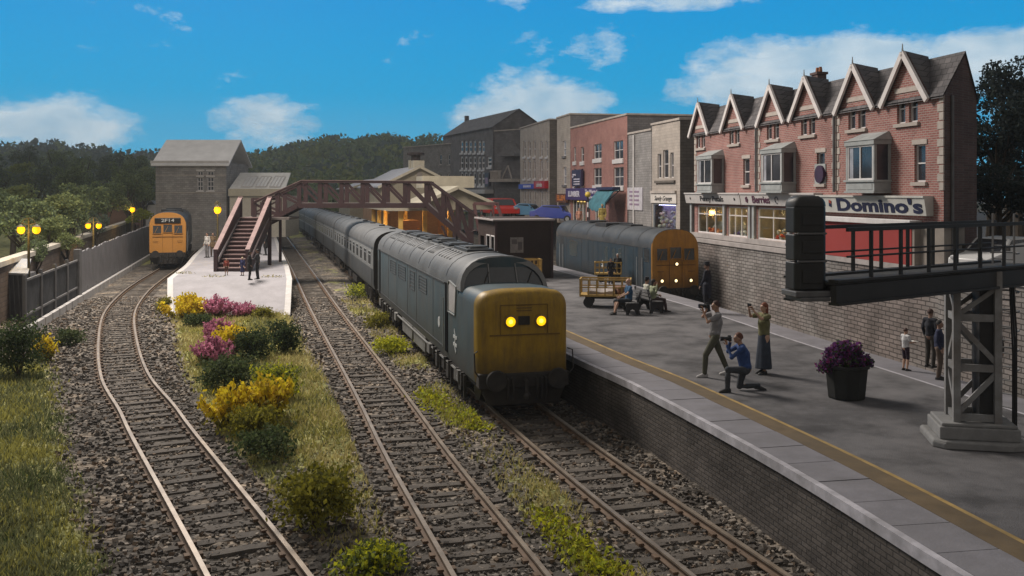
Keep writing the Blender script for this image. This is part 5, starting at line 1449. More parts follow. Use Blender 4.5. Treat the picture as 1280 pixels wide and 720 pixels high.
    m = MB(); m.box(-hw+.1,hw-.1,.4,L-.4,.72,.95); m.box(-hw+.12,hw-.12,L*.42,L*.6,.3,.74); m.build('underframe', m_black, t)
    bogie(t, 1.4, 4.8, hw, 2); bogie(t, L-4.8, L-1.4, hw, 2)
    for s in (-1,1): arrow_emblem(t, (s*(hw+.014), 6.75, 1.75), .45, R(90)*s, .9)
    return t
flat_loco('blue diesel locomotive with amber front, standing in the bay beside the stone wall', (7.85,46.0), .262, m_yel2,
          [(-.72,1.45),(.0,1.45),(.78,1.45),(.04,2.25)])
flat_loco('orange fronted diesel locomotive with headcode box, beside the grey panel fence', (-25.75,71.8), .31, m_yel3, [], L=17.5, headcode='2F14', sc=1.07, body_m=M('loco_dull',(.12,.115,.105),.6,.2,1.2,dirt=(.09,.085,.08)))
# ------------------------------------------------------------------ footbridge
m_maroon = M('maroon_paint', (.045,.022,.024), .6, .25, 2, dirt=(.045,.028,.028), damt=.5)
m_maroonpale = M('maroon_faded', (.25,.17,.165), .65, .2, 2.5, dirt=(.15,.09,.09), damt=.5)
m_tread = M('stair_tread', (.24,.17,.165), .8, .2, 3)
m_deck = M('bridge_deck', (.16,.14,.13), .85, .2, 2)
def footbridge():
    t = thing('footbridge', 'maroon lattice footbridge spanning the tracks from the stairs to the dark wooden hut', 'footbridge', (-13.4, 60, 0))
    B0 = Vector((-13.4, 60, 0))
    pl = lambda x, z: (x-B0.x, z)
    top = [(-16.1,5.05),(-13.15,6.36),(-5.15,6.30),(-2.25,4.2)]
    bot = [(-16.1,3.45),(-13.4,4.85),(-5.35,4.85),(-2.75,2.55)]
    def at(c, x):
        for a, b in zip(c, c[1:]):
            if x <= b[0] or b is c[-1]: return a[1]+(b[1]-a[1])*(x-a[0])/(b[0]-a[0])
    xs = [-16.1,-14.65,-13.3,-12.0,-10.65,-9.33,-8.0,-6.68,-5.35,-4.3,-3.4,-2.6]
    for y, nm in ((0,'lattice_girder'),(1.9,'lattice_girder')):
        m = MB()
        for c, hgt, w in ((top,.13,.20),(bot,.30,.16)):
            for a, b in zip(c, c[1:]):
                m.bar((a[0]-B0.x, y, a[1]), (b[0]-B0.x, y, b[1]), w, hgt)
            for a in c[1:-1]: m.cbox((a[0]-B0.x, y, a[1]), (.22, w*.98, hgt*1.02))
        for x in xs:
            m.box(x-B0.x-.13, x-B0.x+.13, y-.06, y+.06, at(bot,x), at(top,x))
        for i, (a, b) in enumerate(zip(xs, xs[1:])):
            if a < -13.5: p, q = (a, at(bot,a)+.2 if False else at(top,a)-.1), (b, at(bot,b)+.1)
            else: p, q = (a+.05, at(top,a)-.1), (b-.05, at(bot,b)+.12)
            m.bar((p[0]-B0.x, y, p[1]), (q[0]-B0.x, y, q[1]), .07, .15)
        m.build(nm, m_maroon, t)
        m = MB()
        for a, b in zip(top[:3], top[1:3]):
            m.bar((a[0]-B0.x, y, a[1]+.075), (b[0]-B0.x, y, b[1]+.075), .24, .03)
        m.build('handrail_cap', m_maroonpale if y == 0 else m_maroon, t)
    m = MB()
    for a, b in zip(bot, bot[1:]):
        m.add([(a[0]-B0.x,.08,a[1]+.16),(b[0]-B0.x,.08,b[1]+.16),(b[0]-B0.x,1.82,b[1]+.16),(a[0]-B0.x,1.82,a[1]+.16),
               (a[0]-B0.x,.08,a[1]+.06),(b[0]-B0.x,.08,b[1]+.06),(b[0]-B0.x,1.82,b[1]+.06),(a[0]-B0.x,1.82,a[1]+.06)], [(0,1,2,3),(7,6,5,4),(0,4,5,1),(2,6,7,3)])
    m.build('deck', m_deck, t)
    m = MB()
    for x in (-2.75, -3.6):
        m.box(x-B0.x-.1, x-B0.x+.1, -.1, .1, ZP, at(bot,x)); m.box(x-B0.x-.1, x-B0.x+.1, 1.8, 2.0, ZP, at(bot,x))
    m.bar((-2.75-B0.x,0,2.4),(-3.6-B0.x,0,1.4),.08,.12); m.bar((-4.4-B0.x,0,3.6),(-3.6-B0.x,0,1.9),.1,.14)
    m.tube([(-2.3-B0.x+.5*math.cos(q*.3), 0, 2.4+.9*math.sin(q*.3)) for q in range(8)], .07, 6)
    m.build('support_bracket', m_maroon, t)
    # parapets of the far flight at the hut end
    m = MB()
    for y in (1.2, 2.6):
        P_ = [(-2.45,4.95),(-.95,4.95),(-.45,3.3),(-2.15,3.3)]
        for k in range(4):
            a, b = P_[k], P_[(k+1)%4]; m.bar((a[0]-B0.x,y,a[1]),(b[0]-B0.x,y,b[1]),.14,.18)
        m.bar((-2.0-B0.x,y,4.2),(-1.0-B0.x,y,3.35),.08,.12); m.bar((-1.25-B0.x,y,4.9),(-1.1-B0.x,y,3.4),.1,.3); 
    for x in (-2.4,-.9): m.bar((x-B0.x,1.2,4.95),(x-B0.x,2.6,4.95),.12,.12)
    m.build('end_parapet', M('maroon_warm',(.13,.065,.065),.6,.25,2), t)
    # stairs facing down the platform
    x0, x1 = -16.75, -14.95
    y0, y1 = 54.3-60, 59.2-60; z0, z1 = ZP, 4.15; n = 13
    st = MB()
    for i in range(n):
        ya = y0+(y1-y0)*i/n; yb = y0+(y1-y0)*(i+1)/n; z = z0+(z1-z0)*(i+1)/n
        st.box(x0+.1-B0.x, x1-.1-B0.x, ya-.03, yb+.05, z-.055, z)
    so = st.build('treads', m_tread, t)
    m = MB()
    for i in range(n):
        ya = y0+(y1-y0)*i/n; z = z0+(z1-z0)*(i+1)/n
        m.box(x0+.1-B0.x, x1-.1-B0.x, ya+.02, ya+.04, z-(z1-z0)/n, z-.056)
    m.build('risers', m_maroon, so)
    for x in (x0, x1):
        m = MB(); hh = 1.15
        a = x-B0.x
        pol = [(y0-.05, z0+.0), (y0-.05, z0+.30), (y1, z1+.1), (y1, z1-.45), (y0+.7, z0)]
        m.prism(pol, 'x', a-.06, a+.06)
        pol = [(y0, z0+.75), (y0, z0+hh), (y1, z1+hh), (y1, z1+.1), (y1-.15,z1+.1), (y0+.2,z0+.75)]
        m.prism(pol, 'x', a-.045, a+.045)
        m.box(a-.1, a+.1, y0-.12, y0+.08, z0, z0+hh+.1); m.box(a-.1, a+.1, y1-.08, y1+.1, z0, z1+hh+.1)
        m.build('stair_string', m_maroon, t)
        m = MB(); m.bar((a, y0-.05, z0+hh+.06), (a, y1+.05, z1+hh+.06), .26, .12); m.build('stair_handrail', m_maroonpale, t)
    m = MB(); m.box(x0-B0.x, x1+1.2-B0.x, y1, 2.0, z1-.16, z1-.02); m.build('landing', m_deck, t)
    m = MB(); ybk = 1.95
    for z in (z1+.15, z1+1.1): m.bar((x0-B0.x, ybk, z), (x1-B0.x, ybk, z), .08, .14)
    m.bar((x0-B0.x, ybk, z1+.15), (x1-B0.x, ybk, z1+1.05), .07, .11)
    for x in (x0, x1): m.box(x-B0.x-.08, x-B0.x+.08, ybk-.08, ybk+.08, ZP, z1+1.15)
    m.build('landing_rail', m_maroon, t)
footbridge()

# ------------------------------------------------------------------ dark wooden hut at the bridge foot
def hut():
    a = math.atan(.24)
    p = P(690, 347.5, ZP)
    t = thing('wooden_hut', 'dark brown boarded hut with flat pale roof and a poster', 'hut', (p.x-3.0*math.cos(a), p.y-3.0*math.sin(a), ZP), a)
    wood = BRICK('hut_boards', (.036,.024,.021), (.048,.033,.029), (.018,.015,.014), .30, 60, .018, .7, var=.5, offset=0)
    h = 3.0; w = 3.0; d = 4.6
    m = MB(); facade(m, 0, w, 0, h, [], dep=.1); m.quad((w,0,0),(w,d,0),(w,d,h),(w,0,h)); m.quad((0,d,0),(w,d,0),(w,d,h),(0,d,h))
    m.M = Matrix.Rotation(R(-90), 4, 'Z') @ Matrix.Translation((-d, 0, 0))
    facade(m, 0, d, 0, h, [(2.3,3.2,.9,2.2),(3.45,4.3,.9,2.2),(.6,1.6,.0,2.1)], dep=.1)
    m.M = None
    m.build('walls', wood, t, recalc=False)
    m = MB(); m.box(-.2, w+.12, -.15, d+.2, h, h+.10); 
    ro = m.build('roof', M('hut_roof',(.32,.29,.29),.8,.2,1.2,dirt=(.17,.15,.15),damt=.6), t, bevel=.02)
    m = MB()
    for k in range(1,5): m.box(-.16, w+.1, d*k/5-.04, d*k/5+.04, h+.10, h+.14)
    m.build('roof_batten', M('roof_batten',(.2,.18,.18),.8), ro)
    m = MB(); m.box(.75, 1.45, -.03, -.002, 1.35, 2.15); po = m.build('poster', M('poster_grey',(.20,.19,.19),.6,.3,5), t)
    m = MB(); m.box(.82,1.1,-.034,-.03,1.8,2.05); m.box(1.15,1.38,-.034,-.03,1.5,1.9); m.build('poster_print', M('poster_ink',(.09,.085,.09),.6), po)
    m = MB()
    for y in (2.3-.0,): pass
    for (a_, b_) in ((.3,1.15),(1.4,2.3)):
        for yy in (a_, b_): m.box(-.03, .02, yy-.03, yy+.03, .9, 2.2)
        m.box(-.03, .02, a_+.03, b_-.03, .87, .93); m.box(-.03,.02,a_+.03,b_-.03,2.17,2.23)
    m.build('window_frame', m_white, t)
    for x in (0, w):
        m = MB(); m.box(x-.06, x+.06, -.05, -.001, 0, h); m.build('corner_board', m_maroon, t)
hut()

# ------------------------------------------------------------------ signal gantry
m_sigblack = M('signal_black', (.016,.016,.017), .5, .3, 3, dirt=(.035,.034,.034), damt=.4, bump=.05)
m_sigedge = M('signal_worn_edge', (.10,.10,.103), .5, .3, 4)
m_siggrey = M('gantry_grey', (.23,.232,.235), .65, .25, 2, dirt=(.10,.075,.06), damt=.8, bump=.06)
m_sigbase = M('gantry_base', (.24,.24,.24), .8, .2, 2, dirt=(.08,.08,.08), damt=.5, bump=.15)
m_brass = M('brass_post', (.30,.22,.08), .5, .3, 3)
def gantry():
    bx, by = 8.30, 17.3
    e = Vector((4.36, 14.55)); d = (Vector((bx, by))-e).normalized(); a = math.atan2(d.y, d.x)
    t = thing('signal_gantry', 'cantilever signal gantry of grey lattice post and dark railed walkway', 'signal gantry', (bx, by, ZP), a*0)
    # base and post in local axes slightly turned
    rz = R(-12)
    Mb = Matrix.Rotation(rz, 4, 'Z')
    m = MB(Mb); m.rings([[(x*k, y*k, z) for x, y in ((-.78,-.5),(-.6,-.66),(.5,-.66),(.8,-.5),(.8,.6),(-.78,.6))] for k, z in ((1,0),(1,.10),(.96,.14))])
    m.box(-.66,.66,-.52,.52,.14,.36); m.box(-.62,.62,-.48,.48,.36,.42)
    m.build('concrete_base', m_sigbase, t, bevel=.02)
    m = MB(Mb)
    HT = 3.1
    for x, y in ((-.34,-.3),(.34,-.3),(.34,.3),(-.34,.3)):
        m.box(x-.06, x+.06, y-.06, y+.06, .42, HT)
    for x0, x1, y0, y1 in ((-.34,.34,-.3,-.3),(-.34,.34,.3,.3),(-.34,-.34,-.3,.3),(.34,.34,-.3,.3)):
        
        for z in (.5, 1.38, 2.27, 2.86): m.bar((x0,y0,z),(x1,y1,z),.05,.13)
        m.bar((x0,y0,.55),(x1,y1,1.32),.045,.09) if y0 == y1 else m.bar((x0,y0,.55),(x1,y1,1.32),.045,.09)
        m.bar((x1,y1,1.45),(x0,y0,2.2),.045,.09); m.bar((x0,y0,2.3),(x1,y1,2.82),.045,.08)
    m.build('lattice_post', m_siggrey, t)
    m = MB(Mb); m.box(.05,.30,-.26,.26,.42,HT); m.build('cable_duct', m_sigblack, t)
    # walkway: local x along the arm measured from the post
    Ma = Matrix.Rotation(a, 4, 'Z')
    L = (Vector((bx,by))-e).length; R_ = 1.6; z0 = 4.30-ZP
    m = MB(Ma); m.box(-L+.3, R_, -.42, .42, z0, z0+.05); m.build('walkway_deck', M('walkway_mesh',(.05,.05,.05),.7,.3,6), t)
    m = MB(Ma)
    for y in (-.42, .42):
        m.box(-L+.25, R_, y-.05, y+.05, z0-.26, z0+.0); m.box(-L+.25, R_, y-.09, y+.09, z0+.05, z0+.085)
        m.box(-L+.25, R_, y-.09, y+.09, z0-.30, z0-.26)
    for k in range(8): x = -L+.4+k*.85; m.box(x-.04, x+.04, -.37, .37, z0-.15, z0)
    m.build('girder', m_sigblack, t)
    m = MB(Ma)
    for y in (-.44, .44):
        m.box(-L+.55, R_, y-.022, y+.022, z0+.80, z0+.86)
        m.tube([(-L+.55,y,z0+.42),(R_,y,z0+.42)], .018, 6)
        k = 0; x = -L+1.15
        while x < R_:
            m.box(x-.022, x+.022, y-.024, y+.024, z0+.05, z0+.80); x += .78
    m.build('railing', m_sigblack, t)
    # ladder with safety hoops behind the post
    m = MB(Ma)
    for y in (-.2,.2): m.tube([(1.05,y,.05),(1.05,y,z0+1.0)], .022, 6)
    for k in range(14): m.tube([(1.05,-.2,.25+k*.25),(1.05,.2,.25+k*.25)], .014, 6)
    for k in range(7):
        z = 1.2+k*.36; m.tube([(1.05+.34*math.sin(q*math.pi/8), -.2*math.cos(q*math.pi/8)*1.2, z) for q in range(9)], .016, 5)
    m.build('ladder', m_siggrey, t)
    m = MB(Ma)
    for q in range(3): m.tube([(.55+q*.06,-.44,.1),(.55+q*.06,-.44,1.6+q*.2),(.5+q*.05,-.4,z0)], .018, 6)
    m.build('cables', m_sigblack, t)
    # the colour light head hangs on the end of the arm: seen from behind
    p = Ma @ Vector((-L+.16, 0, 0)); 
    s = thing('colour_light_signal', 'black colour light signal head with stacked hooded cases, at the walkway end', 'signal', (bx+p.x, by+p.y, 4.12), R(10))
    def case(z0_, z1_, nm, w=.52, dd=.36):
        m = MB(); c = .07
        pol = [(-w/2+c,-dd/2),(w/2-c,-dd/2),(w/2,-dd/2+c),(w/2,dd/2),(-w/2,dd/2),(-w/2,-dd/2+c)]
        m.prism(pol, 'z', z0_, z1_)
        return m.build(nm, m_sigblack, s, bevel=.022, seg=3)
    for i, (z0_, z1_) in enumerate(((.10,.52),(.54,.94),(.96,1.36))):
        case(z0_, z1_, 'lamp_case')
        if i:
            m = MB(); m.box(-.235,.235,-.20,-.16,z0_-.022,z0_+.008); m.build('case_ledge', m_sigedge, s, bevel=.008)
        m = MB(); q = 9
        m.rings([[(.15*math.cos(math.pi*j/q), .19+yy, (z0_+z1_)/2+.14*math.sin(math.pi*j/q)) for j in range(q+1)]+[(.13*math.cos(math.pi*j/q), .19+yy, (z0_+z1_)/2+.12*math.sin(math.pi*j/q)) for j in range(q,-1,-1)] for yy in (0,.22)])
        m.build('hood', m_sigblack, s)
    m = MB()
    top = []
    for k, z in ((1.0,1.36),(.97,1.42),(.86,1.48),(.62,1.52)):
        top.append([(x*k, y*k, z) for x, y in ((-.19,-.18),(.19,-.18),(.26,-.11),(.26,.18),(-.26,.18),(-.26,-.11))])
    m.rings(top); m.build('domed_top', m_sigblack, s, smooth=60)
    m = MB(); m.box(-.30,.30,-.26,.24,.0,.09); m.box(-.24,.24,-.30,.2,-.06,0); m.build('foot_plate', m_sigedge, s, bevel=.015)
    for za, zb in ((.2,.4),(.66,.84),(1.08,1.26)):
        m = MB(); m.box(-.16,.16,-.196,-.18,za,zb); m.build('access_plate', m_sigblack, s, bevel=.01)
gantry()

# ------------------------------------------------------------------ lamps
m_bulb = EMIT('platform_bulb', (1,.42,.0), 1.5)
m_post = M('lamp_post_iron', (.07,.06,.03), .6, .3, 4)
def lamp(label, x, y, z0, zl, twin, energy=60):
    t = thing('platform_lamp', label, 'lamp', (x, y, z0), 0, 'lit platform lamps')
    h = zl-z0
    m = MB(); m.lathe([(.13,0),(.13,.25),(.075,.32),(.055,h-.2),(.07,h-.15),(.04,h-.1),(.035,h+.30),(.05,h+.34),(.02,h+.55)], (0,0,0), 10)
    if twin:
        m.tube([(-.42,0,h+.2),(-.25,0,h+.30),(0,0,h+.22),(.25,0,h+.30),(.42,0,h+.2)], .025, 6)
        m.tube([(-.38,0,h+.24),(-.2,0,h+.5),(0,0,h+.55),(.2,0,h+.5),(.38,0,h+.24)], .018, 6)
    else: m.tube([(-.2,0,h+.3),(-.1,0,h+.5),(0,0,h+.56),(.1,0,h+.5),(.2,0,h+.3)], .02, 6)
    m.build('post', m_post, t, smooth=40)
    for sx in ((-.36,.36) if twin else (0,)):
        r = .175 if twin else .23
        m = MB(); m.ball((sx,0,h+.0), (r,r,r*1.15), 0, 14, 9); b = m.build('globe', m_bulb, t, smooth=60)
        m = MB(); m.lathe([(r*1.05,h+r*.75),(r*1.1,h+r*.85),(.05,h+r*1.5)], (sx,0,0), 12); m.build('lamp_cap', m_post, b)
    li = bpy.data.lights.new('lamp_light', 'POINT'); li.energy = energy; li.color = (1,.62,.12); li.shadow_soft_size = .3
    o = bpy.data.objects.new('lamp_light', li); COL.objects.link(o); o.parent = t; o.location = (0,-.5,h-.1)
lamp('twin globe lamp nearest the small grey shed, before the garden wall', -22.4, 44.5, -.1, 3.95, True, 60)
lamp('twin globe lamp between grey panel fence and garden wall, in front of the pink cottage', -27.9, 64, -.1, 3.45, True, 70)
lamp('single globe lamp beside the bright green bush, nearest the orange fronted locomotive', -34.8, 88, -.1, 4.1, False, 80)
lamp('single globe lamp on the pale island platform left of the bridge stairs', (272-640)/ppm(62), 62, ZP, 4.55, False, 60)

# ------------------------------------------------------------------ fences and wall on the left
m_panel = M('concrete_panel', (.22,.215,.225), .9, .14, .9, bump=.2, bscale=8, dirt=(.14,.135,.14), damt=.5, dscale=.8)
m_fdark = M('dark_mesh_panel', (.042,.044,.047), .85, .3, 1.2, dirt=(.11,.11,.115), damt=.5)
m_fpost = M('fence_post', (.17,.168,.17), .85, .2, 2)
def fences():
    def fp(Y): return Vector((fx(Y), Y, 0))
    t = thing('panel_fence', 'pale grey concrete panel fence with ragged top along the left track', 'fence', fp(51.3))
    o = fp(51.3); r = random.Random(2)
    Y = 51.3
    while Y < 93:
        a, b = fp(Y)-o, fp(Y+2.9)-o
        h0 = 2.42+.35*(Y-51.3)/40
        m = MB(); n = 12; vs = []
        rg = []
        for k in range(n+1):
            q = a+(b-a)*(k/n); h = h0+r.uniform(-.05,.06)+.05*noise.noise(Vector((Y*.4+k*.1,0,0)))
            rg.append([(q.x-.05,q.y,.05),(q.x+.05,q.y,.05),(q.x+.05,q.y,h),(q.x-.05,q.y,h)])
        m.rings(rg); m.build('panel', m_panel, t)
        m = MB(); m.cbox((b.x,b.y,.12),(.16,.16,.6)); m.build('post', m_fpost, t)
        Y += 2.9
    t = thing('mesh_fence', 'dark panel fence on grey posts beside the small shed at the left edge', 'fence', fp(39.4)); o = fp(39.4)
    Y = 39.4
    k = 0
    while Y < 51:
        a, b = fp(Y)-o, fp(Y+2.95)-o
        m = MB(); d = (b-a).normalized(); m.bar((a.x,a.y,1.06),(b.x,b.y,1.06),.06,1.86); m.build('panel', m_fdark, t)
        m = MB()
        for z in (2.06, .62): m.bar((a.x+.06,a.y,z),(b.x+.06,b.y,z),.07,.09)
        m.build('rail', m_fpost, t)
        m = MB(); m.cbox((a.x+.05,a.y,1.1),(.13,.13,2.4)); m.build('post', m_fpost, t)
        Y += 2.95; k += 1
    m = MB(); q = fp(51.2)-o; m.cbox((q.x+.05,q.y,1.3),(.34,.30,2.7)); m.build('end_post', m_fpost, t, bevel=.02)
    # white kerb blocks at the foot
    Y = 37.5; i = 0
    while Y < 88:
        L_ = 1.55
        m = MB(); a, b = fp(Y)+Vector((.22,0,0)), fp(Y+L_-.18)+Vector((.22,0,0))
        m.bar((0,0,0), b-a, .2, .42)
        k = m.build('kerb_block', m_whedge, None, loc=(a.x, a.y, .0), bevel=.02)
        tag(k, 'white painted kerb block in the row along the foot of the left fences', 'kerb block', 'white kerb blocks along the fence')
        Y += L_; i += 1
    # stone wall with pale coping
    t = thing('garden_wall', 'brownish stone wall with pale coping below the forest', 'wall', (swx(30), 30, 0)); o = Vector((swx(30),30,0))
    m = MB(); c = MB()
    ys = [30+2.5*k for k in range(50)]
    m.rings([[(swx(y)-o.x-.45, y-30, -.4),(swx(y)-o.x, y-30, -.4),(swx(y)-o.x, y-30, 2.44),(swx(y)-o.x-.45, y-30, 2.44)] for y in ys])
    m.build('stone_face', BRICK('garden_stone',(.16,.12,.095),(.21,.16,.13),(.12,.10,.085),.5,.22,.02,.6,var=.5), t)
    c.rings([[(swx(y)-o.x-.55, y-30, 2.44),(swx(y)-o.x+.1, y-30, 2.44),(swx(y)-o.x+.08, y-30, 2.66),(swx(y)-o.x-.5, y-30, 2.66)] for y in ys])
    c.build('coping', M('pale_coping',(.46,.42,.36),.85,.15,1.5,bump=.2,dirt=(.32,.29,.25),damt=.5), t)
    # small shed at the picture's left edge
    p = P(27, 402, -.1)
    t = thing('lineside_shed', 'small dark slatted shed with pale pent roof at the left edge', 'shed', (p.x-1.5, p.y+.5, -.1), R(14))
    m = MB(); m.add([(-.2,0,0),(1.5,0,0),(1.5,2.2,0),(-.2,2.2,0),(-.2,0,2.1),(1.25,0,2.0),(1.25,2.2,2.0),(-.2,2.2,2.1)], [(0,3,2,1),(4,5,6,7),(0,1,5,4),(1,2,6,5),(2,3,7,6),(3,0,4,7)])
    m.build('walls', M('shed_wall',(.10,.10,.105),.85,.25,2), t)
    m = MB()
    for k in range(8): m.bar((-.15+k*.21,-.03,.1),(-.15+k*.19,-.03,2.0),.05,.09,up=(0,1,0))
    m.build('slats', M('shed_slat',(.16,.16,.165),.8), t)
    m = MB(); m.add([(-.35,-.2,2.1),(1.45,-.2,2.0),(1.0,2.4,2.5),(-.35,2.4,2.55),(-.35,-.2,2.2),(1.45,-.2,2.1),(1.0,2.4,2.6),(-.35,2.4,2.65)], [(0,3,2,1),(4,5,6,7),(0,1,5,4),(1,2,6,5),(2,3,7,6),(3,0,4,7)])
    m.build('roof', M('shed_roof',(.30,.31,.33),.7,.15), t)
    p = P(79, 333, .9)
fences()

# ------------------------------------------------------------------ vehicles on the road
m_tyre = M('tyre', (.02,.02,.02), .8); m_carglass = M('car_glass', (.03,.033,.04), .08, .2, 1, spec=.8)
def car(label, x, y, rz, paint, van=False, cat='car', L=4.2):
    t = thing('parked_van' if van else 'parked_car', label, cat, (x, y, ZR), rz)
    hw = .85; 
    if van: prof = [(-L/2,.35),(-L/2,.95),(-L/2+.35,1.05),(-L/2+.95,1.95),(-L/2+1.4,2.05),(L/2-.05,2.05),(L/2,1.9),(L/2,.35)]
    else: prof = [(-L/2,.35),(-L/2+.03,.72),(-L/2+.95,.90),(-L/2+1.55,1.40),(L/2-1.25,1.45),(L/2-.45,1.0),(L/2,.92),(L/2,.35)]
    m = MB(); k = .93
    rg = []
    for sx, sc in ((-hw,.97),(-hw*.94,1.0),(hw*.94,1.0),(hw,.97)):
        rg.append([(sx*(1 if z < 1.05 else .90), y_*sc, .35+(z-.35)*(.985 if sc < 1 else 1)) for y_, z in prof])
    m.rings(rg); m.build('body', paint, t, smooth=40, bevel=.04)
    g = MB()
    if van:
        g.add([(-hw*.80,-L/2+.40,1.12),(hw*.80,-L/2+.40,1.12),(hw*.74,-L/2+.94,1.88),(-hw*.74,-L/2+.94,1.88)], [(0,1,2,3)])
        for s in (-1,1): g.add([(s*hw*.945,-L/2+.75,1.12),(s*hw*.945,-L/2+1.6,1.12),(s*hw*.915,-L/2+1.6,1.82),(s*hw*.915,-L/2+1.15,1.82)], [(0,1,2,3)])
    else:
        g.add([(-hw*.8,-L/2+.98,.94),(hw*.8,-L/2+.98,.94),(hw*.72,-L/2+1.52,1.37),(-hw*.72,-L/2+1.52,1.37)], [(0,1,2,3)])
        for s in (-1,1): g.add([(s*hw*.96,-L/2+1.15,.95),(s*hw*.96,L/2-.75,1.0),(s*hw*.905,L/2-1.3,1.38),(s*hw*.905,-L/2+1.6,1.36)], [(0,1,2,3)])
    g.v = [(v[0]*1.012, v[1]-(.012 if v[1] < 0 else -.0), v[2]+.012) for v in g.v]
    g.build('windows', m_carglass, t)
    for s in (-1,1):
        for yy in (-L/2+.75, L/2-.75):
            w = MB(); w.tube([(s*(hw-.2),yy,.31),(s*(hw+.01),yy,.31)], .31, 18); wo = w.build('wheel', m_tyre, t)
            w = MB(); w.tube([(s*(hw-.02),yy,.31),(s*(hw+.02),yy,.31)], .18, 12); w.build('rim', m_silver, wo)
        w = MB(); w.ball((s*hw*.68,-L/2-.01,.74), (.14,.05,.08)); w.build('headlight', m_glasswhite, t)
        w = MB(); w.box(s*(hw+.02), s*(hw+.16), -L/2+1.1,-L/2+1.16,1.0,1.14); w.build('mirror', m_black, t)
    return t
f = lambda x, Y: (x-640)/F*Y
car('small white car with dark windscreen beside the red walled extension', 14.85, 29.2, R(-62), M('car_white',(.60,.60,.60),.35,.05,1), False, 'car', 4.0).scale = (.78,.78,.84)
car('red vehicle roof behind the wall at the far end of the street', f(624,92), 96, R(14), M('car_red',(.55,.03,.02),.35,.06,1), False, 'car', 5.0).scale = (1.6,1.2,1.35)
car('bright blue low car on the road beyond the dark hut', f(697,80), 82, R(60), M('car_blue',(.05,.08,.36),.35,.06,1), False, 'car', 4.4)
car('pale blue car between the red vehicle and the bright blue car', f(661,92), 94, R(60), M('car_sky',(.12,.30,.50),.4,.06,1), False, 'car', 3.9)
def beacon():
    p = PD(736, 60, ZR)
    t = thing('crossing_beacon', 'yellow globe crossing beacon on a black and white banded post', 'beacon', (p.x+.1, 62, ZR))
    m = MB(); n = 7
    for k in range(n): m.tube([(0,0,k*.32),(0,0,(k+1)*.32-.001)], .06, 10, k % 2)
    m.build('post', [m_sigblack, m_white], t)
    m = MB(); m.ball((0,0,n*.32+.17), .19, 0, 14, 9); m.build('globe', M('beacon_yellow',(.55,.40,.06),.4), t, smooth=60)
beacon()

# ------------------------------------------------------------------ platform furniture
m_barrow = M('barrow_yellow', (.40,.26,.075), .65, .2, 3, dirt=(.22,.15,.06), damt=.4)
m_bench = M('bench_iron', (.022,.022,.024), .6, .3, 3)
m_plank = M('bench_plank', (.13,.13,.135), .7, .25, 3)
m_parcel = M('parcel_sack', (.33,.30,.29), .85, .2, 2)
def barrow(label, p, rz, L=2.1, W=1.0, load=True, s=1.0):
    t = thing('platform_barrow', label, 'luggage barrow', p, rz, 'yellow luggage barrows'); t.scale = (s,)*3
    m = MB(); m.box(-L/2,L/2,-W/2,W/2,.42,.50); m.build('bed', m_barrow, t, bevel=.01)
    m = MB()
    for y in (-W/2+.02, W/2-.02):
        m.bar((-L/2,y,1.08),(L/2,y,1.08),.05,.06); m.bar((-L/2,y,.78),(L/2,y,.78),.035,.04)
        n = 7
        for k in range(n): x = -L/2+.03+(L-.06)*k/(n-1); m.bar((x,y,.5),(x,y,1.08),.05,.045,up=(0,1,0))
    for x in (-L/2+.02, L/2-.02):
        m.bar((x,-W/2,1.08),(x,W/2,1.08),.05,.06)
        for k in range(4): y = -W/2+.05+(W-.1)*k/3; m.bar((x,y,.5),(x,y,1.08),.04,.04,up=(1,0,0))
    m.build('rails', m_barrow, t)
    for x in (-L/2+.35, L/2-.35):
        for y in (-W/2+.06, W/2-.06):
            w = MB(); w.tube([(x,y-.03,.2),(x,y+.03,.2)], .2, 16); w.build('wheel', m_bench, t)
    m = MB(); m.box(-L/2+.2,L/2-.2,-.05,.05,.30,.42)
    for x in (-L/2+.35,L/2-.35): m.tube([(x,-W/2+.06,.2),(x,W/2-.06,.2)],.03,6); m.box(x-.05,x+.05,-.3,.3,.2,.42)
    m.build('undercarriage', m_bench, t)
    if load:
        M4 = t.matrix_basis if False else Matrix.Translation(p) @ Matrix.Rotation(rz,4,'Z')
        sk = MB(); r = random.Random(8)
        rg = []
        for k in range(7):
            x = -.55+k*.17; h = .20+.05*math.sin(k*1.4)
            rg.append([(x, -.28, 0),(x,.28,0),(x,.30,h*.6),(x,.15,h+.04),(x,-.1,h+.06),(x,-.3,h*.55)])
        sk.rings(rg); so = sk.build('mail_sack', m_parcel, None, smooth=50); so.matrix_world = M4 @ Matrix.Translation((-.15,-.05,.502))
        tag(so, 'pale mail sack lying in the bed of the front yellow barrow', 'sack')
        sk = MB(); sk.box(-.2,.2,-.24,.24,0,.30); so = sk.build('parcel', M('parcel_brown',(.17,.09,.06),.8), None, bevel=.02); so.matrix_world = M4 @ Matrix.Translation((.62,.0,.502)) @ Matrix.Rotation(.3,4,'Z')
        tag(so, 'brown parcel at the right end of the front yellow barrow', 'parcel')
    return t
barrow('yellow railed barrow with mail sack in front of the benches', P(757, 383, ZP), R(-8), 2.0, 1.0)
barrow('empty yellow barrow behind the loaded one, nearer the blue locomotive', P(760, 352, ZP), R(-4), 1.5, .8, False, .9)
barrow('yellow barrow standing against the dark hut', P(668, 348, ZP)+Vector((-.35,-1.3,0)), R(10), 1.3, .8, False, 1.0)
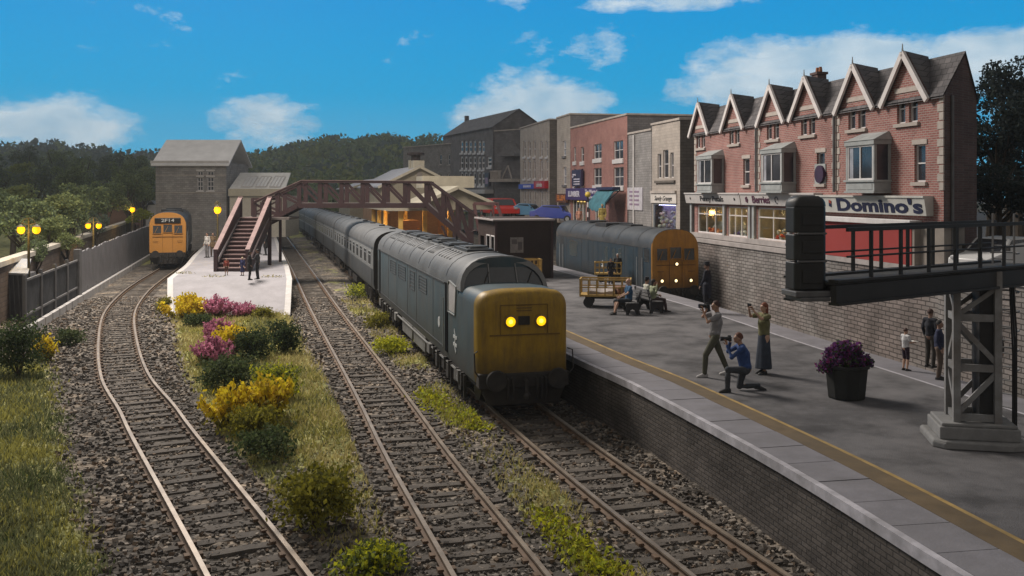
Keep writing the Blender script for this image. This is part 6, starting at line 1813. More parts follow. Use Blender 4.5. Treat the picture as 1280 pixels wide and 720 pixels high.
def bench(label, p, rz, L=1.5):
    t = thing('station_bench', label, 'bench', p, rz, 'back to back platform benches')
    m = MB()
    for k in range(4): m.box(-L/2,L/2,-.24+k*.115,-.145+k*.115,.42,.455)
    m.build('seat', m_plank, t, bevel=.006)
    m = MB()
    for k in range(3): m.bar((-L/2,.25+k*.03,.55+k*.13),(L/2,.25+k*.03,.55+k*.13),.03,.10)
    m.build('backrest', m_plank, t)
    for x in (-L/2+.1, L/2-.1):
        m = MB(); pol = [(-.26,0),(-.17,.0),(-.12,.16),(-.02,.22),(.08,.16),(.16,0),(.27,0),(.24,.2),(.25,.42),(.36,.88),(.30,.9),(.18,.46),(.1,.44),(-.24,.44),(-.28,.36),(-.24,.25)]
        m.prism(pol, 'x', x-.04, x+.04); m.build('cast_end', m_bench, t)
    return t
BA = math.atan(.25)
bA = P(783, 391, ZP); bB = P(812, 389, ZP)
bench('dark station bench facing the yellow nosed locomotive, with the bald man on it', bA, R(-90)+BA)
bench('dark station bench facing the stone wall, back to back with the other', bB, R(90)+BA)
# flower tub
m_tub = M('tub_black', (.016,.017,.016), .7, .3, 3, dirt=(.035,.035,.032), damt=.4)
TUB = P(1058, 497, ZP)
def tub():
    t = thing('flower_tub', 'black octagonal flower tub standing on the tarmac', 'planter', TUB)
    m = MB(); m.lathe([(.38,0),(.40,.04),(.46,.66),(.50,.68),(.50,.74),(.43,.74),(.40,.62)], (0,0,0), 10); m.build('tub', m_tub, t)
    m = MB(); m.lathe([(.01,.66),(.41,.66),(.41,.64)], (0,0,0), 10); m.build('soil', M('soil',(.03,.022,.016),.95), t)
tub()
# ------------------------------------------------------------------ plants
def leafquad(mb, c, s, r, mi, up=0.0, lean=None):
    d = Vector((r.gauss(0,1), r.gauss(0,1), r.gauss(0,1)+up)).normalized()
    e = d.cross(Vector((r.gauss(0,1), r.gauss(0,1), r.gauss(0,1)))).normalized()
    a = s*r.uniform(.7,1.3); b = a*r.uniform(.45,.8)
    mb.add([c-e*b*.5, c+d*a*.5-e*b*.15, c+e*b*.5, c-d*a*.5+e*b*.1], [(0,1,2,3)], mi)
def dome_leaves(mb, c, rad, n, s, r, mis, up=.0, shell=.55, zmin=-.3, rough=.30):
    c = Vector(c)
    for _ in range(n):
        v = Vector((r.gauss(0,1), r.gauss(0,1), r.gauss(0,1))).normalized()
        if v.z < zmin: v.z = -v.z
        k = shell+(1-shell)*r.random()**.6
        k *= .84+rough*noise.noise(v*2.6+c*1.7)
        leafquad(mb, c+Vector((v.x*rad[0]*k, v.y*rad[1]*k, v.z*rad[2]*k)), s, r, r.choice(mis), up)
m_stem = M('stem_brown', (.09,.06,.035), .85, .3, 4)
L_yel = LEAF('forsythia_yellow', (.74,.56,.03)); L_yel2 = LEAF('forsythia_gold', (.60,.43,.04)); L_ol = LEAF('olive_leaf', (.25,.23,.03)); L_ol2 = LEAF('olive_dark', (.13,.13,.025))
L_pink = LEAF('heather_pink', (.52,.20,.30)); L_pink2 = LEAF('heather_mauve', (.40,.15,.24)); L_gr = LEAF('mid_green', (.09,.115,.045)); L_dk = LEAF('dark_green', (.048,.075,.03)); L_lime = LEAF('lime_moss', (.50,.50,.03)); L_lime2 = LEAF('lime_green', (.32,.36,.04))
L_straw = LEAF('straw', (.46,.40,.18)); L_brown = LEAF('dead_brown', (.09,.055,.03))
L_pur = LEAF('petunia_purple', (.15,.05,.18)); L_pur2 = LEAF('petunia_magenta', (.22,.04,.14)); L_pur3 = LEAF('petunia_dusk', (.08,.05,.11))
def bush(name, label, cat, px, py, w, h, kind, seed, z=None, group=None):
    zb = -.14
    p = P(px, py, zb); zb = gz(p.x, p.y); p = P(px, py, zb); s = ppm(p.y)
    W, Hh = w/s*1.32, h/s*1.12; r = random.Random(seed)
    t = thing(name, label, cat, (p.x, p.y, zb), r.uniform(0,6), group)
    fol, st = MB(), MB()
    if kind in ('forsythia', 'heather'):
        mats = [L_yel, L_yel2, L_ol] if kind == 'forsythia' else [L_pink, L_pink2, L_ol2]
        n = int(26+W*14)
        for k in range(n):
            a = r.uniform(0,6.28); d = r.random()**.7
            b = Vector((math.cos(a)*d*W*.22, math.sin(a)*d*W*.22, 0)); hh = Hh*r.uniform(.55,1.05)*(1-.35*d)
            tip = Vector((math.cos(a)*d*W*.52, math.sin(a)*d*W*.52, hh))
            mid = b.lerp(tip, .5)+Vector((0,0,hh*.10))
            st.tube([b, mid, tip], [.018,.013,.006], 4, caps=False)
            for q in range(int(16+10*W)):
                f = r.uniform(.22,1.0); c = b.lerp(mid, f*2) if f < .5 else mid.lerp(tip, f*2-1)
                c = c+Vector((r.gauss(0,.04), r.gauss(0,.04), r.gauss(0,.04)))*(.6+W*.5)
                leafquad(fol, c, .085+.035*W, r, (2 if f < .38 and r.random() < .8 else r.choice((0,0,1))), 1.2)
        for k in range(60): leafquad(fol, Vector((r.gauss(0,W*.24), r.gauss(0,W*.24), abs(r.gauss(0,Hh*.12)))), .12, r, 2, .5)
    else:
        pal = {'green':[L_gr,L_dk,L_gr], 'dark':[L_dk,L_dk,L_gr], 'olive':[L_ol,L_ol2,L_ol], 'lime':[L_lime,L_lime2,L_lime], 'limegreen':[L_lime2,L_gr,L_lime], 'pale':[L_lime2,L_gr,L_straw]}[kind]
        mats = pal
        lob = 3+int(W*2)
        for k in range(lob):
            a = r.uniform(0,6.28); d = r.random()*.55
            rr = r.uniform(.34,.55)
            c = (math.cos(a)*d*W*.5, math.sin(a)*d*W*.5, Hh*r.uniform(.25,.5))
            dome_leaves(fol, c, (W*rr*.8, W*rr*.8, Hh*.52*r.uniform(.8,1.15)), int(1500*max(1,min(2.6,W*Hh))/lob), .05+.035*min(W,1.2), r, (0,1,2), up=.8, zmin=-.5, rough=.75)
            st.tube([(0,0,0), (c[0]*.6,c[1]*.6,c[2]*.6), c], [.03,.02,.01], 5, caps=False)
    fol.build('foliage', mats, t, recalc=False)
    st.build('stems', m_stem, t, recalc=False)
    return t
B = [('forsythia_bush','yellow forsythia at the left corner of the pale platform ramp',232,398,46,30,'forsythia'),
     ('olive_shrub','small olive shrub left of the forsythia by the platform ramp',205,392,16,20,'olive'),
     ('heather_clump','wide pink heather clump below the platform ramp',268,396,38,26,'heather'),
     ('heather_clump','small pink heather clump at the foot of the ramp, right of the wide one',303,396,28,18,'heather'),
     ('green_shrub','low green shrub at the foot of the ramp between forsythia and pink heather',249,409,30,15,'green'),
     ('olive_shrub','low olive shrub at the right end of the ramp',329,399,26,14,'olive'),
     ('heather_clump','pink heather standing highest behind the golden middle clump',274,424,34,26,'heather'),
     ('forsythia_bush','small golden forsythia among the pink heathers on the grass',291,436,42,30,'forsythia'),
     ('heather_clump','pink heather nearest the viewer, before the small golden forsythia',267,455,42,32,'heather'),
     ('dark_shrub','dark green shrub beside the small golden forsythia',314,452,42,40,'dark'),
     ('dark_shrub','round dark green shrub alone on the grass right of the others',354,442,34,42,'dark'),
     ('green_shrub','spreading mid green shrub behind the large forsythia',283,487,66,40,'green'),
     ('green_shrub','green shrub rising behind the right side of the large forsythia',345,500,46,44,'limegreen'),
     ('forsythia_bush','large golden forsythia in the middle of the grass bed, left half',290,532,58,54,'forsythia'),
     ('forsythia_bush','large golden forsythia in the middle of the grass bed, right half',330,526,58,58,'forsythia'),
     ('olive_shrub','olive green tuft at the foot of the large forsythias',322,545,62,40,'olive'),
     ('green_shrub','low dark mossy shrub in front of the large forsythias',331,571,76,34,'green'),
     ('olive_shrub','large rounded olive bush near the bottom by the middle track',392,660,104,80,'olive'),
     ('olive_shrub','flat olive tuft in the foreground under the large rounded bush',462,716,70,34,'limegreen'),
     ('lime_moss','bright lime moss cushion between middle track and the blue locomotive',487,442,42,20,'lime'),
     ('green_shrub','small green moss clump beside the middle track near the first coach',446,374,30,18,'limegreen'),
     ('olive_shrub','olive tuft with dead stalks beside the locomotive bogie',474,410,28,18,'olive'),
     ('dark_shrub','tall dark evergreen shrub below the small shed at the left edge',24,472,56,72,'dark'),
     ('forsythia_bush','narrow yellow forsythia beside the dark evergreen at the left',56,452,24,36,'forsythia'),
     ('green_shrub','low green shrub right of the narrow yellow forsythia by the left fence',86,432,34,20,'green'),
     ('bright_bush','bright lime green bush behind the garden wall by the farthest lamp',10,10,1,1,None)]
for i, b in enumerate(B[:-1]):
    bush(b[0], b[1], {'forsythia_bush':'bush','heather_clump':'heather','lime_moss':'moss'}.get(b[0], 'shrub'), b[2], b[3], b[4], b[5], b[6], 50+i)
# low lime patches and dead stalks
def moss_patch(label, poly, n, seed, mats, size=.10):
    r = random.Random(seed); mb = MB()
    for _ in range(n):
        k = r.random()*(len(poly)-1); i = int(k); f = k-i
        a, b = poly[i], poly[min(i+1,len(poly)-1)]
        px = a[0]+(b[0]-a[0])*f; py = a[1]+(b[1]-a[1])*f; w = a[2]+(b[2]-a[2])*f
        q = P(px+r.gauss(0,w*.42), py, -.15)
        z = gz(q.x, q.y)
        leafquad(mb, Vector((q.x, q.y+r.gauss(0,.12), z+abs(r.gauss(0,.06)))), size, r, r.randrange(len(mats)), 1.0)
    o = mb.build('moss_patch', mats, None, recalc=False); tag(o, label, 'moss', kind='stuff')
moss_patch('long lime moss streak between the middle track and the locomotive front', [(530,490,18),(556,512,34),(598,540,26)], 1500, 1, [L_lime,L_lime2,L_ol])
moss_patch('lime moss streak between the rails at the bottom of the picture', [(676,640,26),(706,672,34),(742,705,40),(760,722,44)], 1700, 2, [L_lime2,L_ol,L_lime], .09)
def weeds():
    r = random.Random(33)
    for px, py in ((266,346),(340,357),(317,369),(231,352)):
        q = P(px, py, ZP if py < 350 else .75); m = MB()
        zz = ZP if q.y > 50 else -.05+(ZP+.05)*smooth01((q.y-44.8)/5.2*.86+.07)
        for k in range(60): leafquad(m, Vector((r.gauss(0,.28), r.gauss(0,.16), abs(r.gauss(0,.05)))), .09, r, r.randrange(2), 1.0)
        tag(m.build('weed_tuft', [L_ol2, L_straw], None, loc=(q.x, q.y, zz), recalc=False), 'small flat weed tuft growing from a joint of the pale island platform', 'weed', 'weed tufts on the pale platform')
weeds()
def stalks(label, px, py, h, seed):
    p = P(px, py, -.16); r = random.Random(seed); m = MB()
    for k in range(16):
        a = r.uniform(0,6.28); m.tube([(math.cos(a)*.05,math.sin(a)*.05,0),(math.cos(a)*.16,math.sin(a)*.16,h*r.uniform(.6,1))],[.014,.006],4,caps=False)
    tag(m.build('dead_stalks', L_brown, None, loc=(p.x,p.y,-.2)), label, 'dead stalks')
stalks('brown dead stalks standing in the olive tuft by the bogie', 473, 409, .75, 4)
# petunias in the tub
def petunias():
    t = thing('petunia_plant', 'mass of purple petunias overflowing the black tub', 'flowers', TUB+Vector((0,0,.66)))
    r = random.Random(9); m = MB()
    dome_leaves(m, (0,0,.12), (.55,.5,.52), 2600, .085, r, (0,0,1,2,3), up=.3, shell=.35, zmin=-.2)
    dome_leaves(m, (-.42,-.1,-.02), (.30,.28,.26), 700, .08, r, (0,1,2,3), shell=.3)
    dome_leaves(m, (.42,.05,.06), (.24,.24,.22), 400, .08, r, (0,2,3,3), shell=.3)
    m.build('flowers', [L_pur, L_pur2, L_pur3, L_dk], t, recalc=False)
    s = MB()
    for k in range(24):
        a = r.uniform(0,6.28); s.tube([(math.cos(a)*.1,math.sin(a)*.1,-.02),(math.cos(a)*.3,math.sin(a)*.3,.25),(math.cos(a)*.5,math.sin(a)*.5,.18)],[.012,.01,.006],4,caps=False)
    s.build('stems', L_dk, t, recalc=False)
petunias()
# grass blades over the turf
def grass():
    r = random.Random(12); mb = MB(); n = 0; tries = 0
    while n < 40000 and tries < 400000:
        tries += 1
        y = 12+(r.random()**1.3)*40; lim = .56*y
        x = r.uniform(-lim, min(lim, 3.0))
        t = turf(x, y)
        if r.random() > (t-.15)*1.3: continue
        if ipl(TR1,y)-.95 < x < ipl(TR1,y)+.95 or abs(x-ipl(TR2,y)) < .95: continue
        z = gz(x, y); k = r.uniform(.04,.10)*(1+t*.5)*(1+y/60)
        a = r.uniform(0,6.28); w = .012+y*.0007
        dx, dy = math.cos(a)*w, math.sin(a)*w; lx, ly = r.gauss(0,.5)*k, r.gauss(0,.5)*k
        g = noise.noise(Vector((x*.5,y*.5,9)))+r.gauss(0,.25)
        left = x < ipl(TR1,y)-1.5
        mi = (3 if g > .2 else (1 if g > -.3 else 0)) if left else (2 if g > -.05 else (3 if g > -.4 else 1))
        mb.add([(x-dx,y-dy,z-.02),(x+dx,y+dy,z-.02),(x+lx,y+ly,z+k)], [(0,1,2)], mi); n += 1
    o = mb.build('grass', [L_gr, LEAF('grass_green',(.185,.195,.095)), L_straw, LEAF('grass_yellowed',(.34,.32,.09))], None, recalc=False)
    tag(o, 'short patchy green and straw coloured grass beside the tracks', 'grass', kind='stuff')
grass()

# ------------------------------------------------------------------ hills, woods
L_t1 = LEAF('wood_green', (.18,.225,.10), .5); L_t2 = LEAF('wood_dark', (.115,.15,.08), .5); L_t3 = LEAF('wood_olive', (.20,.225,.08), .5); L_t4 = LEAF('wood_blue', (.11,.14,.115), .4)
m_bark = M('bark', (.05,.04,.03), .9, .3, 3)
CREST = [(-.62,186),(-.52,181),(-.46,182),(-.42,188),(-.38,190),(-.33,196),(-.285,199),(-.262,190),(-.24,184),(-.20,176),(-.12,170),(-.05,178),(.02,196),(.15,226),(.5,236),(.9,236)]
def crest(a):
    c = CREST
    for p, q in zip(c, c[1:]):
        if a <= q[0] or q is c[-1]:
            t = max(0, min(1, (a-p[0])/(q[0]-p[0]))); t = t*t*(3-2*t); return p[1]+(q[1]-p[1])*t
def hill_z(a, Y):
    zc = (240-crest(a))/F*620+H-9
    t = max(0, min(1.25, (Y-150)/470))
    z = -.3+(zc+.3)*(smooth01(t)) if t < 1 else zc-(Y-620)*.05
    return z + (3.0*noise.noise(Vector((a*30, Y*.012, 4)))*min(1,t*2))
def hills():
    As = [-.95+1.9*i/150 for i in range(151)]; Ys = [150+ (900-150)*(j/44)**1.2 for j in range(45)]
    vs = [(a*Y, Y, hill_z(a, Y)) for Y in Ys for a in As]; n = len(As)
    fs = [(j*n+i, j*n+i+1, (j+1)*n+i+1, (j+1)*n+i) for j in range(len(Ys)-1) for i in range(n-1)]
    me = bpy.data.meshes.new('hills'); me.from_pydata(vs, [], fs); me.polygons.foreach_set('use_smooth',[True]*len(fs))
    me.materials.append(M('hill_scrub', (.075,.085,.05), .95, .5, .02, dirt=(.15,.14,.085), damt=.6, dscale=.03)); tag(link_mesh('hills', me), kind='structure')
hills()
def crown_mesh(seed, lobes, n, s, mats, ratio=1.0, ltop=.55):
    r = random.Random(seed); m = MB()
    for k in range(lobes):
        a = r.uniform(0,6.28); e = r.uniform(-.35,1.0); d = r.uniform(.25,.62)
        c = (math.cos(a)*d, math.sin(a)*d, e*ltop*ratio)
        rr = r.uniform(.30,.48)
        dome_leaves(m, c, (rr, rr, rr*.85*ratio), n//lobes, s, r, (0,0,1,1,2), up=.2, shell=.5, zmin=-.7)
    return m.mesh('crown', mats, recalc=False)
def trunk_mesh(seed):
    r = random.Random(seed); m = MB()
    m.tube([(0,0,-1.9),(.02,.0,-1.2),(.0,.03,-.5),(.03,0,.1)], [.13,.09,.065,.03], 7)
    for k in range(6):
        a = r.uniform(0,6.28); z = r.uniform(-.9,-.3)
        m.tube([(0,0,z),(math.cos(a)*.3,math.sin(a)*.3,z+.35),(math.cos(a)*.55,math.sin(a)*.55,z+.75)], [.045,.03,.012], 5)
    return m.mesh('trunk', m_bark)
L_k1 = LEAF('black_green', (.022,.032,.026), .4); L_k2 = LEAF('black_blue', (.026,.036,.036), .4)  # near-black leaf colours of the right-hand trees
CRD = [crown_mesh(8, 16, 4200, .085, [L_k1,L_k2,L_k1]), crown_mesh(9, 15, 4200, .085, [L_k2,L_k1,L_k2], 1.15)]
CR = [crown_mesh(1, 13, 2600, .085, [L_t1,L_t2,L_t3]), crown_mesh(2, 15, 2800, .08, [L_t2,L_t1,L_t2], 1.1), crown_mesh(3, 11, 2400, .085, [L_t3,L_t1,L_t3], .9), crown_mesh(4, 14, 2600, .08, [L_t4,L_t2,L_t4], 1.15)]
TK = [trunk_mesh(1), trunk_mesh(2)]
SIDE = {0:'mid green broad crowned tree', 1:'dark green dense tree', 2:'lighter olive green tree', 3:'bluish dark tree'}
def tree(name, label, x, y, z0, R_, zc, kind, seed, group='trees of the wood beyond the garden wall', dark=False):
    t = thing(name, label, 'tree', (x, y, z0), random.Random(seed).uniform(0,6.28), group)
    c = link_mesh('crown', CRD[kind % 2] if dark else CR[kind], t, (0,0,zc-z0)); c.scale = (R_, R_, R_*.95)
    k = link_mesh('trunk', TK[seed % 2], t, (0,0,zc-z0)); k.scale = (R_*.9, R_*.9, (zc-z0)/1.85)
TREES = [ # photo x, photo y of crown centre, crown radius px, depth, kind
 (28,283,44,62,0),(74,272,40,66,2),(104,258,34,74,0),(60,296,34,58,2),(16,258,36,80,2),(132,252,30,86,1),(160,240,30,96,1),(40,240,34,100,3),(90,232,30,110,1),(120,230,28,120,3),
 (150,224,26,130,1),(176,232,24,120,1),(64,222,26,135,3),(20,226,30,125,2),(180,246,20,104,0),(105,214,22,160,1),(140,210,22,170,3),(170,212,22,165,1),(36,208,26,160,3),(72,206,22,175,1),(-14,268,44,70,1),(-8,232,40,110,3),
 (188,222,18,150,2),(92,284,26,66,1),(120,283,20,72,3),(44,318,22,50,1),(84,306,22,58,2)]
for i, (px, py, rp, Y, k) in enumerate(TREES):
    s = ppm(Y); x = (px-640)/s; zc = H-(py-240)/s
    near = 'just behind the garden wall' if Y < 76 else ('in the middle of the wood' if Y < 112 else 'at the back of the wood, below the hill')
    tree('broadleaf_tree', SIDE[k]+', '+near, x, Y, -.25 if Y < 150 else max(-.25, hill_z(x/Y, Y)-.3), rp*1.12/s, zc, k, i)
# lime bush by the far lamp, hedge along the wall
def lime_bush():
    Y = 95; s = ppm(Y); r = random.Random(3)
    t = thing('lime_bush', 'bright lime green bush behind the garden wall by the farthest lamp', 'bush', ((177-640)/s, Y, -.2))
    m = MB(); dome_leaves(m, (0,0,3.4), (1.3,1.1,.95), 900, .2, r, (0,1), shell=.4); dome_leaves(m, (-.9,0,3.0), (.8,.8,.6), 400, .2, r, (0,1), shell=.4); m.build('foliage', [LEAF('lime_bright',(.24,.27,.05)), L_lime2], t, recalc=False)
    m = MB(); m.tube([(0,0,0),(0,0,3.2)], [.1,.04], 6); m.build('stem', m_bark, t)
lime_bush()
def woods():
    """far woodland that reads as one mass"""
    r = random.Random(21); mb = MB()
    for _ in range(1500):
        Y = 170+480*r.random()**1.1; a = r.uniform(-.62,.12); x = a*Y
        if -.03 < a and Y < 260: continue
        z = hill_z(a, Y)
        if noise.noise(Vector((x*.012, Y*.02, 6))) < -.28: continue
        R_ = r.uniform(2.2,4.6)*(1+Y/900); mi = r.choice((0,0,1,2,3) if a > -.3 else (1,3,3,0))
        for q in range(46):
            v = Vector((r.gauss(0,1), r.gauss(0,1), abs(r.gauss(0,1)))).normalized(); k = R_*r.uniform(.75,1.05)
            leafquad(mb, Vector((x+v.x*k, Y+v.y*k, z+v.z*k*1.15+.2*R_)), R_*.42, r, mi, .3)
    o = mb.build('far_woodland', [L_t1, L_t2, L_t3, L_t4], None, recalc=False); tag(o, 'dark wooded hillsides far behind the station and the left wall', 'woodland', kind='stuff')
woods()
# big dark trees at the right edge
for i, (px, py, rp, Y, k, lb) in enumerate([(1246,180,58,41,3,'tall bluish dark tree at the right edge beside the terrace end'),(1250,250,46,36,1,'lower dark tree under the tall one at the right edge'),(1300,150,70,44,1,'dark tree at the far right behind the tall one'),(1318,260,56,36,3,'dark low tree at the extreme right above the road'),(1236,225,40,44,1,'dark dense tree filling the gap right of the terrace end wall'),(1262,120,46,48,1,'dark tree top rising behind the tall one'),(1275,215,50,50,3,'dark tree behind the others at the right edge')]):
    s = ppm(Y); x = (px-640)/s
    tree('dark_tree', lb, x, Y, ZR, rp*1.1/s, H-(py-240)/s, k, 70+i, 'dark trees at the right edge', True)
# ------------------------------------------------------------------ people
def remeshed(mb, voxel, it=3):
    me = mb.mesh('shape')
    o = bpy.data.objects.new('shape_source', me); COL.objects.link(o)
    a = o.modifiers.new('r','REMESH'); a.mode = 'VOXEL'; a.voxel_size = voxel
    s = o.modifiers.new('s','SMOOTH'); s.factor = .5; s.iterations = it
    bpy.context.view_layer.update()
    dg = bpy.context.evaluated_depsgraph_get()
    out = bpy.data.meshes.new_from_object(o.evaluated_get(dg))
    bpy.data.objects.remove(o); bpy.data.meshes.remove(me)
    vs = [tuple(v.co) for v in out.vertices]; fs = [tuple(p.vertices) for p in out.polygons]
    bpy.data.meshes.remove(out)
    return vs, fs
def limb(mb, pts, rs):
    mb.tube(pts, rs, 10)
    for p, q in zip(pts, rs): mb.ball(p, q*.995, 0, 10, 7)
def hand(mb, wrist, d, side, curl=.5, mi=0):
    """palm, four unequal fingers and a thumb from the side of the palm; d = forearm direction, side = towards the thumb"""
    d = Vector(d).normalized(); s = Vector(side); s = (s-d*s.dot(d)).normalized(); n = d.cross(s)
    w = Vector(wrist)
    pl = w+d*.09
    mb.rings([[w+s*(.026*math.cos(t))+n*(.017*math.sin(t)) for t in [k*math.pi/4 for k in range(8)]],
              [w+d*.045+s*(.038*math.cos(t))+n*(.016*math.sin(t)) for t in [k*math.pi/4 for k in range(8)]],
              [pl+s*(.040*math.cos(t))+n*(.013*math.sin(t)) for t in [k*math.pi/4 for k in range(8)]]], mi)
    for i, (o, L) in enumerate(((.030,.070),(.010,.080),(-.010,.074),(-.030,.058))):
        a = pl+s*o; b = a+(d*math.cos(curl*.6)+n*math.sin(curl*.6))*L*.45; c = b+(d*math.cos(curl*1.5)+n*math.sin(curl*1.5))*L*.33; e = c+(d*math.cos(curl*2.3)+n*math.sin(curl*2.3))*L*.25
        mb.tube([a,b,c,e], [.0095,.009,.008,.0065], 6, mi)
    a = w+d*.03+s*.034; b = a+(d*.6+s*.7+n*.25).normalized()*.042; c = b+(d*.9+s*.1+n*.4).normalized()*.034
    mb.tube([a,b,c], [.012,.010,.008], 6, mi)
SK_ = {'fair':(.46,.29,.21), 'tan':(.34,.20,.14), 'pale':(.50,.35,.27), 'dusk':(.26,.16,.12)}
def person(label, pos, rz, height, top, bottom, skin='fair', hair=(.05,.03,.02), hairstyle='short', sleeves='long', shorts=False, skirt=None, shoe=(.02,.02,.022), J=None, hat=None, coat=0.0, collar=None, base=True, group=None, yaw=0.0, pitch=0.0):
    j = dict(pel=(0,0,.95), che=(0,.0,1.24), nek=(0,-.01,1.47), hea=(0,.015,1.625),
             shR=(.185,0,1.42), shL=(-.185,0,1.42), elR=(.235,-.03,1.15), elL=(-.235,-.03,1.15), wrR=(.24,.07,.92), wrL=(-.24,.07,.92),
             hiR=(.09,0,.92), hiL=(-.09,0,.92), knR=(.10,.03,.50), knL=(-.10,.03,.50), anR=(.105,-.02,.085), anL=(-.105,-.02,.085), hdR=None, hdL=None, ftR=None, ftL=None)
    if J: j.update(J)
    j = {k: (Vector(v) if v is not None else None) for k, v in j.items()}
    t = thing('person', label, 'person', pos, rz, group); sc = height/1.75; t.scale = (sc,)*3
    sm = M('skin_'+skin, SK_[skin], .6, .1, 4)
    # the body: one continuous surface
    b = MB()
    limb(b, [j['pel'], j['pel'].lerp(j['che'],.5), j['che'], j['che'].lerp(j['nek'],.75)], [.135,.125,.145,.09])
    b.ball(j['che']+Vector((0,0,.03)), (.165,.105,.16)); b.ball(j['pel'], (.16,.115,.12))
    limb(b, [j['nek']-Vector((0,0,.03)), j['hea']-Vector((0,.02,.06))], [.058,.052])
    for s in 'RL':
        limb(b, [j['sh'+s], j['el'+s], j['wr'+s]], [.052,.040,.026]); limb(b, [j['che'].lerp(j['nek'],.8), j['sh'+s]], [.07,.056])
        limb(b, [j['hi'+s], j['kn'+s], j['kn'+s].lerp(j['an'+s],.35), j['an'+s]], [.085,.058,.056,.036])
    Mh = Matrix.Translation(j['hea']) @ Matrix.Rotation(yaw,4,'Z') @ Matrix.Rotation(pitch,4,'X')
    hd = MB(Mh)
    hd.ball((0,-.01,.022), (.076,.092,.098), 0, 14, 10); hd.ball((0,.02,-.045), (.058,.066,.068), 0, 12, 8)
    hd.tube([(0,.085,.022),(0,.108,-.016),(0,.088,-.026)], [.010,.016,.012], 6)
    hd.ball((0,.078,-.075), (.026,.018,.016), 0, 8, 6)
    for sx in (-1,1): hd.ball((sx*.078,-.008,-.004), (.012,.022,.032), 0, 8, 6); hd.ball((sx*.032,.074,.036), (.026,.014,.010), 0, 8, 6)
    b.v += hd.v and []; o_ = len(b.v); b.v += hd.v; b.f += [tuple(i+o_ for i in f) for f in hd.f]; b.m += hd.m
    vs, fs = remeshed(b, .0135, 2)
    m = MB(); m.add(vs, fs, 0)
    for s, sd in (('R',-1),('L',1)):
        fd = (j['wr'+s]-j['el'+s]).normalized(); d = j['hd'+s] or fd
        side = Vector((sd,.4,.2)) if abs(fd.z) > .6 else Vector((sd*.3,.1,1))
        hand(m, j['wr'+s]-fd*.005, d, side, .75)
    e = MB(Mh)
    for sx in (-1,1): e.ball((sx*.031,.079,.016), (.013,.010,.008), 1, 8, 6); e.ball((sx*.031,.087,.016), (.006,.004,.006), 2, 6, 5)
    e.tube([(-.026,.083,-.050),(0,.090,-.051),(.026,.083,-.050)], [.003,.006,.003], 6, 3)
    o_ = len(m.v); m.v += [tuple(v) for v in e.v]; m.f += [tuple(i+o_ for i in f) for f in e.f]; m.m += e.m
    m.build('body', [sm, M('eye_white',(.55,.53,.5),.4), M('eye_dark',(.02,.015,.012),.3), M('lip_rose',(.24,.09,.08),.6)], t, smooth=60, recalc=False)
    # clothes follow the body
    def cloth(nm, col, build, it=3, vox=.016):
        mb = MB(); build(mb); v, f = remeshed(mb, vox, it); q = MB(); q.add(v, f)
        return q.build(nm, M('cloth_%.3f_%.3f_%.3f' % col, col, .9, .22, 6, bump=.25, bscale=30), t, smooth=70, recalc=False)
    def shirt(mb):
        lo = j['pel']-Vector((0,0,coat-.03))
        k = 1.0+coat*.25
        mb.ball(j['che']+Vector((0,0,.02)), (.185,.125,.175)); mb.ball(j['pel']+Vector((0,0,.05)), (.170*k,.128*k,.11))
        limb(mb, [lo, j['pel'].lerp(j['che'],.4), j['che'], j['che'].lerp(j['nek'],.72)], [.142*k,.138,.155,.10])
        if coat > .1: mb.rings([[(c_[0]+.185*k*math.cos(a), c_[1]+.14*k*math.sin(a), c_[2]) for a in [q*math.pi/8 for q in range(16)]] for c_ in (lo-Vector((0,0,.02)), j['pel']+Vector((0,0,.05)))])
        for s in 'RL':
            limb(mb, [j['che'].lerp(j['nek'],.78), j['sh'+s]], [.082,.069])
            if sleeves == 'long': limb(mb, [j['sh'+s], j['el'+s], j['el'+s].lerp(j['wr'+s],.93)], [.066,.055,.040])
            elif sleeves == 'short': limb(mb, [j['sh'+s], j['sh'+s].lerp(j['el'+s],.62)], [.068,.064])
    def legs(mb):
        mb.ball(j['pel']-Vector((0,0,.0)), (.168,.124,.115))
        for s in 'RL':
            e = j['kn'+s] if shorts else j['an'+s]+Vector((0,0,.0))
            ps = [j['pel'].lerp(j['hi'+s],.8), j['hi'+s], j['kn'+s]]; rs = [.10,.100,.072]
            if not shorts: ps += [j['kn'+s].lerp(j['an'+s],.4), j['an'+s]+Vector((0,0,.005))]; rs += [.068,.056]
            limb(mb, ps, rs)
    def skirtf(mb):
        c0, c1 = j['pel']+Vector((0,0,.09)), (j['anR']+j['anL'])/2
        c1 = c0.lerp(c1, skirt)
        mb.rings([[(c0.lerp(c1,f).x+(.15+.07*f)*(1+.06*math.sin(6*a)*f)*math.cos(a), c0.lerp(c1,f).y+(.118+.085*f)*(1+.06*math.sin(6*a)*f)*math.sin(a), c0.lerp(c1,f).z) for a in [q*math.pi/12 for q in range(24)]] for f in (0,.15,.35,.6,.85,1)])
    if skirt: cloth('skirt', bottom, skirtf, 1)
    else: cloth('trousers' if not shorts else 'shorts', bottom, legs)
    cloth('coat' if coat > .1 else 'shirt', top, shirt)
    if collar: 
        q = MB(); c_ = j['nek']; q.rings([[(c_.x+r_*math.cos(a), c_.y+r_*.9*math.sin(a), c_.z+z_) for a in [k*math.pi/8 for k in range(16)]] for r_, z_ in ((.085,-.07),(.075,-.01),(.066,-.01),(.075,-.07))]); q.build('collar', M('collar_%.2f' % collar[0], collar, .8), t, smooth=50)
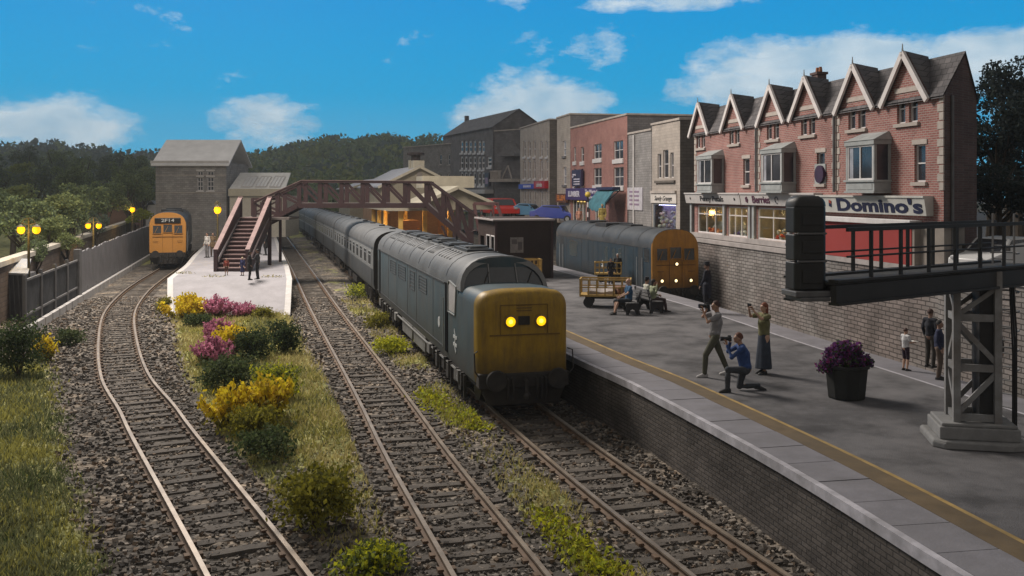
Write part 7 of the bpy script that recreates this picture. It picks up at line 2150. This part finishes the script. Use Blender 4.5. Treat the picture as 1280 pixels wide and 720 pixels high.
    # shoes
    for s in 'RL':
        q = MB(); a = j['an'+s]; fd = j['ft'+s] or Vector((.12 if s == 'R' else -.12, 1, 0)); fd = fd.normalized(); sd_ = Vector((fd.y,-fd.x,0)).normalized(); up = sd_.cross(fd)
        if up.z < 0: up = -up
        rg = []
        for f_, w_, h_ in ((-.075,.028,.07),(-.05,.040,.095),(.0,.042,.10),(.07,.043,.075),(.13,.045,.055),(.18,.036,.04),(.20,.015,.02)):
            c = a+fd*f_-up*.085
            rg.append([c+sd_*w_, c+sd_*w_*.95+up*h_*.6, c+sd_*w_*.45+up*h_, c-sd_*w_*.45+up*h_, c-sd_*w_*.95+up*h_*.6, c-sd_*w_])
        q.rings(rg); q.build('shoe', M('shoe_%.2f_%.2f' % shoe[:2], shoe, .6), t, smooth=50)
    # hair
    hm = M('hair_%.3f_%.3f' % hair[:2], hair, .7, .35, 12)
    q = MB(Mh)
    if hairstyle in ('short','long','bob'):
        n, k = 16, 7; rg = []
        for i in range(k+1):
            f_ = i/k; ring = []
            for q_ in range(n):
                a = 2*math.pi*q_/n
                front = max(0, math.sin(a)); low = (1.75 if hairstyle == 'short' else 2.05)-front*.95
                th = .04+f_*low
                ring.append((.086*math.sin(th)*math.cos(a), -.012+.102*math.sin(th)*math.sin(a), .022+.108*math.cos(th)+.004*math.sin(5*a)))
            rg.append(ring)
        q.rings(rg, cap1=True)
        if hairstyle in ('long','bob'):
            dn = .30 if hairstyle == 'long' else .13
            q.rings([[(w_*math.cos(a), y_+d_*math.sin(a), z_) for a in [k_*math.pi/6 for k_ in range(12)]] for w_, d_, y_, z_ in ((.075,.05,-.05,.03),(.086,.05,-.06,-.05),(.09,.045,-.068,-dn*.6),(.06,.03,-.07,-dn))])
        q.build('hair', hm, t, smooth=60)
    if hat:
        q = MB(Mh); q.lathe([(.12 if hat == 'cap' else .17,.062),(.12 if hat == 'cap' else .17,.072),(.088,.078),(.092,.15),(.06,.165)], (0,-.005,0), 16)
        if hat == 'cap': q.box(-.06,.06,.07,.16,.06,.07)
        q.build('hat', M('hat_cloth',(.02,.02,.026),.8), t, smooth=40)
    return t
def held(name, label, cat, t, local, parts, rz=0.0):
    """a thing held in a hand: top level, placed with the holder's own matrix"""
    M4 = Matrix.Translation(t.location) @ Matrix.Rotation(t.rotation_euler[2],4,'Z') @ Matrix.Scale(t.scale[0],4)
    o = thing(name, label, cat); o.matrix_world = M4 @ Matrix.Translation(local) @ Matrix.Rotation(rz,4,'Z')
    for nm, mb, mat in parts: mb.build(nm, mat, o, bevel=.004)
    return o
m_cam = M('camera_black', (.015,.015,.016), .4, .2)
def camera_parts():
    a = MB(); a.box(-.07,.07,-.035,.035,-.045,.045); a.prism([(-.03,.045),(.03,.045),(.02,.075),(-.02,.075)], 'y', -.03, .03)
    b = MB(); b.tube([(0,.035,0),(0,.13,0)], [.04,.045], 14); b.tube([(0,.13,0),(0,.20,0)], [.047,.05], 14)
    c = MB(); c.disc((0,.201,0), .038, (0,1,0), .003, 14)
    return [('camera_body', a, m_cam), ('lens', b, m_cam), ('front_glass', c, m_cabg)]
m_cabg = M('lens_glass', (.03,.03,.05), .05, .1, spec=1)
def stand(px, py, z=ZP): return P(px, py, z)
def hgt(py0, py1, z=ZP): return (py1-py0)*(H-z)/(py1-240)
def people():
    # three photographers near the platform edge
    p = stand(893, 470)
    t = person('photographer standing with legs apart, grey t-shirt and olive trousers, aiming left', p, R(96), hgt(375,470), (.22,.215,.225), (.075,.075,.055), 'tan', (.05,.022,.018), 'short', 'short', shoe=(.34,.33,.33),
        J=dict(che=(0,-.045,1.23), nek=(0,-.07,1.46), hea=(0,-.03,1.61), shR=(.17,-.03,1.42), shL=(-.17,-.05,1.41), elR=(.24,.20,1.34), wrR=(.06,.16,1.53), elL=(-.20,.22,1.27), wrL=(-.05,.28,1.50), hiR=(.09,0,.91), hiL=(-.09,0,.91),
               knR=(.11,-.18,.50), anR=(.13,-.36,.09), knL=(-.11,.24,.51), anL=(-.12,.27,.09), hdR=(-.2,.5,.8), hdL=(.2,.2,.9)), pitch=0)
    held('camera', 'black camera with long lens held up by the standing photographer', 'camera', t, Vector((0,.17,1.615)), camera_parts())
    p = stand(925, 489)
    t = person('photographer kneeling on one knee in a blue jacket, aiming left', p, R(92), 1.80, (.030,.065,.19), (.045,.05,.06), 'tan', (.10,.035,.02), 'short', 'long',
        J=dict(pel=(0,-.12,.50), che=(0,-.07,.80), nek=(0,-.02,1.02), hea=(0,.04,1.165), shR=(.18,-.02,.97), shL=(-.18,-.02,.97), elR=(.23,.20,.84), wrR=(.07,.20,1.07), elL=(-.21,.24,.78), wrL=(-.05,.30,1.02),
               hiR=(.09,-.10,.47), hiL=(-.09,-.10,.47), knR=(.12,-.02,.09), anR=(.12,-.44,.10), knL=(-.12,.30,.50), anL=(-.12,.31,.09), ftR=(0,-1,-.15), hdR=(-.2,.5,.8), hdL=(.2,.2,.9)))
    held('camera', 'black camera with long lens held by the kneeling photographer', 'camera', t, Vector((0,.235,1.155)), camera_parts())
    p = stand(955, 467)
    t = person('red haired woman in lime top and long dark skirt holding a phone up', p, R(112), hgt(378,467), (.15,.145,.07), (.035,.045,.065), 'fair', (.17,.05,.025), 'long', 'short', skirt=.95,
        J=dict(elR=(.22,.24,1.40), wrR=(.09,.38,1.60), elL=(-.22,.24,1.38), wrL=(-.09,.38,1.58), hea=(0,.0,1.625), anR=(.08,-.02,.085), anL=(-.08,.05,.085), hdR=(-.15,.4,.8), hdL=(.15,.4,.8)), pitch=R(8))
    m = MB(); m.box(-.08,.08,-.006,.006,-.045,.045); s = MB(); s.box(-.072,.072,-.0075,-.0062,-.038,.038)
    held('phone', 'dark phone held up in both hands by the red haired woman', 'phone', t, Vector((0,.43,1.70)), [('phone_case', m, m_cam), ('screen', s, m_cabg)])
    # dark figure by the wall
    p = stand(884, 391)
    person('tall person in wide dark coat and cap by the amber loco front, arm stretched', p, R(60), hgt(328,391), (.018,.02,.032), (.02,.02,.026), 'dusk', (.03,.02,.02), 'short', 'long', coat=.34, hat='cap',
        J=dict(elR=(.36,.10,1.26), wrR=(.58,.22,1.46), elL=(-.30,.02,1.16), wrL=(-.30,.14,.95), hdR=(.6,.3,.5)))
    # along the far wall
    p = stand(1132, 463)
    t = person('child in white shirt and dark shorts holding a paper', p, R(-70), hgt(410,463), (.55,.55,.56), (.03,.018,.03), 'fair', (.06,.03,.025), 'short', 'short', shorts=True, J=dict(elR=(.22,.05,1.16), wrR=(.14,.28,1.16), elL=(-.22,.05,1.16), wrL=(-.14,.28,1.16)))
    m = MB(); m.box(-.17,.17,-.12,.12,-.006,.006); held('paper', 'white paper held by the child in white shirt', 'paper', t, Vector((0,.40,1.19)), [('paper_sheet', m, M('paper_white',(.6,.6,.58),.8))])
    p = stand(1163, 459)
    person('man in black jacket standing with his back to the wall, left of the navy one', p, R(-60), hgt(386,459), (.018,.02,.028), (.05,.045,.04), 'dusk', (.05,.025,.02), 'short')
    p = stand(1174, 474)
    person('man in navy jacket and grey brown trousers close to the lattice post', p, R(-120), hgt(400,474), (.02,.026,.06), (.095,.07,.055), 'dusk', (.02,.018,.018), 'short', collar=(.25,.25,.27))
    p = stand(1243, 474)
    person('dark dressed man half hidden behind the gantry ladder', p, R(150), hgt(408,474), (.016,.016,.018), (.02,.02,.022), 'dusk', (.02,.018,.018), 'short', coat=.2)
    # on and behind the benches
    seat = dict(pel=(0,0,.52), che=(0,-.01,.82), nek=(0,0,1.05), hea=(0,.02,1.21), shR=(.19,0,1.0), shL=(-.19,0,1.0), elR=(.25,.06,.74), elL=(-.25,.06,.74), wrR=(.16,.30,.66), wrL=(-.16,.30,.66),
                hiR=(.10,.03,.50), hiL=(-.10,.03,.50), knR=(.12,.45,.50), knL=(-.12,.45,.50), anR=(.12,.52,.085), anL=(-.12,.46,.085))
    q = dict(seat); q.update(elL=(-.27,.14,.80), wrL=(-.22,.42,.66), anL=(-.14,.62,.085), knL=(-.13,.46,.52))
    o = bench_point(bA, R(-90)+BA, .30, -.02)
    person('bald man in blue shirt sitting on the front bench', o, R(90)+BA, 1.72, (.03,.085,.17), (.025,.03,.04), 'fair', (.05,.03,.02), 'bald', 'short', shorts=True, J=q)
    o = bench_point(bB, R(90)+BA, .36, -.02)
    person('person in cream top sitting on the rear bench, left of the pair', o, R(-90)+BA, 1.62, (.42,.42,.36), (.05,.05,.05), 'tan', (.04,.03,.02), 'short', 'long', J=seat, hat='cap')
    o = bench_point(bB, R(90)+BA, -.28, -.02)
    q = dict(seat); q.update(elR=(.30,.02,.86), wrR=(.18,.10,1.12))
    person('dark haired person in pale green top sitting on the rear bench, right of the pair', o, R(-90)+BA, 1.62, (.26,.29,.19), (.05,.03,.03), 'tan', (.018,.014,.012), 'bob', 'long', J=q)
    o = P(767, 356, ZP)
    person('dark dressed person behind the yellow barrows, head bare', o+Vector((-.12,.2,0)), R(200), 1.28, (.015,.015,.018), (.016,.016,.02), 'dusk', (.015,.012,.012), 'short', coat=.2)
    person('dark dressed person with pale cap behind the yellow barrows', P(773,353,ZP)+Vector((.0,.3,0)), R(160), 1.42, (.017,.017,.02), (.016,.016,.02), 'dusk', (.25,.25,.25), 'short', coat=.2)
    # pale island platform
    p = stand(259, 322)
    person('person in white top and grey trousers left of the bridge stairs', p, R(150), 1.72, (.50,.48,.46), (.17,.165,.17), 'tan', (.03,.02,.02), 'short')
    p = stand(266, 321)
    person('person in brown coat beside the white topped one, left of the stairs', p, R(200), 1.68, (.15,.10,.055), (.10,.07,.05), 'tan', (.05,.03,.02), 'short', coat=.25)
    p = stand(283, 344)
    person('small child in red at the foot of the bridge stairs, left side', p, R(190), .92, (.26,.06,.04), (.10,.05,.035), 'fair', (.22,.15,.10), 'short', shorts=True)
    p = stand(303, 344.5)
    person('child in navy dress with fair hair at the foot of the stairs', p, R(160), 1.0, (.030,.035,.10), (.025,.028,.075), 'fair', (.42,.36,.25), 'bob', 'long', skirt=.75)
    p = stand(312, 350)
    person('dark clad woman of the pair standing in front of the stairs', p, R(-80), 1.50, (.025,.024,.026), (.022,.022,.024), 'dusk', (.02,.016,.015), 'bob', coat=.3)
    p = stand(322, 349)
    person('man with grey arms of the pair standing in front of the stairs', p, R(90), 1.56, (.055,.055,.06), (.025,.025,.028), 'dusk', (.02,.016,.015), 'short', J=dict(elL=(-.26,.12,1.18), wrL=(-.05,.30,1.16), elR=(.26,.12,1.18), wrR=(.05,.30,1.16)))
    p = stand(332, 319)
    person('tall man with broad hat in black coat right of the stairs', p, R(110), 1.86, (.018,.018,.020), (.02,.02,.022), 'dusk', (.03,.02,.02), 'short', coat=.4, hat='broad')
    p = stand(325, 318)
    person('person in grey beside the man with the broad hat', p, R(-80), 1.55, (.10,.10,.105), (.03,.03,.032), 'dusk', (.03,.02,.02), 'short')
    # under the canopy and at the shops
    p = P(528, 297, ZP)
    person('dark figure under the amber lit canopy behind the train', p, R(180), 1.75, (.03,.026,.026), (.025,.024,.026), 'dusk', (.02,.016,.015), 'short', coat=.2)
    p = PD(753, 62.5, ZR)
    person('person in yellow coat at the lit door of the purple shop', p, R(150), 1.8, (.42,.32,.09), (.36,.29,.11), 'fair', (.30,.22,.08), 'short', coat=.3)
    p = PD(724, 66, ZR)
    person('person in pink near the crossing beacon', p, R(190), 1.5, (.48,.24,.17), (.40,.22,.17), 'fair', (.12,.07,.04), 'short')
def bench_point(o, rz, along, depth):
    return Vector(o)+Matrix.Rotation(rz,3,'Z')@Vector((along, depth, 0))
people()

# ------------------------------------------------------------------ the air between the station and the hills
def haze():
    m = bpy.data.materials.new('haze_air'); m.use_nodes = True
    nt = m.node_tree; nt.nodes.remove(nt.nodes['Principled BSDF'])
    v = nt.nodes.new('ShaderNodeVolumePrincipled'); v.inputs['Color'].default_value = (.80,.86,.92,1); v.inputs['Density'].default_value = .00042; v.inputs['Anisotropy'].default_value = .2
    nt.links.new(v.outputs[0], nt.nodes['Material Output'].inputs['Volume'])
    b = MB(); b.box(-910, 910, -45, 910, -40, 66)
    o = b.build('haze', m); tag(o, 'pale air haze between the station and the wooded hills', 'haze', kind='stuff')
haze()
